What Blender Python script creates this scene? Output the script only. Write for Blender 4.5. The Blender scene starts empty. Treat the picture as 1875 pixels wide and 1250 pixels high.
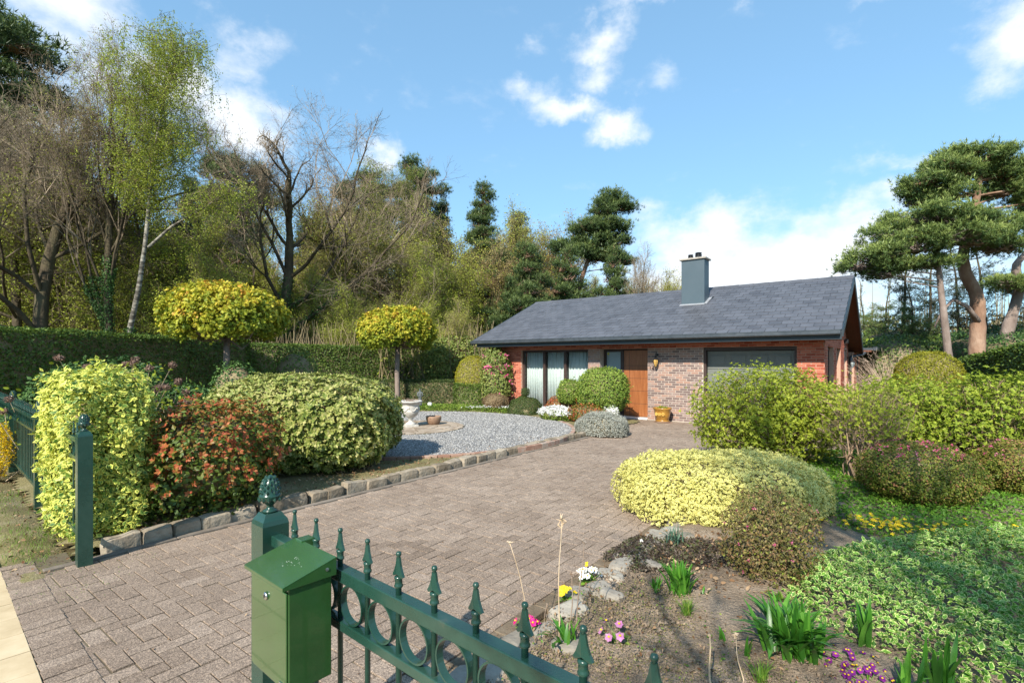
import bpy, math, random
import numpy as np
from mathutils import Vector, Matrix

# ------------------------------------------------------------------ camera, sky, sun
sc = bpy.context.scene
EYE = 1.7
F_PX, CX, HZ = 930.0, 937.5, 661.0          # focal length and vanishing level of the lens
cam_d = bpy.data.cameras.new('camera')
cam_d.sensor_width = 36.0
cam_d.lens = 36.0 * F_PX / 1875.0
cam_d.shift_y = (HZ - 625.0) / 1875.0
cam_d.clip_start = 0.05
cam_d.clip_end = 3000
cam = bpy.data.objects.new('camera', cam_d)
sc.collection.objects.link(cam)
cam.location = (0, 0, EYE)
cam.rotation_euler = (math.radians(90), 0, 0)
sc.camera = cam

SUN_EL = math.radians(37.0)
SUN_H = Vector((-0.417, -0.909)).normalized()       # horizontal direction towards the sun
w = bpy.data.worlds.new('World'); sc.world = w; w.use_nodes = True
nt = w.node_tree; nt.nodes.clear()
N = nt.nodes.new; L = nt.links.new
out = N('ShaderNodeOutputWorld'); bg = N('ShaderNodeBackground'); bg.inputs[1].default_value = 0.15
sky = N('ShaderNodeTexSky'); sky.sky_type = 'NISHITA'; sky.sun_disc = False
sky.sun_elevation = SUN_EL
sky.sun_rotation = math.atan2(SUN_H.x, SUN_H.y)
sky.air_density = 1.0; sky.dust_density = 0.3; sky.ozone_density = 2.0; sky.altitude = 50
tc = N('ShaderNodeTexCoord')
sep = N('ShaderNodeSeparateXYZ'); L(tc.outputs['Generated'], sep.inputs[0])
def M(op, a, b=None, clamp=False):
    n = N('ShaderNodeMath'); n.operation = op; n.use_clamp = clamp
    for i, v in enumerate((a, b)):
        if v is None: continue
        if isinstance(v, (int, float)): n.inputs[i].default_value = v
        else: L(v, n.inputs[i])
    return n.outputs[0]
az = M('ARCTAN2', sep.outputs[0], sep.outputs[1]); el = M('ARCSINE', sep.outputs[2])
ae = N('ShaderNodeCombineXYZ'); L(az, ae.inputs[0]); L(el, ae.inputs[1])
wn = N('ShaderNodeTexNoise'); wn.inputs['Scale'].default_value = 7.0; wn.inputs['Detail'].default_value = 8.0
wn.inputs['Roughness'].default_value = 0.62
L(tc.outputs['Generated'], wn.inputs['Vector'])
wsub = N('ShaderNodeVectorMath'); wsub.operation = 'SUBTRACT'; L(wn.outputs['Color'], wsub.inputs[0]); wsub.inputs[1].default_value = (.5, .5, .5)
wsc = N('ShaderNodeVectorMath'); wsc.operation = 'SCALE'; L(wsub.outputs[0], wsc.inputs[0]); wsc.inputs['Scale'].default_value = 0.16
wad = N('ShaderNodeVectorMath'); wad.operation = 'ADD'; L(ae.outputs[0], wad.inputs[0]); L(wsc.outputs[0], wad.inputs[1])
# single clouds standing in the sky: azimuth, elevation, half width, half height (degrees), density
CLOUDS = [(-29, 22.5, 5.5, 3.4, 1.0), (-42, 28.5, 5, 5, .9), (-40, 21, 8, 6, .75), (-34, 24, 5, 5, .8), (-28.5, 28.5, 5, 2.6, .7),
          (-14.5, 21.8, 2.0, 1.8, .75), (11.2, 24.5, 3.6, 1.9, 1.0), (6.5, 26.5, 4.5, 1.5, .8), (2.6, 27.8, 3, 1.4, .55), (9.3, 29.8, 2.6, 1.6, .6),
          (9.2, 32.0, 3.4, 1.8, .75), (1.6, 31.5, 2.2, 1.3, .45), (17.2, 27.5, 2.6, 1.4, .4), (15, 35, 4, 1.2, .8), (22, 34, 2, 1.2, .55),
          (33, 33, 4, 1.0, .65), (38.5, 31, 4, 1.0, .6), (44.5, 25.5, 4, 3.4, 1.0), (33.5, 28.2, 2.0, 1.5, .35),
          (27, 9.0, 17, 5.6, 1.15), (21, 12.0, 10, 3.6, .95), (33, 12.5, 7, 2.6, .8), (38, 17.6, 5, 1.0, .5), (15.5, 15.5, 3, 1.0, .4), (38, 14.2, 5, 1.6, .6),
          (-20, 9, 10, 3, .5), (5, 6, 12, 3, .45), (75, 20, 12, 6, .9), (110, 30, 14, 7, .8), (-75, 25, 12, 7, .9), (-120, 22, 14, 6, .8), (160, 30, 15, 6, .8)]
acc = None
for a, e, ra, re, den in CLOUDS:
    s = N('ShaderNodeVectorMath'); s.operation = 'SUBTRACT'; L(wad.outputs[0], s.inputs[0])
    s.inputs[1].default_value = (math.radians(a), math.radians(e), 0)
    m = N('ShaderNodeVectorMath'); m.operation = 'MULTIPLY'; L(s.outputs[0], m.inputs[0])
    m.inputs[1].default_value = (1 / math.radians(ra * 1.15), 1 / math.radians(re * 1.2), 0)
    ln = N('ShaderNodeVectorMath'); ln.operation = 'LENGTH'; L(m.outputs[0], ln.inputs[0])
    v = M('MULTIPLY', M('SUBTRACT', 1.25, ln.outputs['Value'], True), den)
    acc = v if acc is None else M('MAXIMUM', acc, v)
n2 = N('ShaderNodeTexNoise'); n2.inputs['Scale'].default_value = 9.0; n2.inputs['Detail'].default_value = 9.0; n2.inputs['Roughness'].default_value = 0.6
mp = N('ShaderNodeMapping'); mp.inputs['Scale'].default_value = (1, 1, 1.8); L(tc.outputs['Generated'], mp.inputs[0]); L(mp.outputs[0], n2.inputs['Vector'])
fld = M('ADD', acc, M('MULTIPLY', M('SUBTRACT', n2.outputs['Fac'], 0.5), 1.7))
mr = N('ShaderNodeMapRange'); mr.interpolation_type = 'SMOOTHSTEP'; mr.inputs[1].default_value = 0.12; mr.inputs[2].default_value = 1.12
L(fld, mr.inputs[0])
cm = N('ShaderNodeMix'); cm.data_type = 'RGBA'
hs = N('ShaderNodeHueSaturation'); hs.inputs['Saturation'].default_value = 1.0; hs.inputs['Value'].default_value = 1.0
gm = N('ShaderNodeGamma'); gm.inputs[1].default_value = 0.5; L(sky.outputs[0], gm.inputs[0])
vm = N('ShaderNodeVectorMath'); vm.operation = 'MULTIPLY'; L(gm.outputs[0], vm.inputs[0]); vm.inputs[1].default_value = (1.10, 1.66, 2.02)
L(vm.outputs[0], hs.inputs['Color'])
L(mr.outputs[0], cm.inputs[0]); L(hs.outputs[0], cm.inputs[6]); cm.inputs[7].default_value = (4.5, 4.7, 4.9, 1)
L(cm.outputs[2], bg.inputs[0]); L(bg.outputs[0], out.inputs[0])

sd = bpy.data.lights.new('sun', 'SUN'); sd.energy = 5.0; sd.angle = math.radians(0.5); sd.color = (1.0, 0.93, 0.81)
so = bpy.data.objects.new('sun', sd); sc.collection.objects.link(so)
sdir = Vector((SUN_H.x * math.cos(SUN_EL), SUN_H.y * math.cos(SUN_EL), math.sin(SUN_EL)))
so.rotation_euler = sdir.to_track_quat('Z', 'Y').to_euler()
sc.view_settings.view_transform = 'Standard'; sc.view_settings.look = 'None'
sc.view_settings.exposure = 0.72; sc.view_settings.gamma = 1.0; sc.view_settings.use_curve_mapping = False
sc.render.engine = 'CYCLES'
sc.cycles.max_bounces = 6; sc.cycles.diffuse_bounces = 3; sc.cycles.transparent_max_bounces = 6

# ------------------------------------------------------------------ helpers: objects
COL = sc.collection
def tag(o, label=None, cat=None, group=None, kind=None):
    if label: o['label'] = label
    if cat: o['category'] = cat
    if group: o['group'] = group
    if kind: o['kind'] = kind
    return o
def empty(name, loc=(0, 0, 0), rz=0.0, **k):
    o = bpy.data.objects.new(name, None); COL.objects.link(o)
    o.location = loc; o.rotation_euler = (0, 0, rz); o.empty_display_size = .2
    return tag(o, **k)
def link(name, me, parent=None, loc=(0, 0, 0), rot=(0, 0, 0), scale=(1, 1, 1), **k):
    o = bpy.data.objects.new(name, me); COL.objects.link(o)
    if parent: o.parent = parent
    o.location = loc; o.rotation_euler = rot; o.scale = scale
    return tag(o, **k)
def copy_tree(o, parent=None):
    c = o.copy(); COL.objects.link(c)
    if parent: c.parent = parent
    for ch in o.children: copy_tree(ch, c)
    return c

class G:
    """collects geometry and makes one mesh of it"""
    def __init__(s): s.c = []; s.n = 0
    def add(s, V, F, tint=.5, mat=0, uv=None, smooth=False):
        V = np.asarray(V, dtype=np.float32).reshape(-1, 3)
        if isinstance(F, np.ndarray): groups = [F]
        else:
            d = {}
            for f in F: d.setdefault(len(f), []).append(f)
            groups = [np.array(v) for v in d.values()]
        t = np.full(len(V), tint, np.float32) if np.isscalar(tint) else np.asarray(tint, np.float32)
        for g in groups:
            s.c.append((None, g + s.n, None, mat, uv, smooth))
        s.c.append((V, None, t, 0, None, False)); s.n += len(V)
        return s
    def mesh(s, name, mats):
        V = np.concatenate([c[0] for c in s.c if c[0] is not None]); T = np.concatenate([c[2] for c in s.c if c[0] is not None])
        fs = [c for c in s.c if c[0] is None]
        loops = np.concatenate([c[1].ravel() for c in fs]).astype(np.int32)
        tot = np.concatenate([np.full(len(c[1]), c[1].shape[1], np.int32) for c in fs])
        mi = np.concatenate([np.full(len(c[1]), c[3], np.int32) for c in fs])
        sm = np.concatenate([np.full(len(c[1]), c[5], bool) for c in fs])
        start = np.concatenate([[0], np.cumsum(tot)[:-1]]).astype(np.int32)
        me = bpy.data.meshes.new(name)
        me.vertices.add(len(V)); me.vertices.foreach_set('co', V.ravel())
        me.loops.add(len(loops)); me.loops.foreach_set('vertex_index', loops)
        me.polygons.add(len(tot)); me.polygons.foreach_set('loop_start', start); me.polygons.foreach_set('loop_total', tot)
        me.polygons.foreach_set('material_index', mi); me.polygons.foreach_set('use_smooth', sm)
        at = me.attributes.new('tint', 'FLOAT', 'POINT'); at.data.foreach_set('value', T)
        if any(c[4] is not None for c in fs):
            uvs = np.concatenate([(np.asarray(c[4], np.float32).reshape(-1, 2) if c[4] is not None else np.full((c[1].size, 2), .5, np.float32)) for c in fs])
            ul = me.uv_layers.new(name='leaf'); ul.data.foreach_set('uv', uvs.ravel())
        me.update(calc_edges=True)
        for m in (mats if isinstance(mats, (list, tuple)) else [mats]): me.materials.append(m)
        return me
    def build(s, name, mats, parent=None, loc=(0, 0, 0), rz=0.0, bevel=0, **k):
        o = link(name, s.mesh(name, mats), parent, loc, (0, 0, rz), **k)
        if bevel:
            b = o.modifiers.new('bevel', 'BEVEL'); b.width = bevel; b.segments = 2; b.limit_method = 'ANGLE'
        return o

BOXF = np.array([[0, 3, 2, 1], [4, 5, 6, 7], [0, 1, 5, 4], [1, 2, 6, 5], [2, 3, 7, 6], [3, 0, 4, 7]])
def box(x0, x1, y0, y1, z0, z1):
    return np.array([[x0, y0, z0], [x1, y0, z0], [x1, y1, z0], [x0, y1, z0], [x0, y0, z1], [x1, y0, z1], [x1, y1, z1], [x0, y1, z1]], float), BOXF
def prism(poly, z0, z1):
    n = len(poly); V = [(x, y, z0) for x, y in poly] + [(x, y, z1) for x, y in poly]
    return V, [tuple(range(n))[::-1], tuple(range(n, 2 * n))] + [(i, (i + 1) % n, n + (i + 1) % n, n + i) for i in range(n)]
def chamfer_box(x, y, z0, z1, c):
    """low block with chamfered upper edges, centred, no bottom"""
    V = [(sx * x, sy * y, z) for z, i in ((z0, 0), (z1 - c, 0)) for sx, sy in ((-1, -1), (1, -1), (1, 1), (-1, 1))]
    V += [(sx * (x - c), sy * (y - c), z1) for sx, sy in ((-1, -1), (1, -1), (1, 1), (-1, 1))]
    Fq = [(8, 9, 10, 11)]
    for k in (0, 4):
        for i in range(4): j = (i + 1) % 4; Fq.append((k + i, k + j, k + 4 + j, k + 4 + i))
    return np.array(V, float), np.array(Fq)
def xf(V, loc=(0, 0, 0), rz=0, s=1.0, rx=0, ry=0):
    V = np.asarray(V, float) * s
    m = np.array((Matrix.Rotation(rz, 3, 'Z') @ Matrix.Rotation(ry, 3, 'Y') @ Matrix.Rotation(rx, 3, 'X')))
    return V @ m.T + np.asarray(loc, float)
def lathe(prof, seg=24):
    V = []; F = []
    for r, z in prof:
        for i in range(seg):
            a = 2 * math.pi * i / seg; V.append((r * math.cos(a), r * math.sin(a), z))
    for k in range(len(prof) - 1):
        for i in range(seg):
            j = (i + 1) % seg; F.append((k * seg + i, k * seg + j, (k + 1) * seg + j, (k + 1) * seg + i))
    return np.array(V), np.array(F)
def tube(pts, rad, sides=8, cap=True):
    P = np.asarray(pts, float); n = len(P)
    R = np.full(n, rad, float) if np.isscalar(rad) else np.asarray(rad, float)
    T = np.gradient(P, axis=0); T /= np.linalg.norm(T, axis=1, keepdims=True) + 1e-9
    ref = np.array([0, 0, 1.0]) if abs(T[:, 2]).mean() < .75 else np.array([1.0, 0.1, 0])
    U = np.cross(T, ref); U /= np.linalg.norm(U, axis=1, keepdims=True) + 1e-9
    W = np.cross(T, U)
    a = np.arange(sides) * 2 * math.pi / sides
    V = P[:, None] + R[:, None, None] * (np.cos(a)[None, :, None] * U[:, None] + np.sin(a)[None, :, None] * W[:, None])
    i = np.arange(sides); j = (i + 1) % sides
    F = np.concatenate([np.stack([k * sides + i, (k + 1) * sides + i, (k + 1) * sides + j, k * sides + j], 1) for k in range(n - 1)])
    F = [tuple(f) for f in F]
    if cap: F += [tuple(range(sides)), tuple(range((n - 1) * sides, n * sides))[::-1]]
    return V.reshape(-1, 3), F
def sticks(A, B, ra, rb, sides=3):
    """many straight tapered rods at once"""
    A = np.asarray(A, float); B = np.asarray(B, float); n = len(A)
    T = B - A; T /= np.linalg.norm(T, axis=1, keepdims=True) + 1e-9
    ref = np.where(np.abs(T[:, 2:3]) < .8, np.array([[0, 0, 1.0]]), np.array([[1.0, 0, 0]]))
    U = np.cross(T, ref); U /= np.linalg.norm(U, axis=1, keepdims=True) + 1e-9
    W = np.cross(T, U)
    a = np.arange(sides) * 2 * math.pi / sides
    D = np.cos(a)[None, :, None] * U[:, None] + np.sin(a)[None, :, None] * W[:, None]
    ra = np.broadcast_to(ra, (n,)); rb = np.broadcast_to(rb, (n,))
    V = np.concatenate([A[:, None] + ra[:, None, None] * D, B[:, None] + rb[:, None, None] * D], 1)
    i = np.arange(sides); j = (i + 1) % sides
    f = np.stack([i, j, sides + j, sides + i], 1)
    F = (f[None] + (np.arange(n) * 2 * sides)[:, None, None]).reshape(-1, 4)
    return V.reshape(-1, 3), F

# ------------------------------------------------------------------ helpers: materials
def newmat(name):
    m = bpy.data.materials.new(name); m.use_nodes = True
    t = m.node_tree; t.nodes.clear()
    return m, t, t.nodes.new, t.links.new
def ramp(n, cols, interp='LINEAR'):
    r = n('ShaderNodeValToRGB'); r.color_ramp.interpolation = interp
    e = r.color_ramp.elements
    while len(e) < len(cols): e.new(.5)
    for i, c in enumerate(cols):
        if len(c) == 2: pos, c = c
        else: pos = i / max(1, len(cols) - 1)
        e[i].position = pos; e[i].color = (*c, 1)
    return r
def leaf_mat(name, cols, transl=.3, rough=.5, clump=1.5, clump_amt=.35, edge=None, edge_at=.62, spec=.3):
    """foliage: per-leaf tint through a ramp, big soft clumps, light coming through; edge = colour of the variegated margin"""
    m, t, n, l = newmat(name)
    at = n('ShaderNodeAttribute'); at.attribute_name = 'tint'
    ge = n('ShaderNodeNewGeometry')
    no = n('ShaderNodeTexNoise'); no.inputs['Scale'].default_value = clump; no.inputs['Detail'].default_value = 3
    l(ge.outputs['Position'], no.inputs['Vector'])
    a = n('ShaderNodeMath'); a.operation = 'MULTIPLY_ADD'; l(no.outputs['Fac'], a.inputs[0]); a.inputs[1].default_value = clump_amt * 2; a.inputs[2].default_value = -clump_amt
    b = n('ShaderNodeMath'); b.operation = 'ADD'; l(at.outputs['Fac'], b.inputs[0]); l(a.outputs[0], b.inputs[1]); b.use_clamp = True
    r = ramp(n, cols); l(b.outputs[0], r.inputs[0]); colr = r.outputs[0]
    if edge:
        uv = n('ShaderNodeUVMap'); uv.uv_map = 'leaf'
        s = n('ShaderNodeVectorMath'); s.operation = 'SUBTRACT'; l(uv.outputs[0], s.inputs[0]); s.inputs[1].default_value = (.5, .5, 0)
        ab = n('ShaderNodeVectorMath'); ab.operation = 'ABSOLUTE'; l(s.outputs[0], ab.inputs[0])
        sp = n('ShaderNodeSeparateXYZ'); l(ab.outputs[0], sp.inputs[0])
        ad = n('ShaderNodeMath'); ad.operation = 'ADD'; l(sp.outputs[0], ad.inputs[0]); l(sp.outputs[1], ad.inputs[1])
        n3 = n('ShaderNodeTexNoise'); n3.inputs['Scale'].default_value = 60; l(ge.outputs['Position'], n3.inputs['Vector'])
        ma = n('ShaderNodeMath'); ma.operation = 'MULTIPLY_ADD'; l(n3.outputs['Fac'], ma.inputs[0]); ma.inputs[1].default_value = .3; l(ad.outputs[0], ma.inputs[2])
        mr = n('ShaderNodeMapRange'); l(ma.outputs[0], mr.inputs[0]); mr.inputs[1].default_value = edge_at * .5 + .1; mr.inputs[2].default_value = edge_at * .5 + .18
        mx = n('ShaderNodeMix'); mx.data_type = 'RGBA'; l(mr.outputs[0], mx.inputs[0]); l(colr, mx.inputs[6]); mx.inputs[7].default_value = (*edge, 1)
        colr = mx.outputs[2]
    p = n('ShaderNodeBsdfPrincipled'); l(colr, p.inputs['Base Color']); p.inputs['Roughness'].default_value = rough; p.inputs['Specular IOR Level'].default_value = spec
    o = n('ShaderNodeOutputMaterial')
    if transl:
        tr = n('ShaderNodeBsdfTranslucent'); l(colr, tr.inputs['Color'])
        mi = n('ShaderNodeMixShader'); mi.inputs[0].default_value = transl; l(p.outputs[0], mi.inputs[1]); l(tr.outputs[0], mi.inputs[2]); l(mi.outputs[0], o.inputs[0])
    else: l(p.outputs[0], o.inputs[0])
    return m
def solid(name, cols, rough=.7, metal=0, scale=8, detail=5, bump=.2, bump_scale=40, spec=.4, tint_amt=0, obj_amt=0, speck=None, stretch=(1, 1, 1), coat=0, bump_dist=.01):
    """general surface: noise through a ramp, optional per-piece tint, fine relief, optional bright specks"""
    m, t, n, l = newmat(name)
    ge = n('ShaderNodeNewGeometry')
    mp = n('ShaderNodeMapping'); mp.inputs['Scale'].default_value = stretch; l(ge.outputs['Position'], mp.inputs[0])
    no = n('ShaderNodeTexNoise'); no.inputs['Scale'].default_value = scale; no.inputs['Detail'].default_value = detail; no.inputs['Roughness'].default_value = .65
    l(mp.outputs[0], no.inputs['Vector'])
    v = no.outputs['Fac']
    if tint_amt:
        at = n('ShaderNodeAttribute'); at.attribute_name = 'tint'
        s = n('ShaderNodeMath'); s.operation = 'SUBTRACT'; l(at.outputs['Fac'], s.inputs[0]); s.inputs[1].default_value = .5
        a = n('ShaderNodeMath'); a.operation = 'MULTIPLY_ADD'; l(s.outputs[0], a.inputs[0]); a.inputs[1].default_value = tint_amt; l(v, a.inputs[2]); v = a.outputs[0]
    if obj_amt:
        oi = n('ShaderNodeObjectInfo')
        s = n('ShaderNodeMath'); s.operation = 'SUBTRACT'; l(oi.outputs['Random'], s.inputs[0]); s.inputs[1].default_value = .5
        a = n('ShaderNodeMath'); a.operation = 'MULTIPLY_ADD'; l(s.outputs[0], a.inputs[0]); a.inputs[1].default_value = obj_amt; l(v, a.inputs[2]); v = a.outputs[0]
    mr = n('ShaderNodeMapRange'); mr.inputs[1].default_value = .25; mr.inputs[2].default_value = .75; l(v, mr.inputs[0])
    r = ramp(n, cols); l(mr.outputs[0], r.inputs[0]); col = r.outputs[0]
    nb = n('ShaderNodeTexNoise'); nb.inputs['Scale'].default_value = bump_scale; nb.inputs['Detail'].default_value = 4; l(mp.outputs[0], nb.inputs['Vector'])
    if speck:
        vo = n('ShaderNodeTexVoronoi'); vo.inputs['Scale'].default_value = speck[0]; l(ge.outputs['Position'], vo.inputs['Vector'])
        sc_ = n('ShaderNodeSeparateColor'); l(vo.outputs['Color'], sc_.inputs[0])
        rr = ramp(n, [(0, speck[1]), (.55, speck[2]), (1, speck[3])]); l(sc_.outputs[0], rr.inputs[0])
        mx = n('ShaderNodeMix'); mx.data_type = 'RGBA'; mx.blend_type = 'MULTIPLY'; mx.inputs[0].default_value = 1; l(col, mx.inputs[6]); l(rr.outputs[0], mx.inputs[7]); col = mx.outputs[2]
    p = n('ShaderNodeBsdfPrincipled'); l(col, p.inputs['Base Color'])
    p.inputs['Metallic'].default_value = metal; p.inputs['Specular IOR Level'].default_value = spec; p.inputs['Coat Weight'].default_value = coat
    rm = n('ShaderNodeMapRange'); l(no.outputs['Fac'], rm.inputs[0]); rm.inputs[3].default_value = max(0, rough - .1); rm.inputs[4].default_value = min(1, rough + .1); l(rm.outputs[0], p.inputs['Roughness'])
    if bump:
        bu = n('ShaderNodeBump'); bu.inputs['Strength'].default_value = bump; bu.inputs['Distance'].default_value = bump_dist; l(nb.outputs['Fac'], bu.inputs['Height']); l(bu.outputs[0], p.inputs['Normal'])
    o = n('ShaderNodeOutputMaterial'); l(p.outputs[0], o.inputs[0])
    return m

# ------------------------------------------------------------------ helpers: foliage
LEAF4 = (np.array([[0, 0, 0], [.5, .5, -.06], [1, 0, .02], [.5, -.5, -.06]], float) * [1, .62, 1], [(0, 3, 2, 1)], [(0, .5), (.5, 0), (1, .5), (.5, 1)])
LEAF6 = (np.array([[0, 0, 0], [.28, .26, .05], [.68, .22, .04], [1, 0, -.06], [.68, -.22, .04], [.28, -.26, .05]], float),
         [(0, 3, 2, 1), (0, 5, 4, 3)], [(0, .5), (1, .5), (.75, .95), (.2, .85), (0, .5), (.2, .15), (.75, .05), (1, .5)])
# folded pointed leaf with a proper half on each side of the midrib
def lobed(nl=5):
    V = [(0, 0, 0)]; 
    for i in range(2 * nl - 1):
        a = math.radians(-110 + 220 * i / (2 * nl - 2)); r = .58 if i % 2 == 0 else .3
        V.append((.35 + r * math.cos(a), r * math.sin(a), -.08 * (i % 2 == 0)))
    n = len(V); return np.array(V, float), [tuple(range(n))], None
MAPLE = lobed()
STAR = (np.array([[math.cos(a) * c, math.sin(a) * c, z] for a0 in np.arange(6) * math.pi / 3 for a, c, z in ((a0 - .36, .16, 0), (a0, .75 + .2 * math.sin(a0 * 3), .55 + .25 * math.cos(a0 * 2)), (a0 + .36, .16, 0))] +
                 [[-.15, 0, 0], [.02, 0, 1.0], [.15, 0.02, 0]]), [(3 * i, 3 * i + 1, 3 * i + 2) for i in range(7)], None)
BLADE = (np.array([[-.035, 0, 0], [.035, 0, 0], [.04, .12, .5], [-.04, .12, .5], [0, .34, .95]], float), [(0, 1, 2, 3), (3, 2, 4)], None)
def norm(v): return v / (np.linalg.norm(v, axis=1, keepdims=True) + 1e-9)
def frames(Z, rng, X=None):
    Z = norm(Z)
    if X is None: X = rng.normal(size=Z.shape)
    X = norm(X - (X * Z).sum(1, keepdims=True) * Z); Y = np.cross(Z, X)
    return np.stack([X, Y, Z], 2)
def scatter(g, tpl, P, R, s, tint, mat=0, smooth=False):
    TV, TF, UV = tpl
    P = np.asarray(P, float); n = len(P)
    if n == 0: return
    s = np.broadcast_to(s, (n,)) if np.ndim(s) < 2 else s
    TVs = TV[None] * (s[:, None, None] if np.ndim(s) == 1 else s[:, None, :])
    V = P[:, None] + np.einsum('nij,nkj->nki', R, TVs)
    k = len(TV); tn = np.repeat(np.broadcast_to(tint, (n,)), k)
    d = {}; off = 0
    for f in TF:
        uvf = UV[off:off + len(f)] if UV else None; off += len(f)
        d.setdefault(len(f), []).append((f, uvf))
    first = True; base = g.n
    for kk, lst in d.items():
        F = np.array([f for f, _ in lst])
        FF = (F[None] + (np.arange(n) * k)[:, None, None] + base).reshape(-1, kk)
        uv = np.tile(np.array([u for _, u in lst]).reshape(-1, 2), (n, 1)) if UV else None
        g.c.append((None, FF, None, mat, uv, smooth))
    g.c.append((V.reshape(-1, 3).astype(np.float32), None, tn.astype(np.float32), 0, None, False)); g.n += n * k
def wob(D, rng_seed, f=3.0, octs=3):
    r = np.random.RandomState(rng_seed); o = np.zeros(len(D)); a = 1.0
    for _ in range(octs):
        for _ in range(3):
            o += a * np.sin(D @ (norm(r.normal(size=(1, 3)))[0] * f) + r.uniform(0, 6.28))
        a *= .5; f *= 2.1
    return o / 3
def super_r(D, p): return (np.abs(D) ** p).sum(1) ** (-1 / p)
def shell(rng, n, c, rad, p=2.0, bump=.05, f=4, seed=1, zmin=-1.0, depth=.25, bump2=0):
    """points and outward directions on a bumpy superellipsoid, zmin in units of the height radius"""
    rad = np.array(rad, float)
    D = norm(rng.normal(size=(int(n * 1.8), 3)))
    S = D * super_r(D, p)[:, None]
    S = S[S[:, 2] > zmin][:n]
    Dn = np.sign(S) * np.abs(S) ** (p - 1) / rad; Dn = norm(Dn)
    k = 1 + bump * wob(S * rad, seed, f)
    if bump2: k = k + bump2 * wob(S * rad, seed + 50, 17.0, 2) / max(rad.mean(), .3)
    k = k * (1 - depth * rng.random(len(S)) ** 2)
    return S * rad * k[:, None] + np.array(c), Dn
def core_mesh(g, c, rad, p=2.0, bump=.05, f=4, seed=1, zmin=-1.0, k0=.86, nu=28, nv=18, mat=0):
    rad = np.array(rad, float)
    u = np.arange(nu) * 2 * math.pi / nu; v = np.linspace(-math.pi / 2, math.pi / 2, nv)
    D = np.array([[math.cos(b) * math.cos(a), math.cos(b) * math.sin(a), math.sin(b)] for b in v for a in u])
    S = D * super_r(D, p)[:, None]; S[:, 2] = np.maximum(S[:, 2], zmin)
    k = k0 * (1 + bump * wob(S * rad, seed, f))
    V = S * rad * k[:, None] + np.array(c)
    i = np.arange(nu); j = (i + 1) % nu
    F = np.concatenate([np.stack([q * nu + i, q * nu + j, (q + 1) * nu + j, (q + 1) * nu + i], 1) for q in range(nv - 1)])
    g.add(V, F, .35, mat, smooth=True)
def leafnormals(rng, Dn, rnd=.7, up=.3):
    return norm(Dn + rnd * rng.normal(size=Dn.shape) * .6 + np.array([0, 0, up]))
# ------------------------------------------------------------------ the lie of the land
HX, HY = 3.948, 14.776                                  # house corner by the front door; a runs along the front wall, b into the house
RZ = math.atan2(-0.6039, 0.7971)
UA = np.array([0.7971, -0.6039]); UB = np.array([0.6039, 0.7971])
def W(a, b, z=0.0): return (HX + UA[0] * a + UB[0] * b, HY + UA[1] * a + UB[1] * b, z)
def bearing(px, Y): return (px - CX) / F_PX * Y         # metres to the right of the lens axis at distance Y
def zat(py, Y): return EYE - (py - HZ) / F_PX * Y
FT = np.array([.757, -.653]); FN = np.array([-.653, -.757])   # along the street fence, and towards the street
def S(t, o, z=0.0): return (-3.58 + FT[0] * t + FN[0] * o, 4.25 + FT[1] * t + FN[1] * o, z)
RS = math.atan2(-.653, .757)
rng = np.random.default_rng(7); random.seed(7)

# ------------------------------------------------------------------ ground materials
m_soil = solid('soil', [(.12, .09, .065), (.23, .18, .135), (.35, .285, .225)], rough=.95, scale=3.0, detail=12, bump=.9, bump_scale=45, spec=.1, speck=(260, (.6, .6, .6), (.95, .93, .9), (1.5, 1.45, 1.35)), bump_dist=.02)
m_moss = solid('mossy_soil', [(.13, .105, .07), (.20, .175, .095), (.30, .25, .185)], rough=.95, scale=2.2, detail=12, bump=.8, bump_scale=60, spec=.1, speck=(220, (.6, .6, .55), (.95, .95, .8), (1.4, 1.4, 1.3)), bump_dist=.015)
m_forest = solid('forest_floor', [(.05, .045, .02), (.11, .09, .045), (.10, .13, .035)], rough=1, scale=.6, detail=10, bump=.8, bump_scale=9, spec=.05, bump_dist=.05)
m_paver = solid('paver_concrete', [(.185, .140, .108), (.245, .190, .150), (.305, .242, .195)], rough=.9, scale=1.0, detail=8, bump=.55, bump_scale=180, spec=.25, tint_amt=.20, obj_amt=.16, speck=(210, (.52, .50, .48), (.90, .90, .90), (1.75, 1.7, 1.6)), bump_dist=.004)
m_joint = solid('joint_sand', [(.085, .068, .045), (.14, .115, .08), (.12, .12, .05)], rough=1, scale=6, bump=.5, bump_scale=120, spec=.1)
m_buff = solid('buff_tile', [(.42, .32, .19), (.51, .40, .25), (.58, .47, .31)], rough=.85, scale=5, bump=.25, bump_scale=200, spec=.3, obj_amt=.2, bump_dist=.002)
m_edge = solid('edging_concrete', [(.15, .125, .10), (.24, .205, .17)], rough=.9, scale=9, bump=.4, bump_scale=120, spec=.2, obj_amt=.3)
m_stone = solid('rough_stone', [(.14, .11, .075), (.25, .205, .15), (.36, .31, .24)], rough=.85, scale=7, detail=9, bump=.9, bump_scale=28, spec=.25, obj_amt=.25, bump_dist=.012)
m_gravel = solid('gravel_bed', [(.10, .10, .105), (.19, .19, .195), (.3, .3, .3)], rough=.85, scale=40, bump=1, bump_scale=60, spec=.3, speck=(70, (.35, .35, .36), (1, 1, 1), (1.6, 1.6, 1.6)), bump_dist=.02)
m_pebble = solid('gravel_stone', [(.15, .147, .14), (.26, .255, .245), (.42, .41, .395)], rough=.7, scale=30, bump=0, spec=.4, tint_amt=1.2)
m_flag = solid('flagstone', [(.22, .165, .12), (.33, .265, .20), (.42, .35, .28)], rough=.9, scale=8, bump=.5, bump_scale=60, spec=.2, obj_amt=.4)
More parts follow.
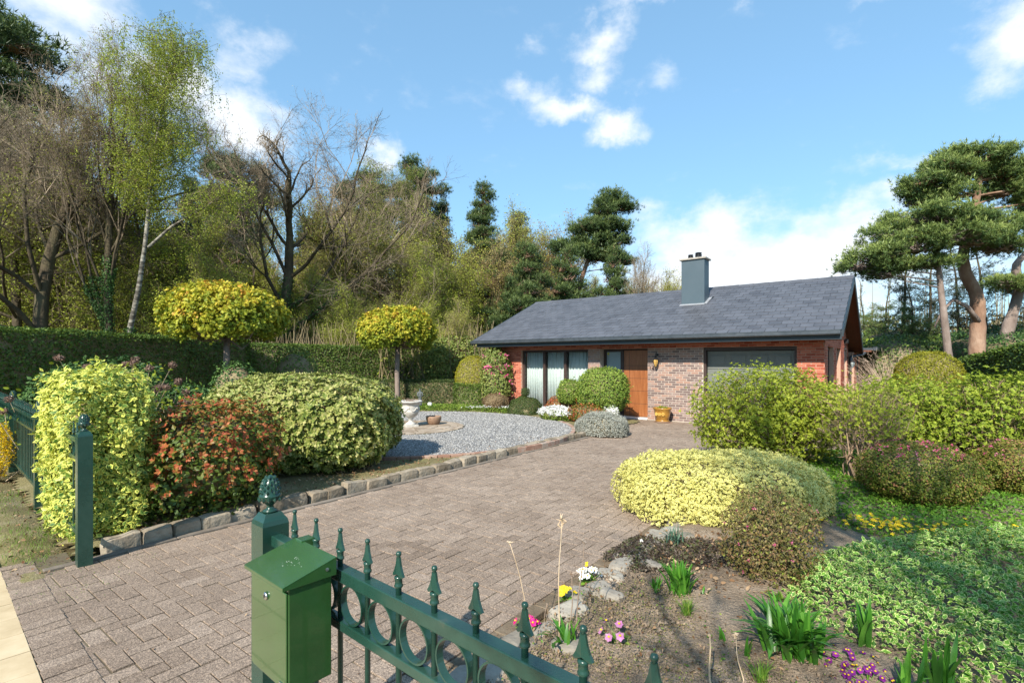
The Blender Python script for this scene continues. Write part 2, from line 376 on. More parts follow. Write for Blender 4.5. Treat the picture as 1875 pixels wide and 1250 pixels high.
m_border_brick = solid('border_brick', [(.26, .15, .11), (.34, .22, .17), (.36, .30, .25)], rough=.9, scale=8, bump=.4, bump_scale=60, spec=.2, obj_amt=.5)

# ------------------------------------------------------------------ ground, one sheet to the horizon
g = G()
R0 = [0, 12, 40, 120, 400, 1500]; V = [(0, 15, -.06)]; Fc = []
for r in R0[1:]:
    for i in range(32): V.append((r * math.cos(i * math.pi / 16), 15 + r * math.sin(i * math.pi / 16), -.06))
for i in range(32): Fc.append((0, 1 + i, 1 + (i + 1) % 32))
for k in range(4):
    for i in range(32): j = (i + 1) % 32; Fc.append((1 + k * 32 + i, 1 + (k + 1) * 32 + i, 1 + (k + 1) * 32 + j, 1 + k * 32 + j))
g.add(V, Fc); g.build('ground', m_forest, kind='structure')

def bed(name, poly, z, mat, amp=.03, step=.12, f=3.0, seed=3, fall=.25, **k):
    """soil surface: grid clipped to a polygon, gently uneven, sinking to its rim"""
    poly = np.array(poly); lo = poly.min(0); hi = poly.max(0)
    nx = int((hi[0] - lo[0]) / step) + 2; ny = int((hi[1] - lo[1]) / step) + 2
    X, Y = np.meshgrid(lo[0] + np.arange(nx) * step, lo[1] + np.arange(ny) * step, indexing='ij')
    P = np.stack([X.ravel(), Y.ravel()], 1)
    d = np.full(len(P), 1e9); ins = np.zeros(len(P), bool); n = len(poly)
    for i in range(n):
        a, b = poly[i], poly[(i + 1) % n]; ab = b - a
        t = np.clip(((P - a) @ ab) / (ab @ ab), 0, 1); d = np.minimum(d, np.linalg.norm(P - a - t[:, None] * ab, axis=1))
        c = ((a[1] > P[:, 1]) != (b[1] > P[:, 1])) & (P[:, 0] < (b[0] - a[0]) * (P[:, 1] - a[1]) / (b[1] - a[1] + 1e-12) + a[0]); ins ^= c
    sdist = np.where(ins, d, -d)
    Z = z + amp * wob(np.stack([P[:, 0], P[:, 1], P[:, 0] * 0], 1), seed, f, 4) + np.where(sdist < fall, -(fall - np.maximum(sdist, -step)) / fall * .05, 0)
    Vv = np.stack([P[:, 0], P[:, 1], Z], 1)
    ii = (np.arange(nx - 1)[:, None] * ny + np.arange(ny - 1)[None]).ravel()
    Fq = np.stack([ii, ii + ny, ii + ny + 1, ii + 1], 1)
    ok = (sdist[Fq] > -step * .3).all(1)
    gg = G().add(Vv, Fq[ok], .5, 0, smooth=True)
    return gg.build(name, mat, **k)
def Wp(*ab): return [W(a, b)[:2] for a, b in ab]
bed('garden_soil', Wp((.14, -12.98), (.14, -.6), (-6, -.1), (-13, 4), (-14, -6), (-13, -12.3)), .055, m_moss, .02, kind='structure')
BEDR = Wp((3.9, -13.2), (3.9, -9.6), (3.75, -4), (4.6, -1), (9, 2), (14, -4), (13.5, -13.8))
bed('flower_bed_soil', BEDR, .05, m_soil, .03, step=.06, kind='structure')
bed('verge_soil', [S(-9, .02)[:2], S(.1, .02)[:2], S(.45, .2)[:2], S(.4, .62)[:2], S(-9, .62)[:2]], .0, m_moss, .015, step=.06, kind='structure')
g = G(); g.add(*box(-14, 14, -6, -3.2, -.1, -.03)); g.build('street', solid('asphalt', [(.04, .04, .04), (.06, .06, .06)], rough=.9, bump=.4, bump_scale=200), loc=S(0, 0), rz=RS, kind='structure')

# ------------------------------------------------------------------ driveway with its pavers
A0, A1, B0, B1 = .3, 3.74, -13.22, -.02
g = G(); P = [(-.15, -13.38), (8, -13.84), (8, -13.40), (3.74, -13.15), (3.74, -3.2), (4.4, -2.6), (4.4, 0.1), (-1.6, 0.35), (-1.6, -.6), (.5, -2.6), (.3, -3), (.3, -12.98), (-.15, -12.95)]
g.add(*prism(P, -.08, -.008)); drive = g.build('driveway', m_joint, loc=(HX, HY, 0), rz=RZ, kind='structure')
def inpoly(x, y, poly):
    r = False; n = len(poly)
    for i in range(n):
        (x1, y1), (x2, y2) = poly[i], poly[(i + 1) % n]
        if (y1 > y) != (y2 > y) and x < (x2 - x1) * (y - y1) / (y2 - y1) + x1: r = not r
    return r
PW = .107
cells = []
POLY = [(.3, -13.26), (3.74, -13.45), (3.74, -3.2), (4.4, -2.6), (4.4, -.02), (-1.5, -.02), (-.6, -1.2), (.5, -2.6), (.3, -3)]
for i in range(-16, 44):
    for j in range(-128, 1):
        dmod = (i - j) % 4
        if dmod == 0: cx, cy, rot = (i + 1) * PW, (j + .5) * PW, 0
        elif dmod == 3: cx, cy, rot = (i + .5) * PW, (j + 1) * PW, 1
        else: continue
        if inpoly(cx, cy, POLY): cells.append((cx, cy, rot))
taken = set()
for i in range(-16, 44):
    for j in range(-128, 1):
        dmod = (i - j) % 4
        if dmod == 0 and inpoly((i + 1) * PW, (j + .5) * PW, POLY): taken |= {(i, j), (i + 1, j)}
        elif dmod == 3 and inpoly((i + .5) * PW, (j + 1) * PW, POLY): taken |= {(i, j), (i, j + 1)}
for i in range(-16, 44):
    for j in range(-128, 1):
        if (i, j) not in taken and inpoly((i + .5) * PW, (j + .5) * PW, POLY): cells.append(((i + .5) * PW, (j + .5) * PW, 2))
for k in range(36):                                      # soldier course along the street
    a = -.05 + k * PW; cells.append((a, -13.287 - .056 * a, 1))
cam_a, cam_b = 5.776, -14.16
def visible(a, b):
    x, y, _ = W(a, b)
    return y > .8 and abs(x / y) < 1.03 and (EYE / y * F_PX) < 600
cells.sort(key=lambda c: (not visible(c[0], c[1]), (c[0] - cam_a) ** 2 + (c[1] - cam_b) ** 2))
variants = []
for v in range(8):
    gg = G(); V, Fq = chamfer_box(PW - .0035, PW / 2 - .0035, -.05, 0, .0022)
    gg.add(V + rng.normal(size=V.shape) * [.0012, .0012, .0006], Fq, rng.random()); variants.append(gg.mesh('paver', [m_paver]))
def k_border(a, b): return abs(b + 13.287 + .056 * a) > .004 and b < -13.06 - .056 * a
half_v = G().add(*chamfer_box(PW / 2 - .0035, PW / 2 - .0035, -.05, 0, .0035), .4).mesh('paver', [m_paver])
rest = G()
for k, (a, b, rot) in enumerate(cells):
    rz = (math.pi / 2 if rot else 0) + rng.normal() * .008; z = rng.normal() * .0016 - (.004 if b < -13.20 - .055 * (a - .3) + .09 and k_border(a, b) else 0)
    if rot == 2: rz = 0
    if k < 300: link('paver', half_v if rot == 2 else variants[k % 8], drive, (a, b, z), (rng.normal() * .006, rng.normal() * .006, rz))
    else:
        V, Fq = chamfer_box((PW / 2 if rot == 2 else PW) - .0035, PW / 2 - .0035, -.02, 0, .0022)
        rest.add(xf(V, (a, b, z), rz, 1, rng.normal() * .006, rng.normal() * .006), Fq, float(np.clip(.5 + rng.normal() * .3, 0, 1)))
rest.build('paver', m_paver, drive, kind='stuff')
# thin concrete strip at the foot of the kerb stones, and the worn strip along the right-hand bed
for k in range(10):
    V, Fq = chamfer_box(.475, .035, -.08, .012, .004); gg = G().add(V, Fq); gg.build('edging_strip', m_edge, drive, loc=(.268 + rng.normal() * .003, -12.7 + k * .96, 0), rz=math.pi / 2)
g = G()
for k in range(46):
    b0 = -13.1 + k * .22; V, Fq = chamfer_box(.107, .06, -.05, -.004 + rng.normal() * .002, .004); g.add(xf(V, (3.80 + rng.normal() * .004, b0, 0), math.pi / 2), Fq)
g.build('gutter_strip', solid('gutter_dirt', [(.10, .08, .055), (.17, .13, .09), (.23, .19, .14)], rough=1, scale=9, detail=10, bump=.8, bump_scale=90, spec=.1), drive)

# pavement of buff tiles along the street
g = G().add(*box(-9.5, 9, -3.2, -.462, -.1, -.014)); pave = g.build('pavement', m_joint, loc=S(0, 0), rz=RS, kind='structure')
tv = []
for v in range(4):
    V, Fq = chamfer_box(.146, .146, -.05, 0, .003); tv.append(G().add(V + rng.normal(size=V.shape) * .0006, Fq).mesh('tile', [m_buff]))
for i in range(-20, 20):
    for j in range(0, 6):
        link('tile', tv[(i * 7 + j) % 4], pave, (.04 + i * .3, -(.465 + .147 + j * .3), rng.normal() * .001), (0, 0, (i + j) % 2 * math.pi))

# ------------------------------------------------------------------ kerb stones left, boulders right
def stone_mesh(lx, ly, lz, seed, sq=4.0, rough=.10):
    u = np.arange(12) * 2 * math.pi / 12; v = np.linspace(-math.pi / 2, math.pi / 2, 8)
    D = np.array([[math.cos(b) * math.cos(a), math.cos(b) * math.sin(a), math.sin(b)] for b in v for a in u])
    Sx = D * super_r(D, sq)[:, None] * (1 + rough * wob(D * 1.0, seed, 2.2, 4))[:, None] * np.array([lx / 2, ly / 2, lz / 2])
    i = np.arange(12); j = (i + 1) % 12
    Fq = np.concatenate([np.stack([q * 12 + i, q * 12 + j, (q + 1) * 12 + j, (q + 1) * 12 + i], 1) for q in range(7)])
    return Sx + np.array([0, 0, lz / 2]), Fq
def rough_block(lx, ly, lz, seed, n=(6, 4, 4), amp=.09, pw=9):
    ids = {}; V = []; F = []
    def vid(p):
        k = tuple(np.round(p, 4))
        if k not in ids: ids[k] = len(V); V.append(p)
        return ids[k]
    for ax in range(3):
        u, v = [i for i in range(3) if i != ax]
        for sgn in (-1, 1):
            for i in range(n[u]):
                for j in range(n[v]):
                    q = []
                    for di, dj in ((0, 0), (1, 0), (1, 1), (0, 1)):
                        p = [0.0] * 3; p[ax] = sgn; p[u] = -1 + 2 * (i + di) / n[u]; p[v] = -1 + 2 * (j + dj) / n[v]; q.append(vid(tuple(p)))
                    F.append(tuple(q) if (sgn > 0) ^ (ax == 1) else tuple(q[::-1]))
    P = np.array(V); P = P * (np.abs(P).max(1) / (np.abs(P) ** pw).sum(1) ** (1 / pw))[:, None]
    P = P * (1 + amp * wob(P, seed, 1.7, 2))[:, None] + amp * .45 * np.stack([wob(P, seed + q, 4.2, 2) for q in (1, 2, 3)], 1)
    return P * np.array([lx, ly, lz]) / 2 + np.array([0, 0, lz / 2]), np.array(F)
kerb = empty('stone_kerb', W(.12, -12.85), RZ, kind='structure')
sm_ = []
for v in range(9):
    V, Fq = rough_block(.29, .16, .25, 20 + v); sm_.append(G().add(V, Fq, .5, 0, smooth=False).mesh('kerb_stone', [m_stone]))
b = .1; k = 0
while b < 9.6:
    ln = random.uniform(.24, .36)
    link('kerb_stone', sm_[k % 9], kerb, (rng.normal() * .008, b + ln / 2, -.128 + rng.normal() * .008), (rng.normal() * .03, rng.normal() * .05, math.pi / 2 + rng.normal() * .05 + (math.pi if k % 2 else 0)), (ln / .288, random.uniform(.9, 1.1), random.uniform(.94, 1.03))); b += ln + .003; k += 1
m_stone2 = solid('pale_fieldstone', [(.16, .14, .11), (.27, .24, .20), (.37, .34, .28)], rough=.85, scale=6, detail=9, bump=.8, bump_scale=24, spec=.25, obj_amt=.25, bump_dist=.01)
edge = empty('rockery_edging', W(3.95, -13), RZ, kind='structure')
b = -.15; k = 0
while b < 6.2:
    V, Fq = rough_block(random.uniform(.2, .34), random.uniform(.16, .24), random.uniform(.11, .15), 60 + k, amp=.16, pw=4)
    ln = random.uniform(.22, .33)
    G().add(V, Fq, .5, 0, smooth=False).build('stone', m_stone2, edge, loc=(.06 + rng.normal() * .03, b + ln / 2, -.06), rz=random.uniform(1.1, 2.0)); b += ln; k += 1
    if k % 3 == 0:
        V, Fq = rough_block(.17, .13, .09, 90 + k, amp=.16, pw=4); G().add(V, Fq, .5, 0, smooth=False).build('stone', m_stone2, edge, loc=(.27 + rng.normal() * .03, b, -.01), rz=random.uniform(0, 3))

# ------------------------------------------------------------------ gravel circle with its flagstones
GC = W(-3.72, -5.74); GR = 3.92
ang = np.arange(96) * 2 * math.pi / 96
g = G(); g.add(*prism([(GR * math.cos(a), GR * math.sin(a)) for a in ang], -.02, .085)); gravel = g.build('gravel_circle', m_gravel, loc=GC, kind='structure')
g = G(); n = 78000; r = GR * np.sqrt(rng.random(n)); r = r[r > 1.27]; n = len(r); a = rng.random(n) * 6.2832
PEB = (np.array([[-.5, -.35, 0], [.5, -.3, 0], [.45, .35, 0], [-.4, .4, 0], [.05, 0, .45]], float), [(0, 1, 4), (1, 2, 4), (2, 3, 4), (3, 0, 4)], None)
Pp = np.stack([r * np.cos(a), r * np.sin(a), .083 + .004 * rng.random(n)], 1)
Zn = norm(rng.normal(size=(n, 3)) * .35 + [0, 0, 1])
scatter(g, PEB, Pp, frames(Zn, rng), .010 + .019 * rng.random(n), rng.random(n)); g.build('gravel', m_pebble, gravel, kind='stuff')
for k in range(112):                                     # low metal/brick rim of the circle
    a = 2 * math.pi * k / 112; x, y = GR * math.cos(a), GR * math.sin(a)
    wx, wy = x + GC[0], y + GC[1]
    if wx - HX < -9 or wy > 13.6: continue
    V, Fq = chamfer_box(.105, .045, -.05, .1, .006); G().add(V, Fq).build('edging_brick', m_border_brick, gravel, loc=(x * 1.012, y * 1.012, 0), rz=a + math.pi / 2)
# crazy paving ring under the urn
g = G().add(*prism([(1.31 * math.cos(a), 1.31 * math.sin(a)) for a in ang], 0, .095)); disc = g.build('paved_circle', m_joint, loc=GC, kind='structure')
for ring, (r0, r1, nn) in enumerate(((.06, .34, 6), (.35, .66, 11), (.67, .97, 16), (.98, 1.15, 24), (1.16, 1.29, 34))):
    for k in range(nn):
        a0 = 2 * math.pi * (k + .04 + rng.normal() * .04) / nn; a1 = 2 * math.pi * (k + .93 + rng.normal() * .03) / nn; am = (a0 + a1) / 2
        j = lambda: rng.normal() * .012
        poly = [((r + j()) * math.cos(a), (r + j()) * math.sin(a)) for r, a in ((r0, a0), (r1, a0), (r1, am), (r1, a1), (r0, a1), (r0, am))]
        G().add(*prism(poly, .05, .103 + rng.normal() * .002)).build('flagstone', m_flag, disc)

# ------------------------------------------------------------------ the house
def brickmat(name, cols): return solid(name, cols, rough=.88, scale=14, detail=6, bump=.5, bump_scale=110, spec=.2, tint_amt=1.1, obj_amt=1.1, bump_dist=.004)
m_red = brickmat('red_brick', [(.31, .072, .042), (.41, .112, .068), (.49, .155, .095)])
m_grey = brickmat('brown_grey_brick', [(.16, .115, .105), (.225, .165, .15), (.29, .215, .19), (.33, .20, .155)])
m_mort_r = solid('red_mortar', [(.42, .25, .18), (.52, .34, .26)], rough=.95, scale=20, bump=.4, bump_scale=150, spec=.1)
m_mort_g = solid('pale_mortar', [(.42, .36, .31), (.52, .46, .40)], rough=.95, scale=20, bump=.4, bump_scale=150, spec=.1)
m_slate = solid('slate', [(.058, .060, .070), (.082, .086, .100), (.102, .107, .125)], rough=.55, scale=2.5, detail=8, bump=.3, bump_scale=60, spec=.45, tint_amt=.22, obj_amt=.18, bump_dist=.004)
m_zinc = solid('zinc_gutter', [(.07, .08, .09), (.12, .13, .145)], rough=.35, metal=.6, scale=5, bump=.08, bump_scale=10, spec=.5)
m_navy = solid('blue_black_cladding', [(.016, .026, .034), (.024, .037, .047)], rough=.45, scale=2, bump=.05, bump_scale=12, spec=.5)
m_chim = solid('blue_grey_cladding', [(.050, .078, .098), (.060, .090, .112)], rough=.5, scale=1.5, bump=.06, bump_scale=6, spec=.5)
m_oak = solid('varnished_wood', [(.17, .055, .018), (.27, .095, .032), (.35, .14, .05)], rough=.4, scale=5, detail=9, bump=.12, bump_scale=60, spec=.45, stretch=(4, 4, .35), coat=.2)
m_dwood = solid('dark_frame', [(.035, .022, .018), (.06, .035, .028)], rough=.5, scale=10, bump=.1, stretch=(3, 3, .5))
m_soffit = solid('stained_soffit', [(.10, .035, .018), (.16, .06, .03)], rough=.7, scale=10, bump=.2, stretch=(1, 1, 4))
m_garage = solid('garage_panel', [(.135, .145, .130), (.165, .175, .158)], rough=.55, scale=2, bump=.1, bump_scale=150, spec=.4, bump_dist=.002)
m_curt = solid('curtain_cloth', [(.62, .68, .66), (.74, .78, .76)], rough=.95, scale=3, bump=0, spec=.1)
m_inside = solid('dim_interior', [(.05, .045, .04), (.09, .08, .07)], rough=1, scale=1, bump=0)
m_frost = solid('frosted_pane', [(.20, .26, .28), (.26, .32, .34)], rough=.35, scale=2, bump=.15, bump_scale=50, spec=.6)
m_lead = solid('lead', [(.30, .31, .33), (.42, .43, .45)], rough=.5, scale=6, metal=.3, bump=.2)
m_capst = solid('weathered_cap', [(.22, .20, .17), (.34, .31, .27), (.42, .40, .36)], rough=.9, scale=12, bump=.6, bump_scale=30)
m_black = solid('black_iron', [(.015, .015, .017), (.03, .03, .032)], rough=.4, scale=20, metal=.3, bump=.1)
m_steel = solid('brushed_steel', [(.5, .5, .52), (.6, .6, .62)], rough=.3, metal=1, scale=10, bump=0)
m_amber = solid('amber_glass', [(.45, .27, .07), (.6, .38, .12)], rough=.2, scale=10, bump=0, spec=.6)
m_white = solid('white_stone', [(.6, .6, .6), (.72, .72, .72)], rough=.6, scale=8, bump=.05)
def glassmat():
    m, t, n, l = newmat('window_glass')
    gl = n('ShaderNodeBsdfGlossy'); gl.inputs['Roughness'].default_value = .02; tr = n('ShaderNodeBsdfTransparent'); tr.inputs[0].default_value = (.93, .95, .95, 1)
    fr = n('ShaderNodeFresnel'); fr.inputs[0].default_value = 1.5; mx = n('ShaderNodeMixShader'); o = n('ShaderNodeOutputMaterial')
    l(fr.outputs[0], mx.inputs[0]); l(tr.outputs[0], mx.inputs[1]); l(gl.outputs[0], mx.inputs[2]); l(mx.outputs[0], o.inputs[0]); return m
m_glass = glassmat()

house = empty('brick_house', (HX, HY, 0), RZ, label='single-storey brick house with grey slate roof, wooden front door and garage', cat='house')
AL, AR, BD = -6.01, 4.40, 7.35                           # left corner, right corner, depth
ZE, ZR, BR = 2.40, 4.11, 3.25                            # eave, ridge, ridge depth
SL = (ZR - ZE) / (BR + .70)
def roofz(b): return ZE + (b + .70) * SL if b < BR else ZR - (b - BR) * SL
g = G()                                                  # mortar-faced wall cores, red part
T_ = .28
for a0, a1, z0, z1 in ((AL, -4.54, 0, 2.38), (-4.54, 3.82, 2.07, 2.38), (3.82, AR, 0, 2.38)): g.add(*box(a0, a1, 0, T_, z0, z1))
gb = [(0.0, .77, 0), (.77, 2.15, 1), (2.15, 3.1, 0), (3.1, 4.35, 2), (4.35, 5.7, 0), (5.7, 6.75, 3), (6.75, BD, 0)]
holes = {1: (.85, 2.05), 2: (.85, 2.05), 3: (0, 2.08)}
for b0, b1, h in gb:                                     # gable wall in vertical strips up to the roof slope
    def strip(zl, zh0, zh1):
        V = [(AR - T_, b0, zl), (AR, b0, zl), (AR, b1, zl), (AR - T_, b1, zl), (AR - T_, b0, zh0), (AR, b0, zh0), (AR, b1, zh1), (AR - T_, b1, zh1)]; g.add(np.array(V), BOXF)
    def top():
        if b0 < BR < b1:
            V = [(AR - T_, b0, 2.08), (AR - T_, b1, 2.08), (AR - T_, b1, roofz(b1) - .09), (AR - T_, BR, ZR - .09), (AR - T_, b0, roofz(b0) - .09)]
            V += [(AR, y, z) for _, y, z in V]; g.add(V, [(4, 3, 2, 1, 0), (5, 6, 7, 8, 9)] + [(i, (i + 1) % 5, 5 + (i + 1) % 5, 5 + i) for i in range(5)])
        else: strip(2.08, roofz(b0) - .09, roofz(b1) - .09)
    b0 = max(b0, T_ + .001) if b0 == 0 else b0
    top()
    if h:
        if holes[h][0] > 0: strip(0, holes[h][0], holes[h][0])
    else: strip(0, 2.08, 2.08)
g.add(*box(AL, AR - T_ - .002, BD - T_, BD, 0, 2.3)); g.add(*box(AL, AL + T_, T_ + .001, BD - T_ - .001, 0, 2.38))
wall = g.build('wall', m_mort_r, house, label='red brick outer walls')
G().add(*box(-1.95, -1.55, 0, T_ + .1, 0, 2.07)).build('pier', m_mort_g, house, label='brown grey brick pier between window and entrance')
G().add(*box(0, 1.58, 0, T_ + .1, 0, 2.07)).build('wall', m_mort_g, house, label='brown grey brick wall beside the front door')
# bricks: fill a vertical strip with courses
def courses(a0, a1, z0, z1, bl=.208, bh=.066, place=None, seed=0):
    r = random.Random(seed); k = 0; z = z0
    while z + bh * .6 < z1:
        x = a0 - (bl / 2 if k % 2 else 0) - r.uniform(0, .02)
        while x < a1:
            x0, x1 = max(a0, x), min(a1, x + bl)
            if x1 - x0 > .04: place((x0 + x1) / 2, z + bh / 2, x1 - x0 - .013, bh - .012)
            x += bl
        z += bh; k += 1
indiv = []; stuff = {'r': G(), 'g': G()}
def fbrick(a, z, l, h, who, b=0, dirn='f', keep=False):
    if keep: indiv.append((a, b, z, l, h, who))
    else:
        V, Fq = chamfer_box(l / 2, h / 2, -.004, .007, .002)
        V = V @ np.array([[1, 0, 0], [0, 0, 1], [0, -1, 0]], float)          # chamfered face to -b
        if dirn == 'f': stuff[who].add(V + [a, b, z], Fq, rng.random())
        else: stuff[who].add(np.stack([-V[:, 1] + AR, V[:, 0] + a, V[:, 2] + z], 1), Fq, rng.random())
courses(0, 1.58, .02, 2.07, place=lambda a, z, l, h: fbrick(a, z, l, h, 'g', keep=True), seed=1)
courses(3.82, AR, .9, 2.07, place=lambda a, z, l, h: fbrick(a, z, l, h, 'r', keep=len(indiv) < 300), seed=2)
courses(3.82, AR, .02, .9, place=lambda a, z, l, h: fbrick(a, z, l, h, 'r'), seed=3)
courses(AL, -4.54, .02, 2.07, place=lambda a, z, l, h: fbrick(a, z, l, h, 'r'), seed=4)
courses(AL, AR, 2.075, 2.34, place=lambda a, z, l, h: fbrick(a, z, l, h, 'r'), seed=5)
courses(-1.95, -1.55, .02, 2.07, place=lambda a, z, l, h: fbrick(a, z, l, h, 'g'), seed=6)
def gplace(b, z, l, h):
    for b0, b1, hh in gb:
        if hh and b0 - l / 2 < b < b1 + l / 2 and holes[hh][0] - .03 < z < holes[hh][1] + .02: return
    if z + h < roofz(b + (l / 2 if b > BR else -l / 2)) - .1: fbrick(b, z, l, h, 'r', dirn='g')
courses(0.0, BD, .02, 4.1, place=gplace, seed=7)
cache = {}
for (a, b_, z, l, h, who) in indiv:
    key = (round(l / .03), who)
    if key not in cache:
        V, Fq = chamfer_box(l / 2, h / 2, -.004, .007, .002); V = V @ np.array([[1, 0, 0], [0, 0, 1], [0, -1, 0]], float)
        cache[key] = G().add(V, Fq, .5).mesh('brick', [m_red if who == 'r' else m_grey])
    link('brick', cache[key], house, (a, b_ + rng.normal() * .0012, z), (0, 0, 0))
stuff['r'].build('brick', m_red, house, kind='stuff'); stuff['g'].build('brick', m_grey, house, kind='stuff')

# roof
g = G(); AO0, AO1 = -6.18, 4.80
def slab(g, a0, a1, b0, b1, t0, t1, side=1):
    f = lambda b, t: (roofz(b) + t)
    V = [(a0, b0, f(b0, t0)), (a1, b0, f(b0, t0)), (a1, b1, f(b1, t0)), (a0, b1, f(b1, t0)), (a0, b0, f(b0, t1)), (a1, b0, f(b0, t1)), (a1, b1, f(b1, t1)), (a0, b1, f(b1, t1))]
    g.add(np.array(V), BOXF)
slab(g, AO0, AO1, -.70, BR, -.07, -.015); slab(g, AO0, AO1, BR + .001, 7.9, -.07, -.015)
roof = g.build('roof', m_navy, house)
th = math.atan(SL); slen = (BR + .70) / math.cos(th); rows = 17; ex = slen / rows; sw = .285
lst = []
for r_ in range(rows):
    s0 = r_ * ex
    x = AO0 - (sw / 2 if r_ % 2 else 0)
    while x < AO1 - .01:
        x0, x1 = max(AO0, x), min(AO1, x + sw); x += sw
        if x1 - x0 < .05: continue
        lst.append(((x0 + x1) / 2, s0, x1 - x0))
def dist(e): 
    p = W(e[0], -.7 + e[1] * math.cos(th), ZE + e[1] * math.sin(th)); return (p[0] ** 2 + p[1] ** 2)
lst.sort(key=dist)
CHA0, CHA1, CHB0, CHB1 = .40, 1.10, 1.72, 2.20
g = G(); sc_cache = {}
def slate_geo(wd):
    c = .035
    V, Fq = prism([(-wd / 2 + .004 + c, -.012), (wd / 2 - .004 - c * .2, -.012), (wd / 2 - .004, .03), (wd / 2 - .004, ex + .05), (-wd / 2 + .004, ex + .05), (-wd / 2 + .004, .03)], 0, .009)
    return np.array(V, float), Fq
for k, (a, s0, wd) in enumerate(lst):
    b_ = -.7 + s0 * math.cos(th); z_ = ZE + s0 * math.sin(th)
    if CHA0 - .02 < a < CHA1 + .02 and CHB0 < b_ < CHB1: continue
    tilt = th - .028 + rng.normal() * .003; rzj = rng.normal() * .004
    zz = z_ + .004 + rng.random() * .003
    if k < 300 and wd > .2:
        key = int(wd * 100) * 10 + k % 5
        if key not in sc_cache:
            V, Fq = slate_geo(wd); sc_cache[key] = G().add(V, Fq, rng.random()).mesh('slate', [m_slate])
        link('slate', sc_cache[key], roof, (a, b_, zz), (tilt, 0, rzj))
    else:
        V, Fq = slate_geo(wd); g.add(xf(V, (a, b_, zz), rzj, 1, tilt), Fq, rng.random())
g.build('slate', m_slate, roof, kind='stuff')
g = G(); slab(g, AO0, AO1, BR + .02, 7.9, -.012, .004); g.build('rear_covering', m_slate, roof)
for k in range(25):                                      # ridge caps
    a0 = AO0 + k * (AO1 - AO0) / 25; a1 = a0 + (AO1 - AO0) / 25 + .01
    V = [(a0, BR - .12, roofz(BR - .12) + .014), (a1, BR - .12, roofz(BR - .12) + .02), (a1, BR, ZR + .045), (a0, BR, ZR + .038), (a1, BR + .12, roofz(BR + .12) + .014), (a0, BR + .12, roofz(BR + .12) + .01)]
    V += [(x, y, z - .03) for x, y, z in V]
    G().add(V, [(0, 1, 2, 3), (3, 2, 4, 5), (0, 6, 7, 1), (1, 7, 8, 2), (2, 8, 10, 4), (0, 3, 9, 6), (3, 5, 11, 9)], rng.random()).build('ridge_cap', m_slate, roof)
for a0 in (AO1, AO0 - .03):                              # verge boards on both gable ends
    g = G(); slab(g, a0, a0 + .03, -.70, BR, -.15, .012); slab(g, a0, a0 + .03, BR + .001, 7.9, -.22, .012)
    g.build('verge_board', m_navy, roof)
g = G(); slab(g, AR, AO1 - .003, -.66, BR - .03, -.115, -.075); slab(g, AR, AO1 - .003, BR + .03, 7.86, -.115, -.075); g.build('soffit', m_soffit, roof, label='brown timber lining under the verge')
g = G().add(*box(AO0, AO1 - .002, -.66, -.002, 2.195, 2.215)); g.build('soffit', m_soffit, roof, label='brown timber soffit under the front eave')
g = G().add(*box(AO0 + .2, AO1 - .003, -.695, -.662, 2.19, 2.345)); g.build('fascia', m_navy, roof)
def half_gutter(name, p0, p1, r, mat, parent):
    p0 = np.array(p0, float); p1 = np.array(p1, float); t = norm((p1 - p0)[None])[0]; s_ = np.cross(t, [0, 0, 1.0])
    g = G(); pr = [(-r, 0), (-r, -r * 1.3), (-r * .6, -r * 1.75), (r * .6, -r * 1.75), (r, -r * 1.3), (r, .01), (r * 1.12, .012), (r * 1.12, -.006)]
    inn = [(x * .9, z + .004 if z < 0 else z) for x, z in pr[:6]]
    V = []
    for P in (p0, p1):
        V += [P + s_ * x + np.array([0, 0, z]) for x, z in pr]
    n = len(pr); F = [(i, i + 1, n + i + 1, n + i) for i in range(n - 1)]
    V2 = []
    for P in (p0, p1): V2 += [P + s_ * x + np.array([0, 0, z + .004]) for x, z in [(x * .93, z) for x, z in pr[:6]]]
    g.add(V, F + [tuple(range(6)), tuple(range(n, n + 6))[::-1]]); 
    o = g.build(name, mat, parent); Ln = np.linalg.norm(p1 - p0); k = 0.3
    while k < Ln:
        c = p0 + t * k; q = G()
        q.add([c + s_ * x * 1.07 + t * d + np.array([0, 0, z * 1.04]) for d in (-.012, .012) for x, z in pr[:6]], [(i, i + 1, 7 + i, 6 + i) for i in range(5)])
        q.build('bracket', m_zinc, o); k += .58
    return o
half_gutter('gutter', (AO0 + .02, -.765, 2.395), (AO1 - .02, -.765, 2.395), .062, m_zinc, roof)
# chimney
zc = roofz(CHB0)
g = G().add(*box(CHA0, CHA1, CHB0, CHB1, zc - .25, 4.83)); ch = g.build('chimney', m_chim, roof, bevel=.006, label='blue grey clad chimney with two flues')
g = G().add(*box(CHA0 - .055, CHA1 + .055, CHB0 - .055, CHB1 + .055, 4.832, 4.885)); g.build('cap', m_capst, ch, bevel=.01)
for a, h, r in ((.62, .15, .075), (.86, .19, .095)):
    pr = [(r, 0), (r, h * .55), (r * 1.1, h * .56), (r * 1.1, h * .62), (r * .8, h * .64), (r * .8, h * .8), (r * 1.15, h * .82), (r * .9, h * .97), (0, h)]
    g = G().add(*lathe(pr, 20), smooth=False); g.build('flue', m_black, ch, loc=(a, 1.93, 4.885))
g = G()                                                  # lead apron at the foot of the chimney
for x0, x1, y0, y1 in ((CHA0 - .03, CHA1 + .03, CHB0 - .12, CHB0 - .002), (CHA1 + .002, CHA1 + .09, CHB0 - .05, CHB1 + .03)):
    slab(g, x0, x1, y0, y1, .022, .03)
g.build('flashing', m_lead, ch)

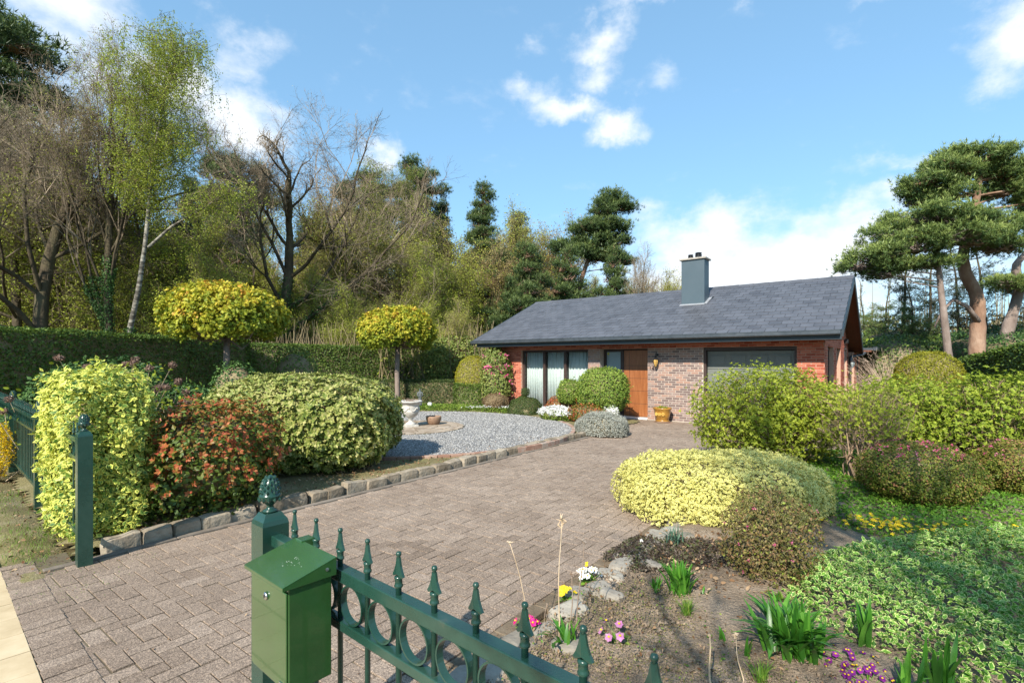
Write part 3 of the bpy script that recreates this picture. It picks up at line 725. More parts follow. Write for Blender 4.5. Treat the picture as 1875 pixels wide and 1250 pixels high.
# front window with three curtained lights
def window(parent, a0, a1, z0, z1, b, lights, name='window', label=None, curt=True, fr=.055):
    w_ = empty(name, (0, 0, 0)); w_.parent = parent
    if label: w_['label'] = label
    return w_
win = G(); fr = .07; a0, a1, z0, z1 = -4.54, -1.95, .03, 2.06
win.add(*box(a0, a1, .09, .17, z1 - .06, z1)); win.add(*box(a0, a1, .09, .17, z0, z0 + .09)); win.add(*box(a0, a0 + fr, .09, .17, z0 + .092, z1 - .062)); win.add(*box(a1 - fr, a1, .09, .17, z0 + .092, z1 - .062))
xs = [a0 + fr + (a1 - a0 - 2 * fr) * k / 3 for k in range(4)]
for x in xs[1:3]: win.add(*box(x - .045, x + .045, .06, .165, z0 + .092, z1 - .062))
wo = win.build('window', m_dwood, house, bevel=.004, label='front window of three tall curtained lights')
for k in range(3):
    p0, p1 = xs[k] + (.045 if k else 0), xs[k + 1] - (.045 if k < 2 else 0)
    G().add(*box(p0, p1, .125, .131, z0 + .09, z1 - .06)).build('pane', m_glass, wo)
    n = 140; X = np.linspace(p0 - .02, p1 + .02, n); ph = 2 * math.pi * X / (.13 if k % 2 else .115)
    Yb = .27 + .030 * np.sin(ph + 1.2 * np.sin(X * 9)) + .012 * np.sin(ph * 2.3 + k)
    V = np.concatenate([np.stack([X, Yb * .6 + .11, np.full(n, z1 - .05)], 1), np.stack([X, Yb, np.full(n, 1.2)], 1), np.stack([X + .004 * np.sin(X * 40), Yb, np.full(n, z0 + .02)], 1)])
    i = np.arange(n - 1); Fq = np.concatenate([np.stack([q * n + i, q * n + i + 1, (q + 1) * n + i + 1, (q + 1) * n + i], 1) for q in (0, 1)])
    o = G().add(V, Fq, smooth=True).build('curtain', m_curt, wo); sm2 = o.modifiers.new('thickness', 'SOLIDIFY'); sm2.thickness = .004
G().add(*box(-4.6, -1.9, .0, .088, -.02, .028)).build('sill', solid('bluestone_sill', [(.12, .125, .13), (.18, .18, .185)], rough=.7), wo)
G().add(*box(-4.7, -1.7, 1.2, 1.22, 0, 2.3)).build('room_wall', m_inside, house)
# entrance, set back
g = G(); bd = .30
g.add(*box(-1.549, -1.47, bd - .02, bd + .07, 0.02, 2.06)); g.add(*box(-1.468, -.90, bd - .02, bd + .07, 1.99, 2.06)); g.add(*box(-1.468, -.985, bd - .02, bd + .07, .02, .25)); g.add(*box(-.985, -.88, bd - .02, bd + .07, .02, 1.988)); g.add(*box(-.90, .0, bd - .02, bd + .07, 2.03, 2.06)); g.add(*box(-.025, -.001, bd - .02, bd + .07, .02, 2.028))
ent = g.build('door_frame', m_dwood, house, bevel=.004)
G().add(*box(-1.468, -.987, bd + .02, bd + .03, .25, 1.988)).build('pane', m_frost, ent, label='frosted glass sidelight')
G().add(*box(-1.44, -1.38, bd + .012, bd + .018, 1.905, 1.965)).build('sticker', solid('yellow_sticker', [(.75, .62, .03), (.8, .68, .05)], bump=0), ent)
G().add(*box(-1.425, -1.395, bd + .009, bd + .0115, 1.92, 1.95)).build('sticker', solid('dark_print', [(.05, .06, .02), (.08, .09, .03)], bump=0), ent)
g = G(); g.add(*box(-.878, -.027, bd, bd + .06, .04, 2.025))
door = g.build('door', m_oak, house, bevel=.003, label='varnished wooden front door')
for z in (.42, .8, 1.18, 1.56):                          # grooves between the boards: thin dark recess lines built as inset strips
    G().add(*box(-.86, -.05, bd - .0015, bd - .0005, z, z + .008)).build('groove', m_dwood, door)
G().add(*box(-.70, -.692, bd - .0015, bd - .0005, .06, 2.0)).build('groove', m_dwood, door)
g = G(); g.add(*tube([(-.80, bd - .07, .75), (-.80, bd - .07, 1.25)], .013, 10)); g.add(*tube([(-.80, bd - .07, .82), (-.80, bd, .82)], .008, 6)); g.add(*tube([(-.80, bd - .07, 1.18), (-.80, bd, 1.18)], .008, 6)); g.build('handle', m_steel, door)
G().add(*box(-1.54, -.002, -.05, bd - .03, -.02, .035)).build('door_step', m_white, house, bevel=.006)
G().add(*box(-1.6, .1, 1.0, 1.02, 0, 2.3)).build('room_wall', m_inside, house)
# garage door: four sections with raised panels
gar = empty('garage_door', (0, 0, 0), label='grey green sectional garage door'); gar.parent = house
G().add(*box(1.58, 1.645, .03, .14, 0, 2.06)).build('door_frame', m_dwood, gar); G().add(*box(3.76, 3.82, .03, .14, 0, 2.06)).build('door_frame', m_dwood, gar); G().add(*box(1.646, 3.759, .03, .14, 1.985, 2.06)).build('door_frame', m_dwood, gar)
for r_ in range(4):
    z0 = .02 + r_ * .49; s_ = G().add(*box(1.647, 3.758, .15, .19, z0, z0 + .482)).build('section', m_garage, gar, bevel=.006)
    for c in range(4):
        x0 = 1.647 + .08 + c * .52; g = G(); g.add(*box(x0, x0 + .40, .140, .149, z0 + .10, z0 + .38)); g.add(*box(x0 + .03, x0 + .37, .130, .139, z0 + .13, z0 + .35)); g.build('raised_panel', m_garage, s_, bevel=.004)
# gable openings
def side_window(b0, b1, z0, z1, mat=m_inside, label=None, name='window'):
    g = G(); x0, x1 = AR - .17, AR - .1
    g.add(*box(x0, x1, b0, b0 + .06, z0, z1)); g.add(*box(x0, x1, b1 - .06, b1, z0, z1)); g.add(*box(x0, x1, b0 + .06, b1 - .06, z0, z0 + .06)); g.add(*box(x0, x1, b0 + .06, b1 - .06, z1 - .06, z1))
    o = g.build(name, m_dwood, house, label=label); G().add(*box(AR - .15, AR - .14, b0 + .06, b1 - .06, z0 + .06, z1 - .06)).build('pane', m_glass, o)
    G().add(*box(AR - .6, AR - .58, b0 - .2, b1 + .2, z0 - .2, z1 + .2)).build('room_wall', m_inside, house); return o
side_window(.77, 2.15, .85, 2.05, label='first window in the gable wall'); side_window(3.1, 4.35, .85, 2.05, label='second window in the gable wall')
G().add(*box(AR - .12, AR - .06, 5.7, 6.75, 0, 2.08)).build('door', solid('grey_side_door', [(.25, .27, .28), (.3, .32, .33)], rough=.5), house, label='grey side door in the gable wall')
for b0, b1 in ((.72, 2.2), (3.05, 4.4)): G().add(*box(AR - .1, AR + .03, b0, b1, .81, .848)).build('sill', m_white, house)
# lamps, number, downpipe, rear part with gutter
lp = empty('wall_lantern', (HX, HY, 0), RZ, label='brass coach lantern on the brown brick wall beside the front door', cat='lamp')
def lantern(lp, a, b, z, ax, amb):
    """ax = (da, db) unit direction out of the wall"""
    da, db = ax; P = lambda o, zz: (a + da * o, b + db * o, zz)
    g = G(); g.add(*tube([P(0.005, z + .22), P(.02, z + .22)], .035, 12)); g.add(*tube([P(.02, z + .22), P(.08, z + .27), P(.14, z + .26), P(.15, z + .2)], .009, 8)); g.build('bracket', m_black, lp)
    g = G().add(*lathe([(0, .24), (.012, .23), (.012, .2), (.03, .17), (.075, .13), (.08, .12), (.06, .118)], 6)); g.build('hood', m_black, lp, loc=P(.15, z - .03))
    g = G().add(*lathe([(.055, .118), (.068, .07), (.055, .0), (.035, -.05), (.03, -.07), (0, -.1)], 6)); g.build('glass_body', amb, lp, loc=P(.15, z - .03))
    g = G()
    for k in range(6):
        an = k * math.pi / 3; g.add(*tube([(r * math.cos(an), r * math.sin(an), zz) for r, zz in ((.057, .118), (.07, .07), (.057, 0), (.037, -.05), (.032, -.07))], .004, 4))
    g.build('cage', m_black, lp, loc=P(.15, z - .03))
lantern(lp, .30, -.01, 1.66, (0, -1), m_amber)
l2 = empty('wall_lantern', (HX, HY, 0), RZ, label='black lantern on the sunlit gable wall at the side of the house', cat='lamp')
lantern(l2, AR, 6.95, 1.58, (1, 0), m_frost)
spt = empty('security_lamp', (HX, HY, 0), RZ, label='small dark floodlight high on the gable wall above the black lantern', cat='lamp')
G().add(*box(AR + .01, AR + .12, 5.55, 5.75, 2.28, 2.42)).build('lamp_head', m_black, spt, bevel=.01); G().add(*tube([(AR + .05, 5.65, 2.29), (AR + .04, 5.65, 2.16), (AR, 5.6, 2.1)], .012, 6)).build('arm', m_black, spt)
def text(name, s, size, mat, parent, loc, rot, depth=.004):
    c = bpy.data.curves.new(name, 'FONT'); c.body = s; c.size = size; c.extrude = depth; c.align_x = 'CENTER'
    o = bpy.data.objects.new(name, c); COL.objects.link(o)
    dg = bpy.context.evaluated_depsgraph_get(); me = bpy.data.meshes.new_from_object(o.evaluated_get(dg)); bpy.data.objects.remove(o)
    me.materials.clear(); me.materials.append(mat); return link(name, me, parent, loc, rot)
hn = text('house_number', '14', .17, m_black, house, (.125, -.016, 1.44), (math.pi / 2, 0, 0), .006)
dp = G(); dp.add(*tube([(AO1 + .08, 7.85, 2.0), (AO1 + .0, 7.75, 1.93), (AR + .07, 7.5, 1.86), (AR + .07, 7.45, 1.75), (AR + .07, 7.45, 0)], .045, 12), smooth=True)
dp.build('downpipe', m_zinc, house)
g = G().add(*box(AR - 1.5, AR + .16, BD + .21, 12.8, 0, 2.02)); ext = g.build('wall', m_mort_r, house, label='rear extension wall')
g = G()
courses(BD + .21, 12.8, .02, 2.0, place=lambda b, z, l, h: g.add(*(lambda V, Fq: (np.stack([-V[:, 1] + AR + .16, V[:, 0] + b, V[:, 2] + z], 1), Fq))(chamfer_box(l / 2, h / 2, -.004, .007, .002)[0] @ np.array([[1, 0, 0], [0, 0, 1], [0, -1, 0]], float), chamfer_box(l / 2, h / 2, -.004, .007, .002)[1]), rng.random()), seed=9)
g.build('brick', m_red, house, kind='stuff', label='brickwork of the rear extension')
G().add(*box(AR + .162, AR + .17, 9.0, 9.9, .6, 2.0)).build('window', m_inside, house, label='dark window of the rear extension')
G().add(*box(AR - 1.6, AR + .66, 7.92, 12.9, 2.03, 2.09)).build('roof', m_soffit, house, label='flat eave of the rear extension')
G().add(*box(AR - 1.6, AR + .70, 7.93, 12.95, 2.095, 2.17)).build('fascia', m_zinc, house)
half_gutter('gutter', (AR + .77, 7.93, 2.19), (AR + .77, 12.9, 2.19), .065, m_zinc, house)

# far walls of the house are closed above the eaves too
g = G(); V = [(AL + T_, T_, 2.3), (AL + T_, BD - T_, 2.3), (AL + T_, BR, ZR - .12)]; V += [(AL, y, z) for _, y, z in V]; g.add(V, [(0, 1, 2), (5, 4, 3), (0, 3, 4, 1), (1, 4, 5, 2), (2, 5, 3, 0)]); g.build('gable', m_mort_r, house)
# ------------------------------------------------------------------ street fence, posts, letter box
m_green = solid('dark_green_enamel', [(0, (.010, .038, .027)), (.5, (.014, .052, .038)), (.8, (.024, .066, .050)), (1, (.075, .090, .065))], rough=.28, scale=5, detail=8, bump=.06, bump_scale=120, spec=.5, coat=.15)
m_box = solid('letter_box_green', [(.014, .052, .014), (.027, .086, .022)], rough=.2, scale=4, detail=6, bump=.02, bump_scale=60, spec=.5, coat=.5)
def finial_geo(g, z=0, s=1.0):
    pr = [(.0, 0), (.030, 0), (.030, .008), (.016, .014), (.014, .028), (.024, .036), (.040, .052), (.045, .066), (.046, .072), (.040, .078), (.037, .082), (.036, .1), (.030, .125), (.018, .146), (.006, .156), (0, .158)]
    V, Fq = lathe([(r * s, zz * s + z) for r, zz in pr], 20); g.add(V, Fq, .5, 0, smooth=True)
    SC = (np.array([[-.4, 0, 0], [0, -.5, .35], [.4, 0, 0], [0, .55, .1], [0, 0, .5]], float), [(0, 1, 4), (1, 2, 4), (2, 3, 4), (3, 0, 4)], None)
    P = []; Z = []; X = []
    for k in range(6):
        h = .086 + k * .012; r = float(np.interp(h, [a[1] for a in pr[9:]], [a[0] for a in pr[9:]]))
        for i in range(9 if k < 4 else 6):
            a = 2 * math.pi * (i + .5 * (k % 2)) / (9 if k < 4 else 6); P.append((r * s * math.cos(a) * .97, r * s * math.sin(a) * .97, h * s + z)); Z.append((math.cos(a), math.sin(a), .3)); X.append((-math.sin(a), math.cos(a), 0))
    scatter(g, SC, P, frames(np.array(Z), rng, np.array(X)), .019 * s, .5)
    P = []; Z = []; X = []
    for i in range(12):
        a = 2 * math.pi * i / 12; P.append((.041 * s * math.cos(a), .041 * s * math.sin(a), .057 * s + z)); Z.append((math.cos(a), math.sin(a), -.5)); X.append((-math.sin(a), math.cos(a), 0))
    scatter(g, SC, P, frames(np.array(Z), rng, np.array(X)), .021 * s, .5)
def post(t, label, hinge=False):
    o = empty('fence_post', S(t, 0), RS, label=label, cat='post', group='green posts of the street fence')
    g = G(); h = .05; zt = 1.075
    V = [(-h, -h, -.1), (h, -h, -.1), (h, h, -.1), (-h, h, -.1), (-h, -h, zt), (h, -h, zt), (h, h, zt), (-h, h, zt)]; g.add(np.array(V), BOXF[[0, 2, 3, 4, 5]])
    V = []
    for zz, k in ((0, 1.0), (.016, .93), (.03, .74), (.042, .62)): V += [(sx * h * k, sy * h * k, zt + zz) for sx, sy in ((-1, -1), (1, -1), (1, 1), (-1, 1))]
    g.add(V, [(4 * q + i, 4 * q + (i + 1) % 4, 4 * q + 4 + (i + 1) % 4, 4 * q + 4 + i) for q in range(3) for i in range(4)] + [(12, 13, 14, 15)])
    g.build('shaft', m_green, o)
    g = G(); finial_geo(g, 1.118, .90); g.build('finial', m_green, o)
    if hinge: G().add(*box(-.075, -.051, -.03, .03, .20, .26)).build('gate_stop', m_green, o, bevel=.003)
    return o
post(0, 'free-standing green gate post at the left edge of the driveway', True)
post(3.49, 'green gate post behind the letter box, nearest the camera')
post(-2.46, 'green fence post beside the variegated hedge at the left')
post(-5.14, 'second green fence post to the left of the variegated hedge')
post(-7.82, 'leftmost green fence post, cut by the edge of the photo')
post(6.6, 'green fence post at the far end of the near railing, by the street')
RINGT = None
SP = .154
# shared meshes: bar with collar, spear head, ring
g = G(); g.add(*lathe([(.0085, .18), (.0085, 1.06), (.0125, 1.063), (.0125, 1.068), (.0105, 1.071), (.0105, 1.083), (.0125, 1.086), (.0125, 1.092), (.006, 1.094)], 12), smooth=True); me_bar = g.mesh('bar', [m_green])
g = G(); prof = [(0, .0), (.10, .0), (.32, .3), (.21, .55), (.16, .78), (.11, .92)]
V = []; zs = [(1.092, .006), (1.092, .014), (1.099, .0165), (1.112, .0105), (1.13, .0075), (1.145, .006)]
outl = [(.006, 1.096), (.0175, 1.090), (.0235, 1.094), (.0165, 1.106), (.0105, 1.122), (.0058, 1.146)]
V = [(x, -.0045 * (1 - .3 * i / 6), z) for i, (x, z) in enumerate(outl)] + [(-x, -.0045 * (1 - .3 * i / 6), z) for i, (x, z) in enumerate(outl)][::-1]
nO = len(V); V += [(x, -y, z) for x, y, z in V]
V += [(0, -.0085, 1.10), (0, .0085, 1.10), (0, -.006, 1.145), (0, .006, 1.145)]
F = []
a_, b_ = 2 * nO, 2 * nO + 1
for i in range(nO):
    j = (i + 1) % nO; F.append((i, j, nO + j, nO + i)); F.append((j, i, a_)); F.append((nO + i, nO + j, b_))
g.add(V, F); g.add(*xf(lathe([(0, 1.146), (.0055, 1.146), (.0075, 1.1485), (.0085, 1.154), (.0065, 1.160), (0, 1.163)], 12)[0], (0, 0, 0)).reshape(1, -1, 3), lathe([(0, 0)] * 6, 12)[1], smooth=True) if False else None
Vl, Fl = lathe([(0, 1.144), (.0055, 1.145), (.0045, 1.148), (.0075, 1.151), (.0082, 1.156), (.006, 1.161), (0, 1.163)], 12); g.add(Vl, Fl, .5, 0, smooth=True)
me_spear = g.mesh('spear_head', [m_green])
g = G(); R1, R2, hw = .0615, .0565, .011; V = []; nn = 32
for i in range(nn):
    a = 2 * math.pi * i / nn
    for r, y in ((R1, -hw), (R1, hw), (R2, hw), (R2, -hw)): V.append((r * math.cos(a), y, .9425 + r * math.sin(a)))
F = [(4 * i + k, 4 * ((i + 1) % nn) + k, 4 * ((i + 1) % nn) + (k + 1) % 4, 4 * i + (k + 1) % 4) for i in range(nn) for k in range(4)]
g.add(V, F); me_ring = g.mesh('ring', [m_green])
def railing(t0, t1, first, label, rings=True):
    o = empty('garden_fence', S(t0, 0), RS, label=label, cat='fence', group='green railings along the street')
    Ln = t1 - t0
    for z0, z1, hw_ in ((1.0, 1.04, .02), (.845, .875, .017), (.20, .235, .017)): G().add(*box(.051, Ln - .051, -hw_, hw_, z0, z1)).build('rail', m_green, o, bevel=.003)
    x = first; prev = None
    while x < Ln - .06:
        bme = link('bar', me_bar, o, (x, 0, 0)); link('spear_head', me_spear, bme, (0, 0, 0), (0, 0, rng.normal() * .08))
        if rings and prev is not None: link('ring', me_ring, o, ((x + prev) / 2, 0, -.004))
        prev = x; x += SP
    return o
railing(3.49, 6.6, .199, 'green spiked railing with a row of rings in the near foreground')
railing(-2.46, 0, .16, 'green spiked railing swallowed by the variegated hedge')
railing(-5.14, -2.46, .16, 'green spiked railing between the two left fence posts')
railing(-7.82, -5.14, .16, 'farthest green spiked railing, cut by the left edge of the photo')

# letter box hung on the railing
bx = empty('letter_box', S(3.49 + .545, .0), RS, label='green metal letter box with sloping lid hung on the near railing', cat='letter box')
# local frame: x along the fence (box extends to -x), -y to the street
BW, BDp, BY, Z0, Z1 = .245, .135, -.052, .730, 1.045
g = G(); g.add(*box(-BW, 0, BY - BDp, BY, Z0, Z1 + .0)); 
g.build('body', m_box, bx, bevel=.003)
g = G(); g.add(*box(-BW + .004, -.004, BY - BDp - .006, BY - BDp - .0005, Z0 + .012, Z1 - .02)); dr = g.build('door', m_box, bx, bevel=.002)
V, Fq = lathe([(0, 0), (.011, 0), (.0125, .002), (.011, .006), (.004, .007), (0, .007)], 18); g = G().add(xf(V, (0, 0, 0), 0, 1, math.pi / 2), Fq, .5, 0, smooth=True)
g.build('lock', m_steel, dr, loc=(-BW * .54, BY - BDp - .006, Z1 - .062)); G().add(*box(-.0012, .0012, -.0085, -.0072, -.005, .005)).build('key_slot', m_black, dr, loc=(-BW * .54, BY - BDp - .006, Z1 - .062))
G().add(*box(-.045, -.018, BY - BDp - .0085, BY - BDp - .0062, Z0 + .018, Z0 + .028)).build('maker_badge', m_steel, dr)
G().add(*box(-.026, -.019, BY - BDp - .0095, BY - BDp - .0086, Z0 + .019, Z0 + .027)).build('maker_badge', solid('red_enamel', [(.4, .02, .02), (.5, .03, .03)], rough=.3, bump=0), dr)
lz0, lz1 = Z1 + .006, Z1 + .048; y0, y1 = BY - BDp - .022, BY + .012
V = [(-BW - .012, y0, lz0), (.008, y0, lz0), (.008, y1, lz1), (-BW - .012, y1, lz1)]; V += [(x, y, z - .005) for x, y, z in V]
V += [(-BW - .012, y0, lz0 - .012), (.008, y0, lz0 - .012), (.008, y1, lz0 - .014), (-BW - .012, y1, lz0 - .014)]
g = G(); g.add(V, [(0, 1, 2, 3), (7, 6, 5, 4), (0, 8, 9, 1), (1, 9, 10, 2), (3, 11, 8, 0), (2, 10, 11, 3)]); lid = g.build('lid', m_box, bx)
sl2 = lid.modifiers.new('thickness', 'SOLIDIFY'); sl2.thickness = .003; b2 = lid.modifiers.new('bevel', 'BEVEL'); b2.width = .002; b2.segments = 2; b2.limit_method = 'ANGLE'
G().add(*box(-BW * .98, -BW * .80, BY + .002, BY + .05, Z1 - .01, Z1 + .052)).build('hanger', m_box, bx, bevel=.002)
V, Fq = lathe([(0, 0), (.0055, 0), (.0055, .002), (0, .003)], 10)
G().add(xf(V, (.0085, BY - .02, lz0 + .012), 0, 1, 0, math.pi / 2), Fq).build('rivet', m_steel, bx)
m_drop = solid('bird_dropping', [(.6, .6, .56), (.75, .74, .7)], bump=0)
P = np.array([(-BW * .45 + rng.normal() * .018, 0, 0) for _ in range(24)]); yy = (y0 + y1) / 2 + rng.normal(size=24) * .010; P[:, 1] = yy; P[:, 2] = lz0 + (yy - y0) / (y1 - y0) * (lz1 - lz0) + .0006
scatter(g := G(), LEAF4, P, frames(np.tile([0, -.25, 1.0], (24, 1)) + rng.normal(size=(24, 3)) * .02, rng), rng.uniform(.0015, .0045, 24), .5); g.build('dropping', m_drop, bx, kind='stuff')

# ------------------------------------------------------------------ foliage materials
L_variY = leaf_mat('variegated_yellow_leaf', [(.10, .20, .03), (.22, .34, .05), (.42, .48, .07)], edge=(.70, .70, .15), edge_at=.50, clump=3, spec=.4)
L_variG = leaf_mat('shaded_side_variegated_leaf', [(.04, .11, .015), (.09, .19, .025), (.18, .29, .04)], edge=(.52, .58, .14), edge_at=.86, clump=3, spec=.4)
L_mound = leaf_mat('golden_euonymus_leaf', [(.10, .14, .03), (.26, .28, .04), (.50, .44, .08)], edge=(.80, .75, .27), edge_at=.52, clump=3.5, spec=.4)
L_vinca = leaf_mat('cream_edged_leaf', [(.05, .17, .02), (.11, .28, .03), (.22, .42, .05)], edge=(.64, .72, .27), edge_at=.95, clump=2.5, spec=.4)
L_phot = leaf_mat('photinia_leaf', [(0, (.05, .10, .015)), (.42, (.12, .17, .02)), (.58, (.32, .13, .03)), (.8, (.43, .08, .035)), (1, (.50, .17, .06))], clump=4, clump_amt=.3, spec=.45)
L_big = leaf_mat('pieris_mound_leaf', [(.075, .12, .02), (.18, .24, .045), (.36, .38, .10), (.52, .48, .20)], clump=2.2, spec=.35)
L_yew = leaf_mat('yew_hedge_leaf', [(.028, .060, .010), (.075, .13, .020), (.16, .23, .035)], clump=1.2, transl=.15)
L_yewlit = leaf_mat('sunlit_hedge_leaf', [(.04, .08, .012), (.085, .14, .022), (.16, .22, .035)], clump=1.2, transl=.2)  # lighter copy of the hedge leaf, with the sunlight put into its colour
L_maple = leaf_mat('young_maple_leaf', [(0, (.13, .19, .018)), (.38, (.36, .38, .03)), (.7, (.58, .48, .05)), (1, (.64, .30, .06))], clump=2.4, clump_amt=.38, transl=.28)
L_gold = leaf_mat('golden_topiary_leaf', [(.14, .16, .015), (.30, .29, .022), (.45, .41, .04)], clump=2)
L_dark = leaf_mat('dark_dome_leaf', [(.02, .045, .012), (.05, .08, .018), (.10, .13, .03)], clump=5, transl=.12)
L_rhodo = leaf_mat('rhododendron_leaf', [(.09, .13, .03), (.20, .26, .06), (.36, .38, .11)], clump=1.2)
L_round = leaf_mat('round_shrub_leaf', [(.06, .12, .015), (.17, .26, .035), (.34, .42, .08)], clump=3)
L_lav = leaf_mat('lavender_leaf', [(.15, .17, .14), (.28, .29, .25), (.42, .42, .37)], clump=4, transl=.1)
L_brown = leaf_mat('russet_shrub_leaf', [(.12, .07, .035), (.22, .15, .08), (.30, .22, .12)], clump=4, transl=.15)
L_azal = leaf_mat('azalea_leaf', [(0, (.05, .085, .012)), (.5, (.14, .19, .022)), (.75, (.26, .25, .045)), (1, (.33, .15, .08))], clump=5)
L_azdk = leaf_mat('bronzed_azalea_leaf', [(0, (.08, .10, .025)), (.5, (.19, .16, .05)), (.8, (.28, .15, .08)), (1, (.28, .36, .05))], clump=5)
L_fresh = leaf_mat('fresh_green_leaf', [(.09, .13, .012), (.25, .31, .025), (.48, .52, .06)], clump=2.5, transl=.4)
L_hyd = leaf_mat('bright_hydrangea_leaf', [(.08, .13, .014), (.22, .30, .028), (.44, .50, .06)], clump=2.5, transl=.4)
L_grass = leaf_mat('grass_blade', [(.05, .12, .012), (.12, .24, .025), (.30, .36, .08)], clump=4, transl=.3)
L_strap = leaf_mat('strap_leaf', [(.025, .11, .012), (.06, .20, .02), (.14, .34, .04)], clump=5, transl=.25, rough=.35, spec=.5)
L_blue = leaf_mat('blue_green_blade', [(.07, .15, .10), (.14, .24, .16)], clump=5, transl=.2)
L_litter = leaf_mat('dry_leaf', [(.10, .05, .025), (.24, .14, .075), (.42, .31, .20)], clump=3, transl=.1, rough=.8, spec=.1)
L_ground = leaf_mat('ground_cover_leaf', [(.05, .13, .012), (.12, .27, .025), (.25, .40, .05)], clump=2.2, transl=.3)
L_ivy = leaf_mat('ivy_leaf', [(.02, .055, .015), (.05, .11, .025), (.11, .19, .05)], clump=3, transl=.1, spec=.22)
L_birch = leaf_mat('birch_leaf', [(.16, .21, .025), (.30, .36, .045), (.46, .51, .08)], clump=.5, transl=.45)
L_bud = leaf_mat('budding_leaf', [(0, (.20, .17, .05)), (.35, (.31, .28, .07)), (.7, (.38, .41, .07)), (1, (.46, .54, .08))], clump=.35, clump_amt=.45, transl=.3)
L_oakbud = leaf_mat('brown_bud', [(.15, .11, .06), (.28, .22, .12), (.40, .36, .16)], clump=.4, transl=.1)
L_pine = leaf_mat('pine_needle', [(.028, .058, .020), (.078, .120, .036), (.17, .22, .065)], clump=.9, clump_amt=.28, transl=.12)
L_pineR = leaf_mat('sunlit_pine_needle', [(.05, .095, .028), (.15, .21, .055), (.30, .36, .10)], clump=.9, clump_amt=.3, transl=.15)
L_conif = leaf_mat('dark_conifer_spray', [(.012, .03, .015), (.03, .058, .022), (.06, .10, .03)], clump=.8, transl=.1)
m_bark = solid('oak_bark', [(.035, .028, .020), (.085, .068, .045), (.14, .125, .07)], rough=.95, scale=2.5, detail=10, bump=1, bump_scale=14, spec=.1, stretch=(1, 1, .4), bump_dist=.03)
m_twig = solid('twig_bark', [(.11, .085, .058), (.22, .175, .125), (.31, .26, .20)], rough=.9, scale=1.2, bump=0, spec=.1)
m_btwig = solid('brown_twig', [(.11, .085, .05), (.21, .17, .10), (.30, .25, .15)], rough=.9, scale=1.2, bump=0, spec=.1)
m_birch = solid('birch_bark', [(0, (.035, .03, .025)), (.45, (.08, .07, .055)), (.6, (.24, .22, .18)), (1, (.38, .36, .31))], rough=.8, scale=3.5, detail=8, bump=.3, bump_scale=12, stretch=(1, 1, 2.5))
m_pinebark = solid('pine_bark', [(.12, .07, .048), (.26, .16, .11), (.38, .27, .20)], rough=.95, scale=2.2, detail=10, bump=1, bump_scale=11, spec=.1, stretch=(1, 1, .5), bump_dist=.03)
m_greybark = solid('grey_plated_bark', [(.12, .09, .075), (.23, .18, .155), (.33, .27, .24)], rough=.95, scale=3, detail=10, bump=1, bump_scale=16, spec=.1, stretch=(1, 1, .45), bump_dist=.02)
m_stalk = solid('dry_stalk', [(.35, .25, .15), (.50, .38, .25), (.60, .50, .38)], rough=.8, scale=20, bump=.1, stretch=(1, 1, .3))

# ------------------------------------------------------------------ shrubs
def twiggy(g, rng, c, rad, n, r0=.012, base=None, mat=0, lean=.9, z0=None, wig=.12, seg=4):
    """stems rising from a base spot to the shell of a crown, with forks"""
    rad = np.array(rad, float); c = np.array(c, float); base = np.array([c[0], c[1], .0]) if base is None else np.array(base, float)
    D = norm(rng.normal(size=(n, 3)) * [1, 1, .8] + [0, 0, .35]); E = c + D * rad * lean * rng.uniform(.7, 1.0, (n, 1))
    A = base + rng.normal(size=(n, 3)) * [rad[0] * .12, rad[1] * .12, 0]
    prev = A; r = np.full(n, r0)
    for k in range(1, seg + 1):
        t = k / seg; cur = A * (1 - t) + E * t; cur[:, 2] = A[:, 2] + (E[:, 2] - A[:, 2]) * (t ** .8)
        if k < seg: cur += rng.normal(size=(n, 3)) * wig * rad.min() * .7
        r2 = r * .72; V, Fq = sticks(prev, cur, r, r2, 4); g.add(V, Fq, .5, mat)
        if k >= 2:
            B = cur + norm(rng.normal(size=(n, 3)) + D * 1.2) * rad.min() * .38; V, Fq = sticks(cur, B, r2 * .6, r2 * .3, 3); g.add(V, Fq, .5, mat)
            B2 = cur + norm(rng.normal(size=(n, 3)) + D * 1.2) * rad.min() * .3; V, Fq = sticks(cur, B2, r2 * .5, r2 * .25, 3); g.add(V, Fq, .5, mat)
        prev, r = cur, r2
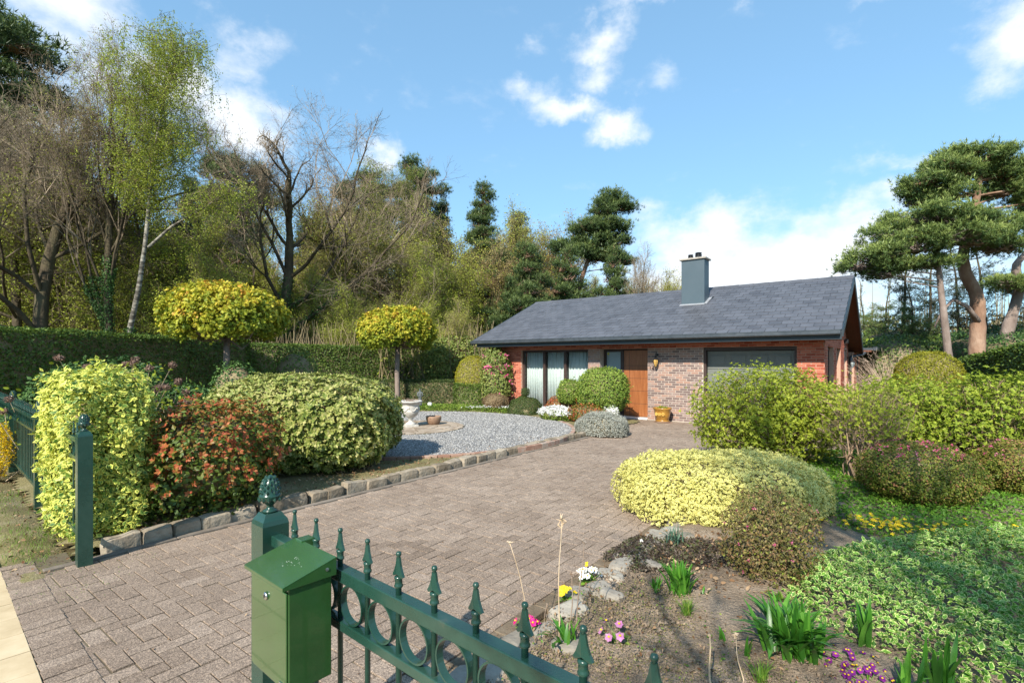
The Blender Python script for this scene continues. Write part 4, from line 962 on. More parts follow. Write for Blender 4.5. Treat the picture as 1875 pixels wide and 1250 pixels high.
def shrub(name, label, cat, loc, rad, n, leaf, size, p=2.2, bump=.06, f=4, zc=None, zmin=None, rz=RZ, tpl=LEAF4, seed=1, depth=.28, core=True, group=None, rnd=.9, up=.25,
          tint=(.5, .28), toptint=0, extra=None, stems=0, core_k=None, stem_mat=None, sprigs=None, bump2=.035):
    """a clipped or loose bush standing at loc; rad = half sizes, height = 2*rad[2] or zc + rad[2]"""
    r = np.random.default_rng(seed)
    zc = rad[2] * .98 if zc is None else zc
    zmin = -zc / rad[2] + .02 if zmin is None else zmin; zmin = max(zmin, -.999)
    o = empty(name, loc, rz, label=label, cat=cat, group=group)
    P, D = shell(r, n, (0, 0, zc), rad, p, bump, f, seed, zmin, depth, bump2)
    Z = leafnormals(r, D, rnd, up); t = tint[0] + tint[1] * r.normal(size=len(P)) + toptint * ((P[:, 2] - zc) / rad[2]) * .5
    g = G(); scatter(g, tpl, P, frames(Z, r), size * r.uniform(.65, 1.25, len(P)), np.clip(t, 0, 1))
    if extra: extra(g, r, P, D)
    ns = int(4 + 26 * rad[0] * rad[2]) if sprigs is None else sprigs       # stray shoots that outgrow the clipped face
    if ns:
        ix = r.choice(len(P), ns); dd = norm(D[ix] + r.normal(size=(ns, 3)) * .3 + [0, 0, .5]); Ls = r.uniform(.04, .13, ns) * (1 + rad[2] * .5)
        V, Fq = sticks(P[ix] - dd * .03, P[ix] + dd * Ls[:, None], .0018 + size * .02, .001, 3); g.add(V, Fq, .3, 0)
        for q in range(7): Xs = norm(dd * .6 + r.normal(size=(ns, 3)) * .7); scatter(g, tpl, P[ix] + dd * (Ls * (.25 + .75 * q / 6))[:, None], frames(np.cross(Xs, r.normal(size=(ns, 3))), r, Xs), size * r.uniform(.5, 1.0, ns), np.clip(.6 + .25 * r.normal(size=ns), 0, 1))
    g.build('foliage', leaf if isinstance(leaf, list) else [leaf], o)
    if core or stems:
        g = G()
        if core: core_mesh(g, (0, 0, zc), rad, p, bump, f, seed, zmin, core_k or min(.93, 1 - depth * .72 - bump2 * .5))
        if core: g.build('inner_growth', stem_mat or m_btwig, o)
    if stems:
        g = G(); twiggy(g, r, (0, 0, zc), np.array(rad), stems); g.build('stems', stem_mat or m_btwig, o)
    return o
def stars(g, r, P, D, n, tpl_n=6, size=.03, mat=1, tint=(.8, .15), sel=None):
    """whorls of new leaves at the shoot tips"""
    idx = r.choice(len(P) if sel is None else np.where(sel)[0], n); C_ = P[idx] + D[idx] * size * .4
    for k in range(tpl_n):
        a = 2 * math.pi * k / tpl_n; F0 = frames(D[idx] + [0, 0, .3], np.random.default_rng(5)); 
        X = F0[:, :, 0] * math.cos(a) + F0[:, :, 1] * math.sin(a) + F0[:, :, 2] * .5
        scatter(g, LEAF4, C_, frames(F0[:, :, 2] - X * .4 + r.normal(size=X.shape) * .15, r, X), size * r.uniform(.7, 1.2, len(C_)), np.clip(tint[0] + tint[1] * r.normal(size=len(C_)), 0, 1), mat)
def loc_h(a, b, z=0.05): return W(a, b, z)

def green_side(g, r, P, D):  # greener leaves right and low; part of that side's shade is in their colour
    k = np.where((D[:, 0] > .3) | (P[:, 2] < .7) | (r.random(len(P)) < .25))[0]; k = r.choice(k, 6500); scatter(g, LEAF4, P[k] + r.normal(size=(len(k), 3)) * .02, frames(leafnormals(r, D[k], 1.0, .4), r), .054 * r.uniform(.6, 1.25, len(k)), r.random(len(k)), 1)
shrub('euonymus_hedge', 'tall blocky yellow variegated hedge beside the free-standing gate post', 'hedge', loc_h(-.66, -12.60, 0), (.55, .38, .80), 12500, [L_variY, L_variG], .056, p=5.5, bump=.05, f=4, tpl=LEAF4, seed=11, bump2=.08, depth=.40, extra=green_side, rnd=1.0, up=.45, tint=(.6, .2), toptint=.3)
shrub('photinia', 'red and green shrub with bronze young leaves on the left driveway edge', 'shrub', loc_h(-.46, -11.65), (.68, .78, .57), 11000, [L_phot, L_phot], .055, p=2.6, bump=.17, f=5, seed=12, bump2=.08, depth=.45, toptint=.3, tint=(.30, .16), extra=lambda g, r, P, D: stars(g, r, P, D, 760, 6, .050, 1, (.64, .22), D[:, 2] > -.3), stems=30)
shrub('photinia', 'low orange-leaved shrub behind the red and green one', 'shrub', loc_h(-1.35, -11.3), (.62, .6, .56), 9000, [L_phot, L_phot], .042, p=2.4, bump=.12, f=5, seed=13, depth=.4, tint=(.5, .15), extra=lambda g, r, P, D: stars(g, r, P, D, 600, 5, .04, 1, (.6, .15)))
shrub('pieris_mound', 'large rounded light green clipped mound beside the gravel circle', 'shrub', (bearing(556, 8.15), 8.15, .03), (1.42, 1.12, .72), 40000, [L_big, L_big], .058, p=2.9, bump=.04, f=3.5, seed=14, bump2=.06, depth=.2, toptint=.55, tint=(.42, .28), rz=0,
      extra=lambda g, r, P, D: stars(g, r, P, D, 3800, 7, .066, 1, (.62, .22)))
# beds behind: dark laurels, spent hydrangea heads
shrub('laurel', 'dark green glossy shrub under the spent hydrangea heads', 'shrub', (bearing(190, 8.6), 8.6, 0), (1.1, .8, .86), 12000, L_ivy, .075, p=2.3, bump=.12, seed=15, depth=.35, rz=.3)
shrub('laurel', 'low dark green shrub between the variegated hedge and the large mound', 'shrub', (bearing(325, 8.9), 8.9, 0), (.75, .7, .66), 9000, L_ivy, .07, p=2.3, bump=.12, seed=16, depth=.35, rz=.3)
shrub('laurel', 'low dark leafy shrub right behind the left fence', 'shrub', (bearing(75, 8.4), 8.4, 0), (.8, .5, .62), 6000, L_ivy, .06, seed=17, bump=.14, depth=.45)
def hydrangea(px, Y, h, nh, label, seed, spread=.55):
    nh = int(nh * 1.7); r = np.random.default_rng(seed); o = empty('spent_hydrangea', (bearing(px, Y), Y, 0), label=label, cat='plant', group='hydrangeas with spent heads')
    g = G(); A = r.normal(size=(nh, 3)) * [.12, .12, 0]; B = np.stack([r.normal(size=nh) * spread, r.normal(size=nh) * .3, h * r.uniform(.6, 1.0, nh)], 1)
    Mid = (A + B) / 2 + r.normal(size=A.shape) * .05; V, Fq = sticks(A, Mid, .006, .005, 4); g.add(V, Fq); V, Fq = sticks(Mid, B, .005, .003, 4); g.add(V, Fq); g.build('stems', m_stalk, o)
    g = G()
    for q in B:
        P, D = shell(r, 170, q, (.055, .055, .045), 2, .1, 8, 3, -1, .5); scatter(g, LEAF4, P, frames(leafnormals(r, D, .8, 0), r), .026 * r.uniform(.7, 1.3, len(P)), r.random(len(P)))
    g.build('flower_heads', L_spent, o)
    g = G(); n = nh * 10; P = np.stack([r.normal(size=n) * spread, r.normal(size=n) * .3, h * r.uniform(.3, .95, n)], 1); scatter(g, LEAF6, P, frames(r.normal(size=(n, 3)) + [0, 0, 1], r), r.uniform(.05, .09, n), r.random(n)); g.build('young_leaves', L_fresh, o)
L_spent = leaf_mat('spent_petal', [(.12, .07, .05), (.22, .14, .11), (.34, .24, .19)], clump=6, transl=.2, rough=.9, spec=.1)
hydrangea(225, 7.6, 1.78, 13, 'tall brown spent hydrangea heads above the variegated hedge', 3, .42)
hydrangea(132, 7.7, 1.66, 10, 'brown spent hydrangea heads to the left above the variegated hedge', 4, .35)
hydrangea(305, 8.0, 1.38, 9, 'spent hydrangea heads right of the variegated hedge, over the orange shrub', 5, .4)
hydrangea(60, 7.4, 1.15, 8, 'bare stems with a few dry heads behind the left fence', 6, .4)

def hedge(name, label, pts, half, n, leaf, size, seed, cat='hedge', topleaf=None, bump=.05, density_front=1.0):
    """clipped wall of foliage following pts [(x, y, height)]"""
    r = np.random.default_rng(seed); pts = np.array(pts, float)
    o = empty(name, (pts[0, 0], pts[0, 1], 0), label=label, cat=cat)
    org = np.array([pts[0, 0], pts[0, 1], 0.0])
    seg = np.linalg.norm(np.diff(pts[:, :2], axis=0), axis=1); cum = np.concatenate([[0], np.cumsum(seg)]); Ln = cum[-1]
    def at(s):
        return np.stack([np.interp(s, cum, pts[:, k]) for k in range(3)], 1)
    def nor(s):
        i = np.clip(np.searchsorted(cum, s, side='right') - 1, 0, len(seg) - 1); d = np.diff(pts[:, :2], axis=0)[i] / seg[i][:, None]; return np.stack([d[:, 1], -d[:, 0]], 1)
    g = G()
    hmean = pts[:, 2].mean(); A = np.array([hmean * 1.0, half * 2, hmean * .55, 0]); A[3] = hmean * half * 4 / Ln * 1.6; nn = (n * A / A.sum()).astype(int)
    for side, m in zip((1, 0, -1, 2), nn):
        s = r.random(m) * Ln; c = at(s); q = nor(s)
        if side == 0: off = r.uniform(-half, half, m); z = c[:, 2]; D = np.tile([0, 0, 1.0], (m, 1))
        elif side == 2:
            s = np.where(r.random(m) < .5, 0, Ln); c = at(s); q = nor(np.clip(s, .001, Ln - .001)); off = r.uniform(-half, half, m); z = r.random(m) * c[:, 2]; e = np.where(s > 0, 1, -1)[:, None]; D = np.concatenate([np.stack([-q[:, 1], q[:, 0]], 1) * e, np.zeros((m, 1))], 1)
        else: off = np.full(m, half * side); z = r.random(m) * c[:, 2]; D = np.concatenate([q * side, np.zeros((m, 1))], 1)
        P = np.stack([c[:, 0] + q[:, 0] * off, c[:, 1] + q[:, 1] * off, z], 1)
        rd = np.minimum(1, (c[:, 2] - z) / .12) if side else np.minimum(1, (half - abs(off)) / .1)
        k = bump * wob(P, seed, 2.6, 4) - .16 * r.random(m) ** 2 - (1 - rd) * .05
        P = P + D * k[:, None]
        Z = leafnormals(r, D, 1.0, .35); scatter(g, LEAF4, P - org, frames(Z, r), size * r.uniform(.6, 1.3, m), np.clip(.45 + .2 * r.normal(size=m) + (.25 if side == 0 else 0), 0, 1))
    g.build('foliage', leaf, o)
    g = G()
    for i in range(len(pts) - 1):
        p0, p1 = pts[i], pts[i + 1]; d = (p1 - p0)[:2] / seg[i]; q = np.array([d[1], -d[0]]); h2 = half - .10
        V = []
        for p in (p0, p1):
            for sgn in (-1, 1): V += [(*(p[:2] - org[:2] + q * h2 * sgn), 0), (*(p[:2] - org[:2] + q * h2 * sgn), p[2] - .11)]
        g.add(V, [(0, 1, 5, 4), (2, 6, 7, 3), (1, 3, 7, 5), (0, 2, 3, 1), (4, 5, 7, 6)], .3)
    g.build('inner_growth', m_btwig, o)
    return o
hedge('yew_hedge', 'tall dark clipped hedge along the left side of the garden', [(-12.6, 5.2, 2.35), (-11.2, 9.5, 2.40), (-9.4, 17.6, 2.47)], .42, 90000, L_yew, .062, 31)
hedge('yew_hedge', 'tall sunlit clipped hedge behind the right-hand ball tree', [(-9.9, 17.9, 2.36), (-4.3, 22.0, 2.26)], .40, 42000, L_yewlit, .07, 32)
hedge('box_hedge', 'knee-high clipped hedge with dark front behind the stone urn', [(-5.35, 19.6, 1.0), (-2.1, 19.3, 1.0)], .26, 14000, L_dark, .05, 33)
hedge('box_hedge', 'short sunlit end of low clipped hedge before the golden topiary', [(-1.98, 18.4, .92), (-.95, 17.75, .9)], .26, 9000, L_yewlit, .05, 34)
hedge('thuja_hedge', 'dark clipped hedge running away at the right edge of the garden', [(15.3, 17.2, 1.70), (14.1, 15.2, 1.80), (12.8, 12.6, 2.06), (12.0, 10.9, 2.15)], .5, 60000, L_yew, .07, 35)

def blossoms(leafm_idx=1, n=60, size=.05, sel=None):
    def fn(g, r, P, D):
        ok = np.where(sel(P, D))[0] if sel else np.arange(len(P)); idx = r.choice(ok, n); C_ = P[idx] + D[idx] * .02
        for k in range(7):
            X = norm(r.normal(size=(n, 3))); scatter(g, LEAF4, C_ + X * size * .3, frames(D[idx] + r.normal(size=(n, 3)) * .7, r, X), size * r.uniform(.7, 1.2, n), r.random(n), leafm_idx)
    return fn
F_pink = leaf_mat('pink_petal', [(.55, .05, .16), (.70, .12, .28), (.78, .25, .42)], clump=8, transl=.3)
F_white = leaf_mat('white_petal', [(.72, .72, .70), (.82, .82, .80)], clump=8, transl=.3)
F_yellow = leaf_mat('yellow_petal', [(.75, .48, .01), (.85, .66, .03)], clump=8, transl=.3)
F_purple = leaf_mat('purple_petal', [(.10, .01, .12), (.22, .02, .24)], clump=8, transl=.2)
F_magenta = leaf_mat('magenta_petal', [(.65, .01, .18), (.80, .03, .28)], clump=8, transl=.2)
F_mauve = leaf_mat('mauve_petal', [(.45, .16, .38), (.60, .28, .50)], clump=8, transl=.3)
shrub('rhododendron', 'broad pale green rhododendron behind the golden ball, left of the house', 'shrub', (bearing(822, 21.2), 21.2, 0), (1.5, .9, 1.22), 9000, [L_rhodo, F_pink], .10, p=2.2, bump=.12, f=3, seed=41, depth=.4, rz=0, extra=blossoms(1, 10, .09), stems=40, tpl=LEAF6, zc=1.5, core=False)
shrub('rhododendron', 'rhododendron with pink flowers against the red brick corner', 'shrub', (bearing(908, 17.55), 17.55, 0), (.52, .42, 1.10), 5200, [L_rhodo, F_pink], .085, p=2.3, bump=.10, f=4, seed=42, depth=.4, rz=0, extra=blossoms(1, 46, .085), stems=14, zc=1.15, core_k=.7)
shrub('golden_topiary', 'golden yellow egg-shaped clipped bush behind the low hedge', 'topiary', (bearing(866, 18.6), 18.75, 0), (.66, .66, .92), 17000, L_gold, .04, p=2.2, bump=.012, f=3, seed=43, depth=.06, rz=0, zc=.98)
shrub('heather', 'small rounded russet brown shrub by the left end of the house', 'shrub', (bearing(907, 16.9), 16.9, .05), (.42, .36, .29), 6000, L_brown, .035, p=2.2, bump=.05, seed=44, depth=.15)
def knob(g, r, P, D):
    P2, D2 = shell(r, 2200, (0, 0, .70), (.12, .12, .12), 3.5, .01, 3, 5, -1, .1); scatter(g, LEAF4, P2, frames(leafnormals(r, D2, .7, .2), r), .022 * r.uniform(.7, 1.2, len(P2)), np.clip(.4 + .2 * r.normal(size=len(P2)), 0, 1))
shrub('dome_topiary', 'dark green clipped dome with a square knob in front of the windows', 'topiary', (bearing(962, 15.9), 15.9, .04), (.56, .5, .50), 14000, L_dark, .03, p=2.2, bump=.01, f=3, seed=45, depth=.06, zc=.06, extra=knob)
shrub('pieris', 'low red-leaved shrub under the front windows', 'shrub', (bearing(1030, 15.3), 15.3, .04), (.55, .35, .30), 4500, [L_phot, L_phot], .045, seed=46, bump=.12, depth=.35, tint=(.7, .2))
shrub('pieris', 'low red and olive shrub at the foot of the round-headed shrub', 'shrub', (bearing(1075, 13.6), 13.6, .04), (.55, .35, .27), 4500, [L_phot, L_phot], .045, seed=47, bump=.12, depth=.35, tint=(.5, .25))
shrub('candytuft', 'mat of white flowers at the rim of the gravel circle', 'flowers', (bearing(1020, 14.1), 14.1, .03), (.52, .34, .20), 4500, [L_round, F_white], .035, seed=48, bump=.1, depth=.3, extra=blossoms(1, 420, .05, lambda P, D: D[:, 2] > .15))
shrub('candytuft', 'small patch of white flowers beneath the round-headed shrub', 'flowers', (bearing(1118, 13.4), 13.4, .03), (.22, .16, .24), 1500, [L_round, F_white], .035, seed=49, bump=.1, depth=.3, extra=blossoms(1, 120, .05, lambda P, D: D[:, 2] > .15))
shrub('round_shrub', 'round-headed clipped shrub in front of the door', 'shrub', (bearing(1103, 13.95), 13.95, .03), (.72, .62, .62), 14000, L_round, .05, p=2.5, bump=.045, f=4, seed=50, depth=.2, zc=.86, zmin=-.85, stems=20, toptint=.3)
shrub('round_shrub', 'smaller rounded shrub peeping out left of the round-headed one', 'shrub', (bearing(1043, 14.7), 14.7, .03), (.36, .34, .36), 5000, L_round, .045, p=2.3, bump=.05, seed=51, depth=.2, zc=.78, zmin=-.9, stems=10)
def spikes(g, r, P, D):
    n = 3000; idx = r.choice(len(P), n); X = norm(D[idx] + [0, 0, .8] + r.normal(size=(n, 3)) * .25)
    V, Fq = sticks(P[idx] * .9, P[idx] * .9 + X * r.uniform(.05, .11, (n, 1)), .003, .0015, 3); g.add(V, Fq, .75, 0)
shrub('lavender', 'low grey lavender bush where the gravel meets the driveway', 'shrub', (bearing(1102, 11.75), 11.75, .02), (.64, .5, .40), 13000, L_lav, .032, p=2.4, bump=.06, f=6, seed=52, depth=.2, zc=.1, extra=spikes, rnd=1.2)

# right-hand side of the garden
def loose(name, label, loc, rad, zc, n, leaf, size, seed, stems, clusters, tint=(.55, .2), tpl=LEAF4, base=None, r0=.012, csize=.16, cat='shrub', group=None, mats=None, extra=None, stemmat=None, wh=5):
    """open shrub: leaf whorls in clusters at twig ends, daylight between"""
    r = np.random.default_rng(seed); o = empty(name, loc, 0, label=label, cat=cat, group=group); rad = np.array(rad, float)
    C_, D = shell(r, clusters, (0, 0, zc), rad, 2.6, .10, 3, seed, max(-.95, -zc / rad[2] + .12), .65)
    per = max(1, n // clusters // wh); idx = np.repeat(np.arange(len(C_)), per); Q = C_[idx] + r.normal(size=(len(idx), 3)) * csize * .5; Dq = norm(D[idx] + r.normal(size=(len(idx), 3)) * .5 + [0, 0, .5])
    g = G()
    for k in range(wh):
        a = 2 * math.pi * k / wh; F0 = frames(Dq, np.random.default_rng(seed + 1)); X = F0[:, :, 0] * math.cos(a) + F0[:, :, 1] * math.sin(a) + F0[:, :, 2] * .45
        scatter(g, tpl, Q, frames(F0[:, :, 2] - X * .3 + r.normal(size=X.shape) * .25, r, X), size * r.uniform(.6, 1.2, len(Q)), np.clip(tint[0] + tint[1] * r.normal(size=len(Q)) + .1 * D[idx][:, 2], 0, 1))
    if extra: extra(g, r, Q, Dq)
    g.build('foliage', mats or [leaf], o)
    g = G(); twiggy(g, r, (0, 0, zc), rad, stems, r0, base=base, wig=.2, seg=5)
    sel = r.choice(len(C_), min(len(C_), 1400)); In = C_[sel] * [.82, .82, .9] + r.normal(size=(len(sel), 3)) * .05; V, Fq = sticks(In, C_[sel], .004, .002, 3); g.add(V, Fq)
    g.build('stems', stemmat or m_stem, o); return o
m_stem = solid('shrub_stem', [(.14, .09, .055), (.27, .19, .125), (.38, .29, .20)], rough=.9, scale=6, bump=0, spec=.1)
loose('deciduous_azalea', 'broad leafy azalea in front of the garage door', (bearing(1415, 8.1), 8.1, .03), (1.12, .75, .70), .80, 62000, L_fresh, .036, 61, 110, 1900, r0=.011)
loose('deciduous_azalea', 'small multi-stemmed shrub with bare trunk right of the broad azalea', (bearing(1585, 7.0), 7.0, .03), (.55, .5, .42), .93, 7500, L_fresh, .032, 62, 30, 520, r0=.02, tint=(.65, .2), base=(-.08, 0, 0))
loose('hydrangea_bush', 'bright green bush between the azalea and the right-hand shrubs', (bearing(1690, 8.0), 8.0, .02), (.95, .7, .64), .74, 19000, L_hyd, .045, 63, 80, 900, tpl=LEAF6)
loose('hydrangea_bush', 'tallest of the bright green bushes at the right, with upright sprigs', (bearing(1815, 7.5), 7.5, .02), (.85, .6, .70), .72, 17000, L_hyd, .045, 64, 80, 800, tpl=LEAF6)
loose('hydrangea_bush', 'bright green bush cut by the right edge of the photo', (bearing(1930, 7.9), 7.9, .02), (.8, .6, .66), .72, 10000, L_hyd, .045, 65, 60, 500, tpl=LEAF6)
loose('hydrangea_bush', 'thin leafy bush behind the small multi-stemmed shrub', (bearing(1610, 9.6), 9.6, .02), (.9, .6, .50), .74, 12000, L_hyd, .042, 66, 60, 600)
shrub('golden_shrub', 'low yellow-green rounded shrub before the clipped dome at the right', 'shrub', (bearing(1688, 10.5), 10.5, 0), (.6, .5, .62), 7000, L_hyd, .045, seed=67, bump=.04, depth=.2, tint=(.9, .1))
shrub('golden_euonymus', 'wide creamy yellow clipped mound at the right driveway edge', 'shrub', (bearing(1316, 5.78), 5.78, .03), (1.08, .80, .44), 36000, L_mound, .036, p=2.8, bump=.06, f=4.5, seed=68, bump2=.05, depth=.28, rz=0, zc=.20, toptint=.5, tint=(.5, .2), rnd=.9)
def redbuds(n, size=.018, m=1, sel=None): return blossoms(m, n, size, sel)
shrub('bronze_azalea', 'dark bronze azalea in front of the creamy mound', 'shrub', (bearing(1410, 3.85), 3.85, .04), (.33, .32, .36), 7500, [L_azdk, F_pink], .024, p=2.3, bump=.1, f=7, seed=69, depth=.55, rz=0, zc=.33, core=False, extra=redbuds(26, .012), stems=70, rnd=1.2)
shrub('pink_azalea', 'rounded azalea with pink buds on top, beside the yellow flowers', 'shrub', (bearing(1683, 6.05), 6.05, .03), (.63, .56, .39), 24000, [L_azal, F_pink], .028, p=2.15, bump=.06, f=5, seed=70, depth=.3, rz=0, zc=.32, stems=40, extra=redbuds(120, .022, 1, lambda P, D: (D[:, 2] > .72)), core_k=.75)
shrub('pink_azalea', 'second rounded pink-budded azalea, cut by the right edge of the photo', 'shrub', (bearing(1895, 6.35), 6.35, .03), (.62, .56, .37), 22000, [L_azal, F_pink], .028, p=2.15, bump=.05, f=5, seed=71, depth=.3, rz=0, zc=.30, stems=40, tint=(.65, .2), extra=redbuds(110, .022, 1, lambda P, D: (D[:, 2] > .6)), core_k=.75)
shrub('dome_topiary', 'large green clipped dome behind the bright bushes at the right', 'topiary', (bearing(1700, 14.5), 14.5, 0), (.84, .8, 1.0), 24000, L_gold, .045, p=2.3, bump=.012, f=3, seed=72, depth=.07, zc=.98, tint=(.34, .16))
def spray(name, label, loc, n, h, spread, seed):
    r = np.random.default_rng(seed); o = empty(name, loc, 0, label=label, cat='shrub'); g = G(); A = r.normal(size=(n, 3)) * [.08, .08, 0]
    D = norm(np.stack([r.normal(size=n) * spread, r.normal(size=n) * spread, np.full(n, 1.0)], 1)); prev = A
    for k in range(5):
        cur = prev + D * h / 5 * r.uniform(.8, 1.2, (n, 1)); V, Fq = sticks(prev, cur, .006 - .001 * k, .005 - .001 * k, 3); g.add(V, Fq, r.random()); D = norm(D + [0, 0, -.10] + r.normal(size=(n, 3)) * .06); prev = cur
        B = cur + norm(D + r.normal(size=(n, 3)) * .5) * .16; V, Fq = sticks(cur, B, .003, .0015, 3); g.add(V, Fq, .7)
    g.build('stems', solid('pale_stem', [(.36, .25, .17), (.52, .40, .30), (.62, .50, .40)], rough=.9, bump=0), o)
spray('bare_broom', 'spray of bare pinkish stems beside the rear of the house', (bearing(1640, 15.6), 15.6, 0), 420, 1.9, .62, 73)

# ------------------------------------------------------------------ near flower bed
def inpts(poly, n, r):
    poly = np.array(poly); lo, hi = poly.min(0), poly.max(0); out = []
    P = r.uniform(lo, hi, (n * 3, 2)); ins = np.zeros(len(P), bool); m = len(poly)
    for i in range(m):
        a, b = poly[i], poly[(i + 1) % m]; ins ^= ((a[1] > P[:, 1]) != (b[1] > P[:, 1])) & (P[:, 0] < (b[0] - a[0]) * (P[:, 1] - a[1]) / (b[1] - a[1] + 1e-12) + a[0])
    return P[ins][:n]
def edge_dist(P, poly):
    poly = np.array(poly); d = np.full(len(P), 1e9)
    for i in range(len(poly)):
        a, b = poly[i], poly[(i + 1) % len(poly)]; ab = b - a; t = np.clip(((P - a) @ ab) / (ab @ ab), 0, 1); d = np.minimum(d, np.linalg.norm(P - a - t[:, None] * ab, axis=1))
    return d
def carpet(name, label, poly, n, leafs, size, h, seed, tpl=LEAF6, flowers=None, kind='stuff', f=5, layers=1, cat=None):
    r = np.random.default_rng(seed); P = inpts(poly, n, r); d = edge_dist(P, poly)
    hh = h * np.clip(d / .22, .12, 1) ** .6 * (1 + .30 * wob(np.stack([P[:, 0], P[:, 1], P[:, 0] * 0], 1), seed, f, 3))
    z = .04 + hh * (1 - .55 * r.random(len(P)) ** 1.6)
    Q = np.stack([P[:, 0], P[:, 1], z], 1); Z = norm(r.normal(size=(len(P), 3)) * .65 + [0, 0, 1]); g = G()
    scatter(g, tpl, Q, frames(Z, r), size * r.uniform(.55, 1.25, len(P)), np.clip(.5 + .22 * r.normal(size=len(P)), 0, 1))
    if flowers: flowers(g, r, Q)
    return g.build(name, leafs, kind=kind, label=label)
VP = [(1.90, 3.55), (2.35, 4.1), (3.1, 4.5), (4.4, 4.65), (6.2, 4.8), (7.2, 4.2), (4.5, 1.6), (3.0, 1.9), (2.25, 2.40), (1.98, 2.95), (1.86, 3.3)]
carpet('variegated_periwinkle', 'cream-edged ground cover filling the lower right of the bed', VP, 26000, [L_vinca, L_fresh], .044, .19, 81, flowers=lambda g, r, Q: scatter(g, LEAF6, Q[(wob(Q, 9, 2.2, 2) > .55)][:1800] + [0, 0, .03], frames(r.normal(size=(len(Q[(wob(Q, 9, 2.2, 2) > .55)][:1800]), 3)) * .5 + [0, 0, 1], r), .038, .5, 1))
CP = [(3.15, 4.95), (3.3, 6.2), (3.6, 8.2), (5.5, 9.3), (9, 9.3), (9, 6.0), (6.8, 4.5), (4.4, 4.4), (3.7, 4.45), (3.45, 4.7)]
def cel(g, r, Q):
    for c, n, s in (((bearing(1645, 4.8), 4.8), 60, .30), ((bearing(1600, 5.0), 5.0), 22, .3), ((bearing(1560, 5.1), 5.05), 10, .15), ((bearing(1795, 4.6), 4.55), 26, .16), ((bearing(1700, 4.9), 4.8), 22, .2), ((bearing(1860, 4.8), 4.8), 6, .2)):
        P = np.stack([c[0] + r.normal(size=n) * s * .7, c[1] + r.normal(size=n) * s * .35, np.full(n, .145) + r.normal(size=n) * .012], 1)
        for k in range(6):
            a = k * math.pi / 3; X = np.tile([math.cos(a), math.sin(a), .1], (n, 1)); scatter(g, LEAF4, P, frames(np.tile([0, -.3, 1.0], (n, 1)) + r.normal(size=(n, 3)) * .2, r, X), .022, r.random(n), 1)
carpet('woodland_ground_cover', 'low green ground cover with small yellow flowers around the azaleas', CP, 42000, [L_ground, F_yellow], .040, .07, 82, tpl=LEAF6, flowers=cel)
GB = Wp((-6.0, -1.6), (-2.2, -1.1), (-1.5, -.4), (-6, -.3), (-10, .8), (-9.0, -.6))
carpet('perennial_strip', 'strip of low leafy perennials between the gravel and the low hedge', [(-5.6, 17.3), (-2.2, 16.75), (-.5, 16.2), (.6, 15.6), (.9, 15.9), (.2, 17.4), (-1.8, 18.2), (-5.8, 18.6)], 16000, [L_round, F_white], .055, .16, 83, tpl=LEAF4,
       flowers=lambda g, r, Q: scatter(g, LEAF4, (lambda P: P)(np.stack([r.choice([-1.15, -1.0, -.2, .0], 260) + r.normal(size=260) * .22, 16.55 + r.normal(size=260) * .12, .2 + r.random(260) * .04], 1)), frames(r.normal(size=(260, 3)) * .5 + [0, 0, 1], r), .05, .5, 1))
# blades in tufts: strap-leaved clumps and grasses
def clump(name, label, x, y, n, h, spread, leaf, wd, seed, cat='plant', droop=.9, group=None, segs=5, z0=.04, tip=True):
    r = np.random.default_rng(seed); o = empty(name, (x, y, z0), 0, label=label, cat=cat, group=group); g = G()
    for i in range(n):
        a = r.uniform(0, 6.283); lean = r.uniform(.05, 1) * spread; hh = h * r.uniform(.7, 1.1); bx_, by_ = r.normal() * spread * h * .16, r.normal() * spread * h * .16
        V = []; t = np.linspace(0, 1, segs + 1); rr = lean * hh * (t ** 1.3); zz = hh * (t - droop * lean * .55 * t ** 2.4)
        wv = wd * np.where(t < .15, .55 + 3 * t, 1) * np.clip((1.02 - t) * 2.6, 0, 1) * .5; ca, sa = math.cos(a), math.sin(a)
        for k in range(segs + 1):
            cx_, cy_ = bx_ + ca * rr[k], by_ + sa * rr[k]
            V += [(cx_ - sa * wv[k], cy_ + ca * wv[k], zz[k] + wv[k] * .35), (cx_, cy_, zz[k]), (cx_ + sa * wv[k], cy_ - ca * wv[k], zz[k] + wv[k] * .35)]
        F = [(3 * k + q, 3 * k + q + 1, 3 * k + q + 4, 3 * k + q + 3) for k in range(segs) for q in (0, 1)]
        g.add(V, F, float(np.clip(.5 + r.normal() * .2, 0, 1)), 0, smooth=True)
    g.build('leaves', leaf, o); return o
cl = lambda px, Y: (bearing(px, Y), Y)
clump('lily_clump', 'large clump of broad strap leaves at the bottom of the bed', *cl(1452, 2.86), 150, .35, 1.0, L_strap, .028, 91)
clump('lily_clump', 'middle-sized clump of upright strap leaves in the bare soil', *cl(1246, 3.62), 90, .24, .65, L_strap, .020, 92)
clump('lily_clump', 'smallest clump of strap leaves, left of the middle-sized clump', *cl(1199, 3.66), 16, .12, .6, L_strap, .014, 93)
clump('grass_tuft', 'fine bright grass tuft in front of the middle-sized clump', *cl(1258, 3.30), 90, .13, .7, L_grass, .004, 94)
clump('bulb_shoots', 'thin blue-green bulb leaves under the creamy mound', *cl(1236, 4.55), 34, .24, 1.0, L_blue, .010, 95)
clump('iris_shoot', 'pair of upright iris leaves beside the purple primroses', *cl(1585, 2.92), 12, .30, .45, L_strap, .028, 96)
clump('iris_shoot', 'upright iris leaves at the bottom edge in front of the cream-edged ground cover', *cl(1716, 2.55), 14, .34, .55, L_strap, .026, 97)
clump('iris_shoot', 'low spreading leaves at the bottom edge right of the purple primroses', *cl(1652, 2.50), 12, .24, .75, L_strap, .024, 98)
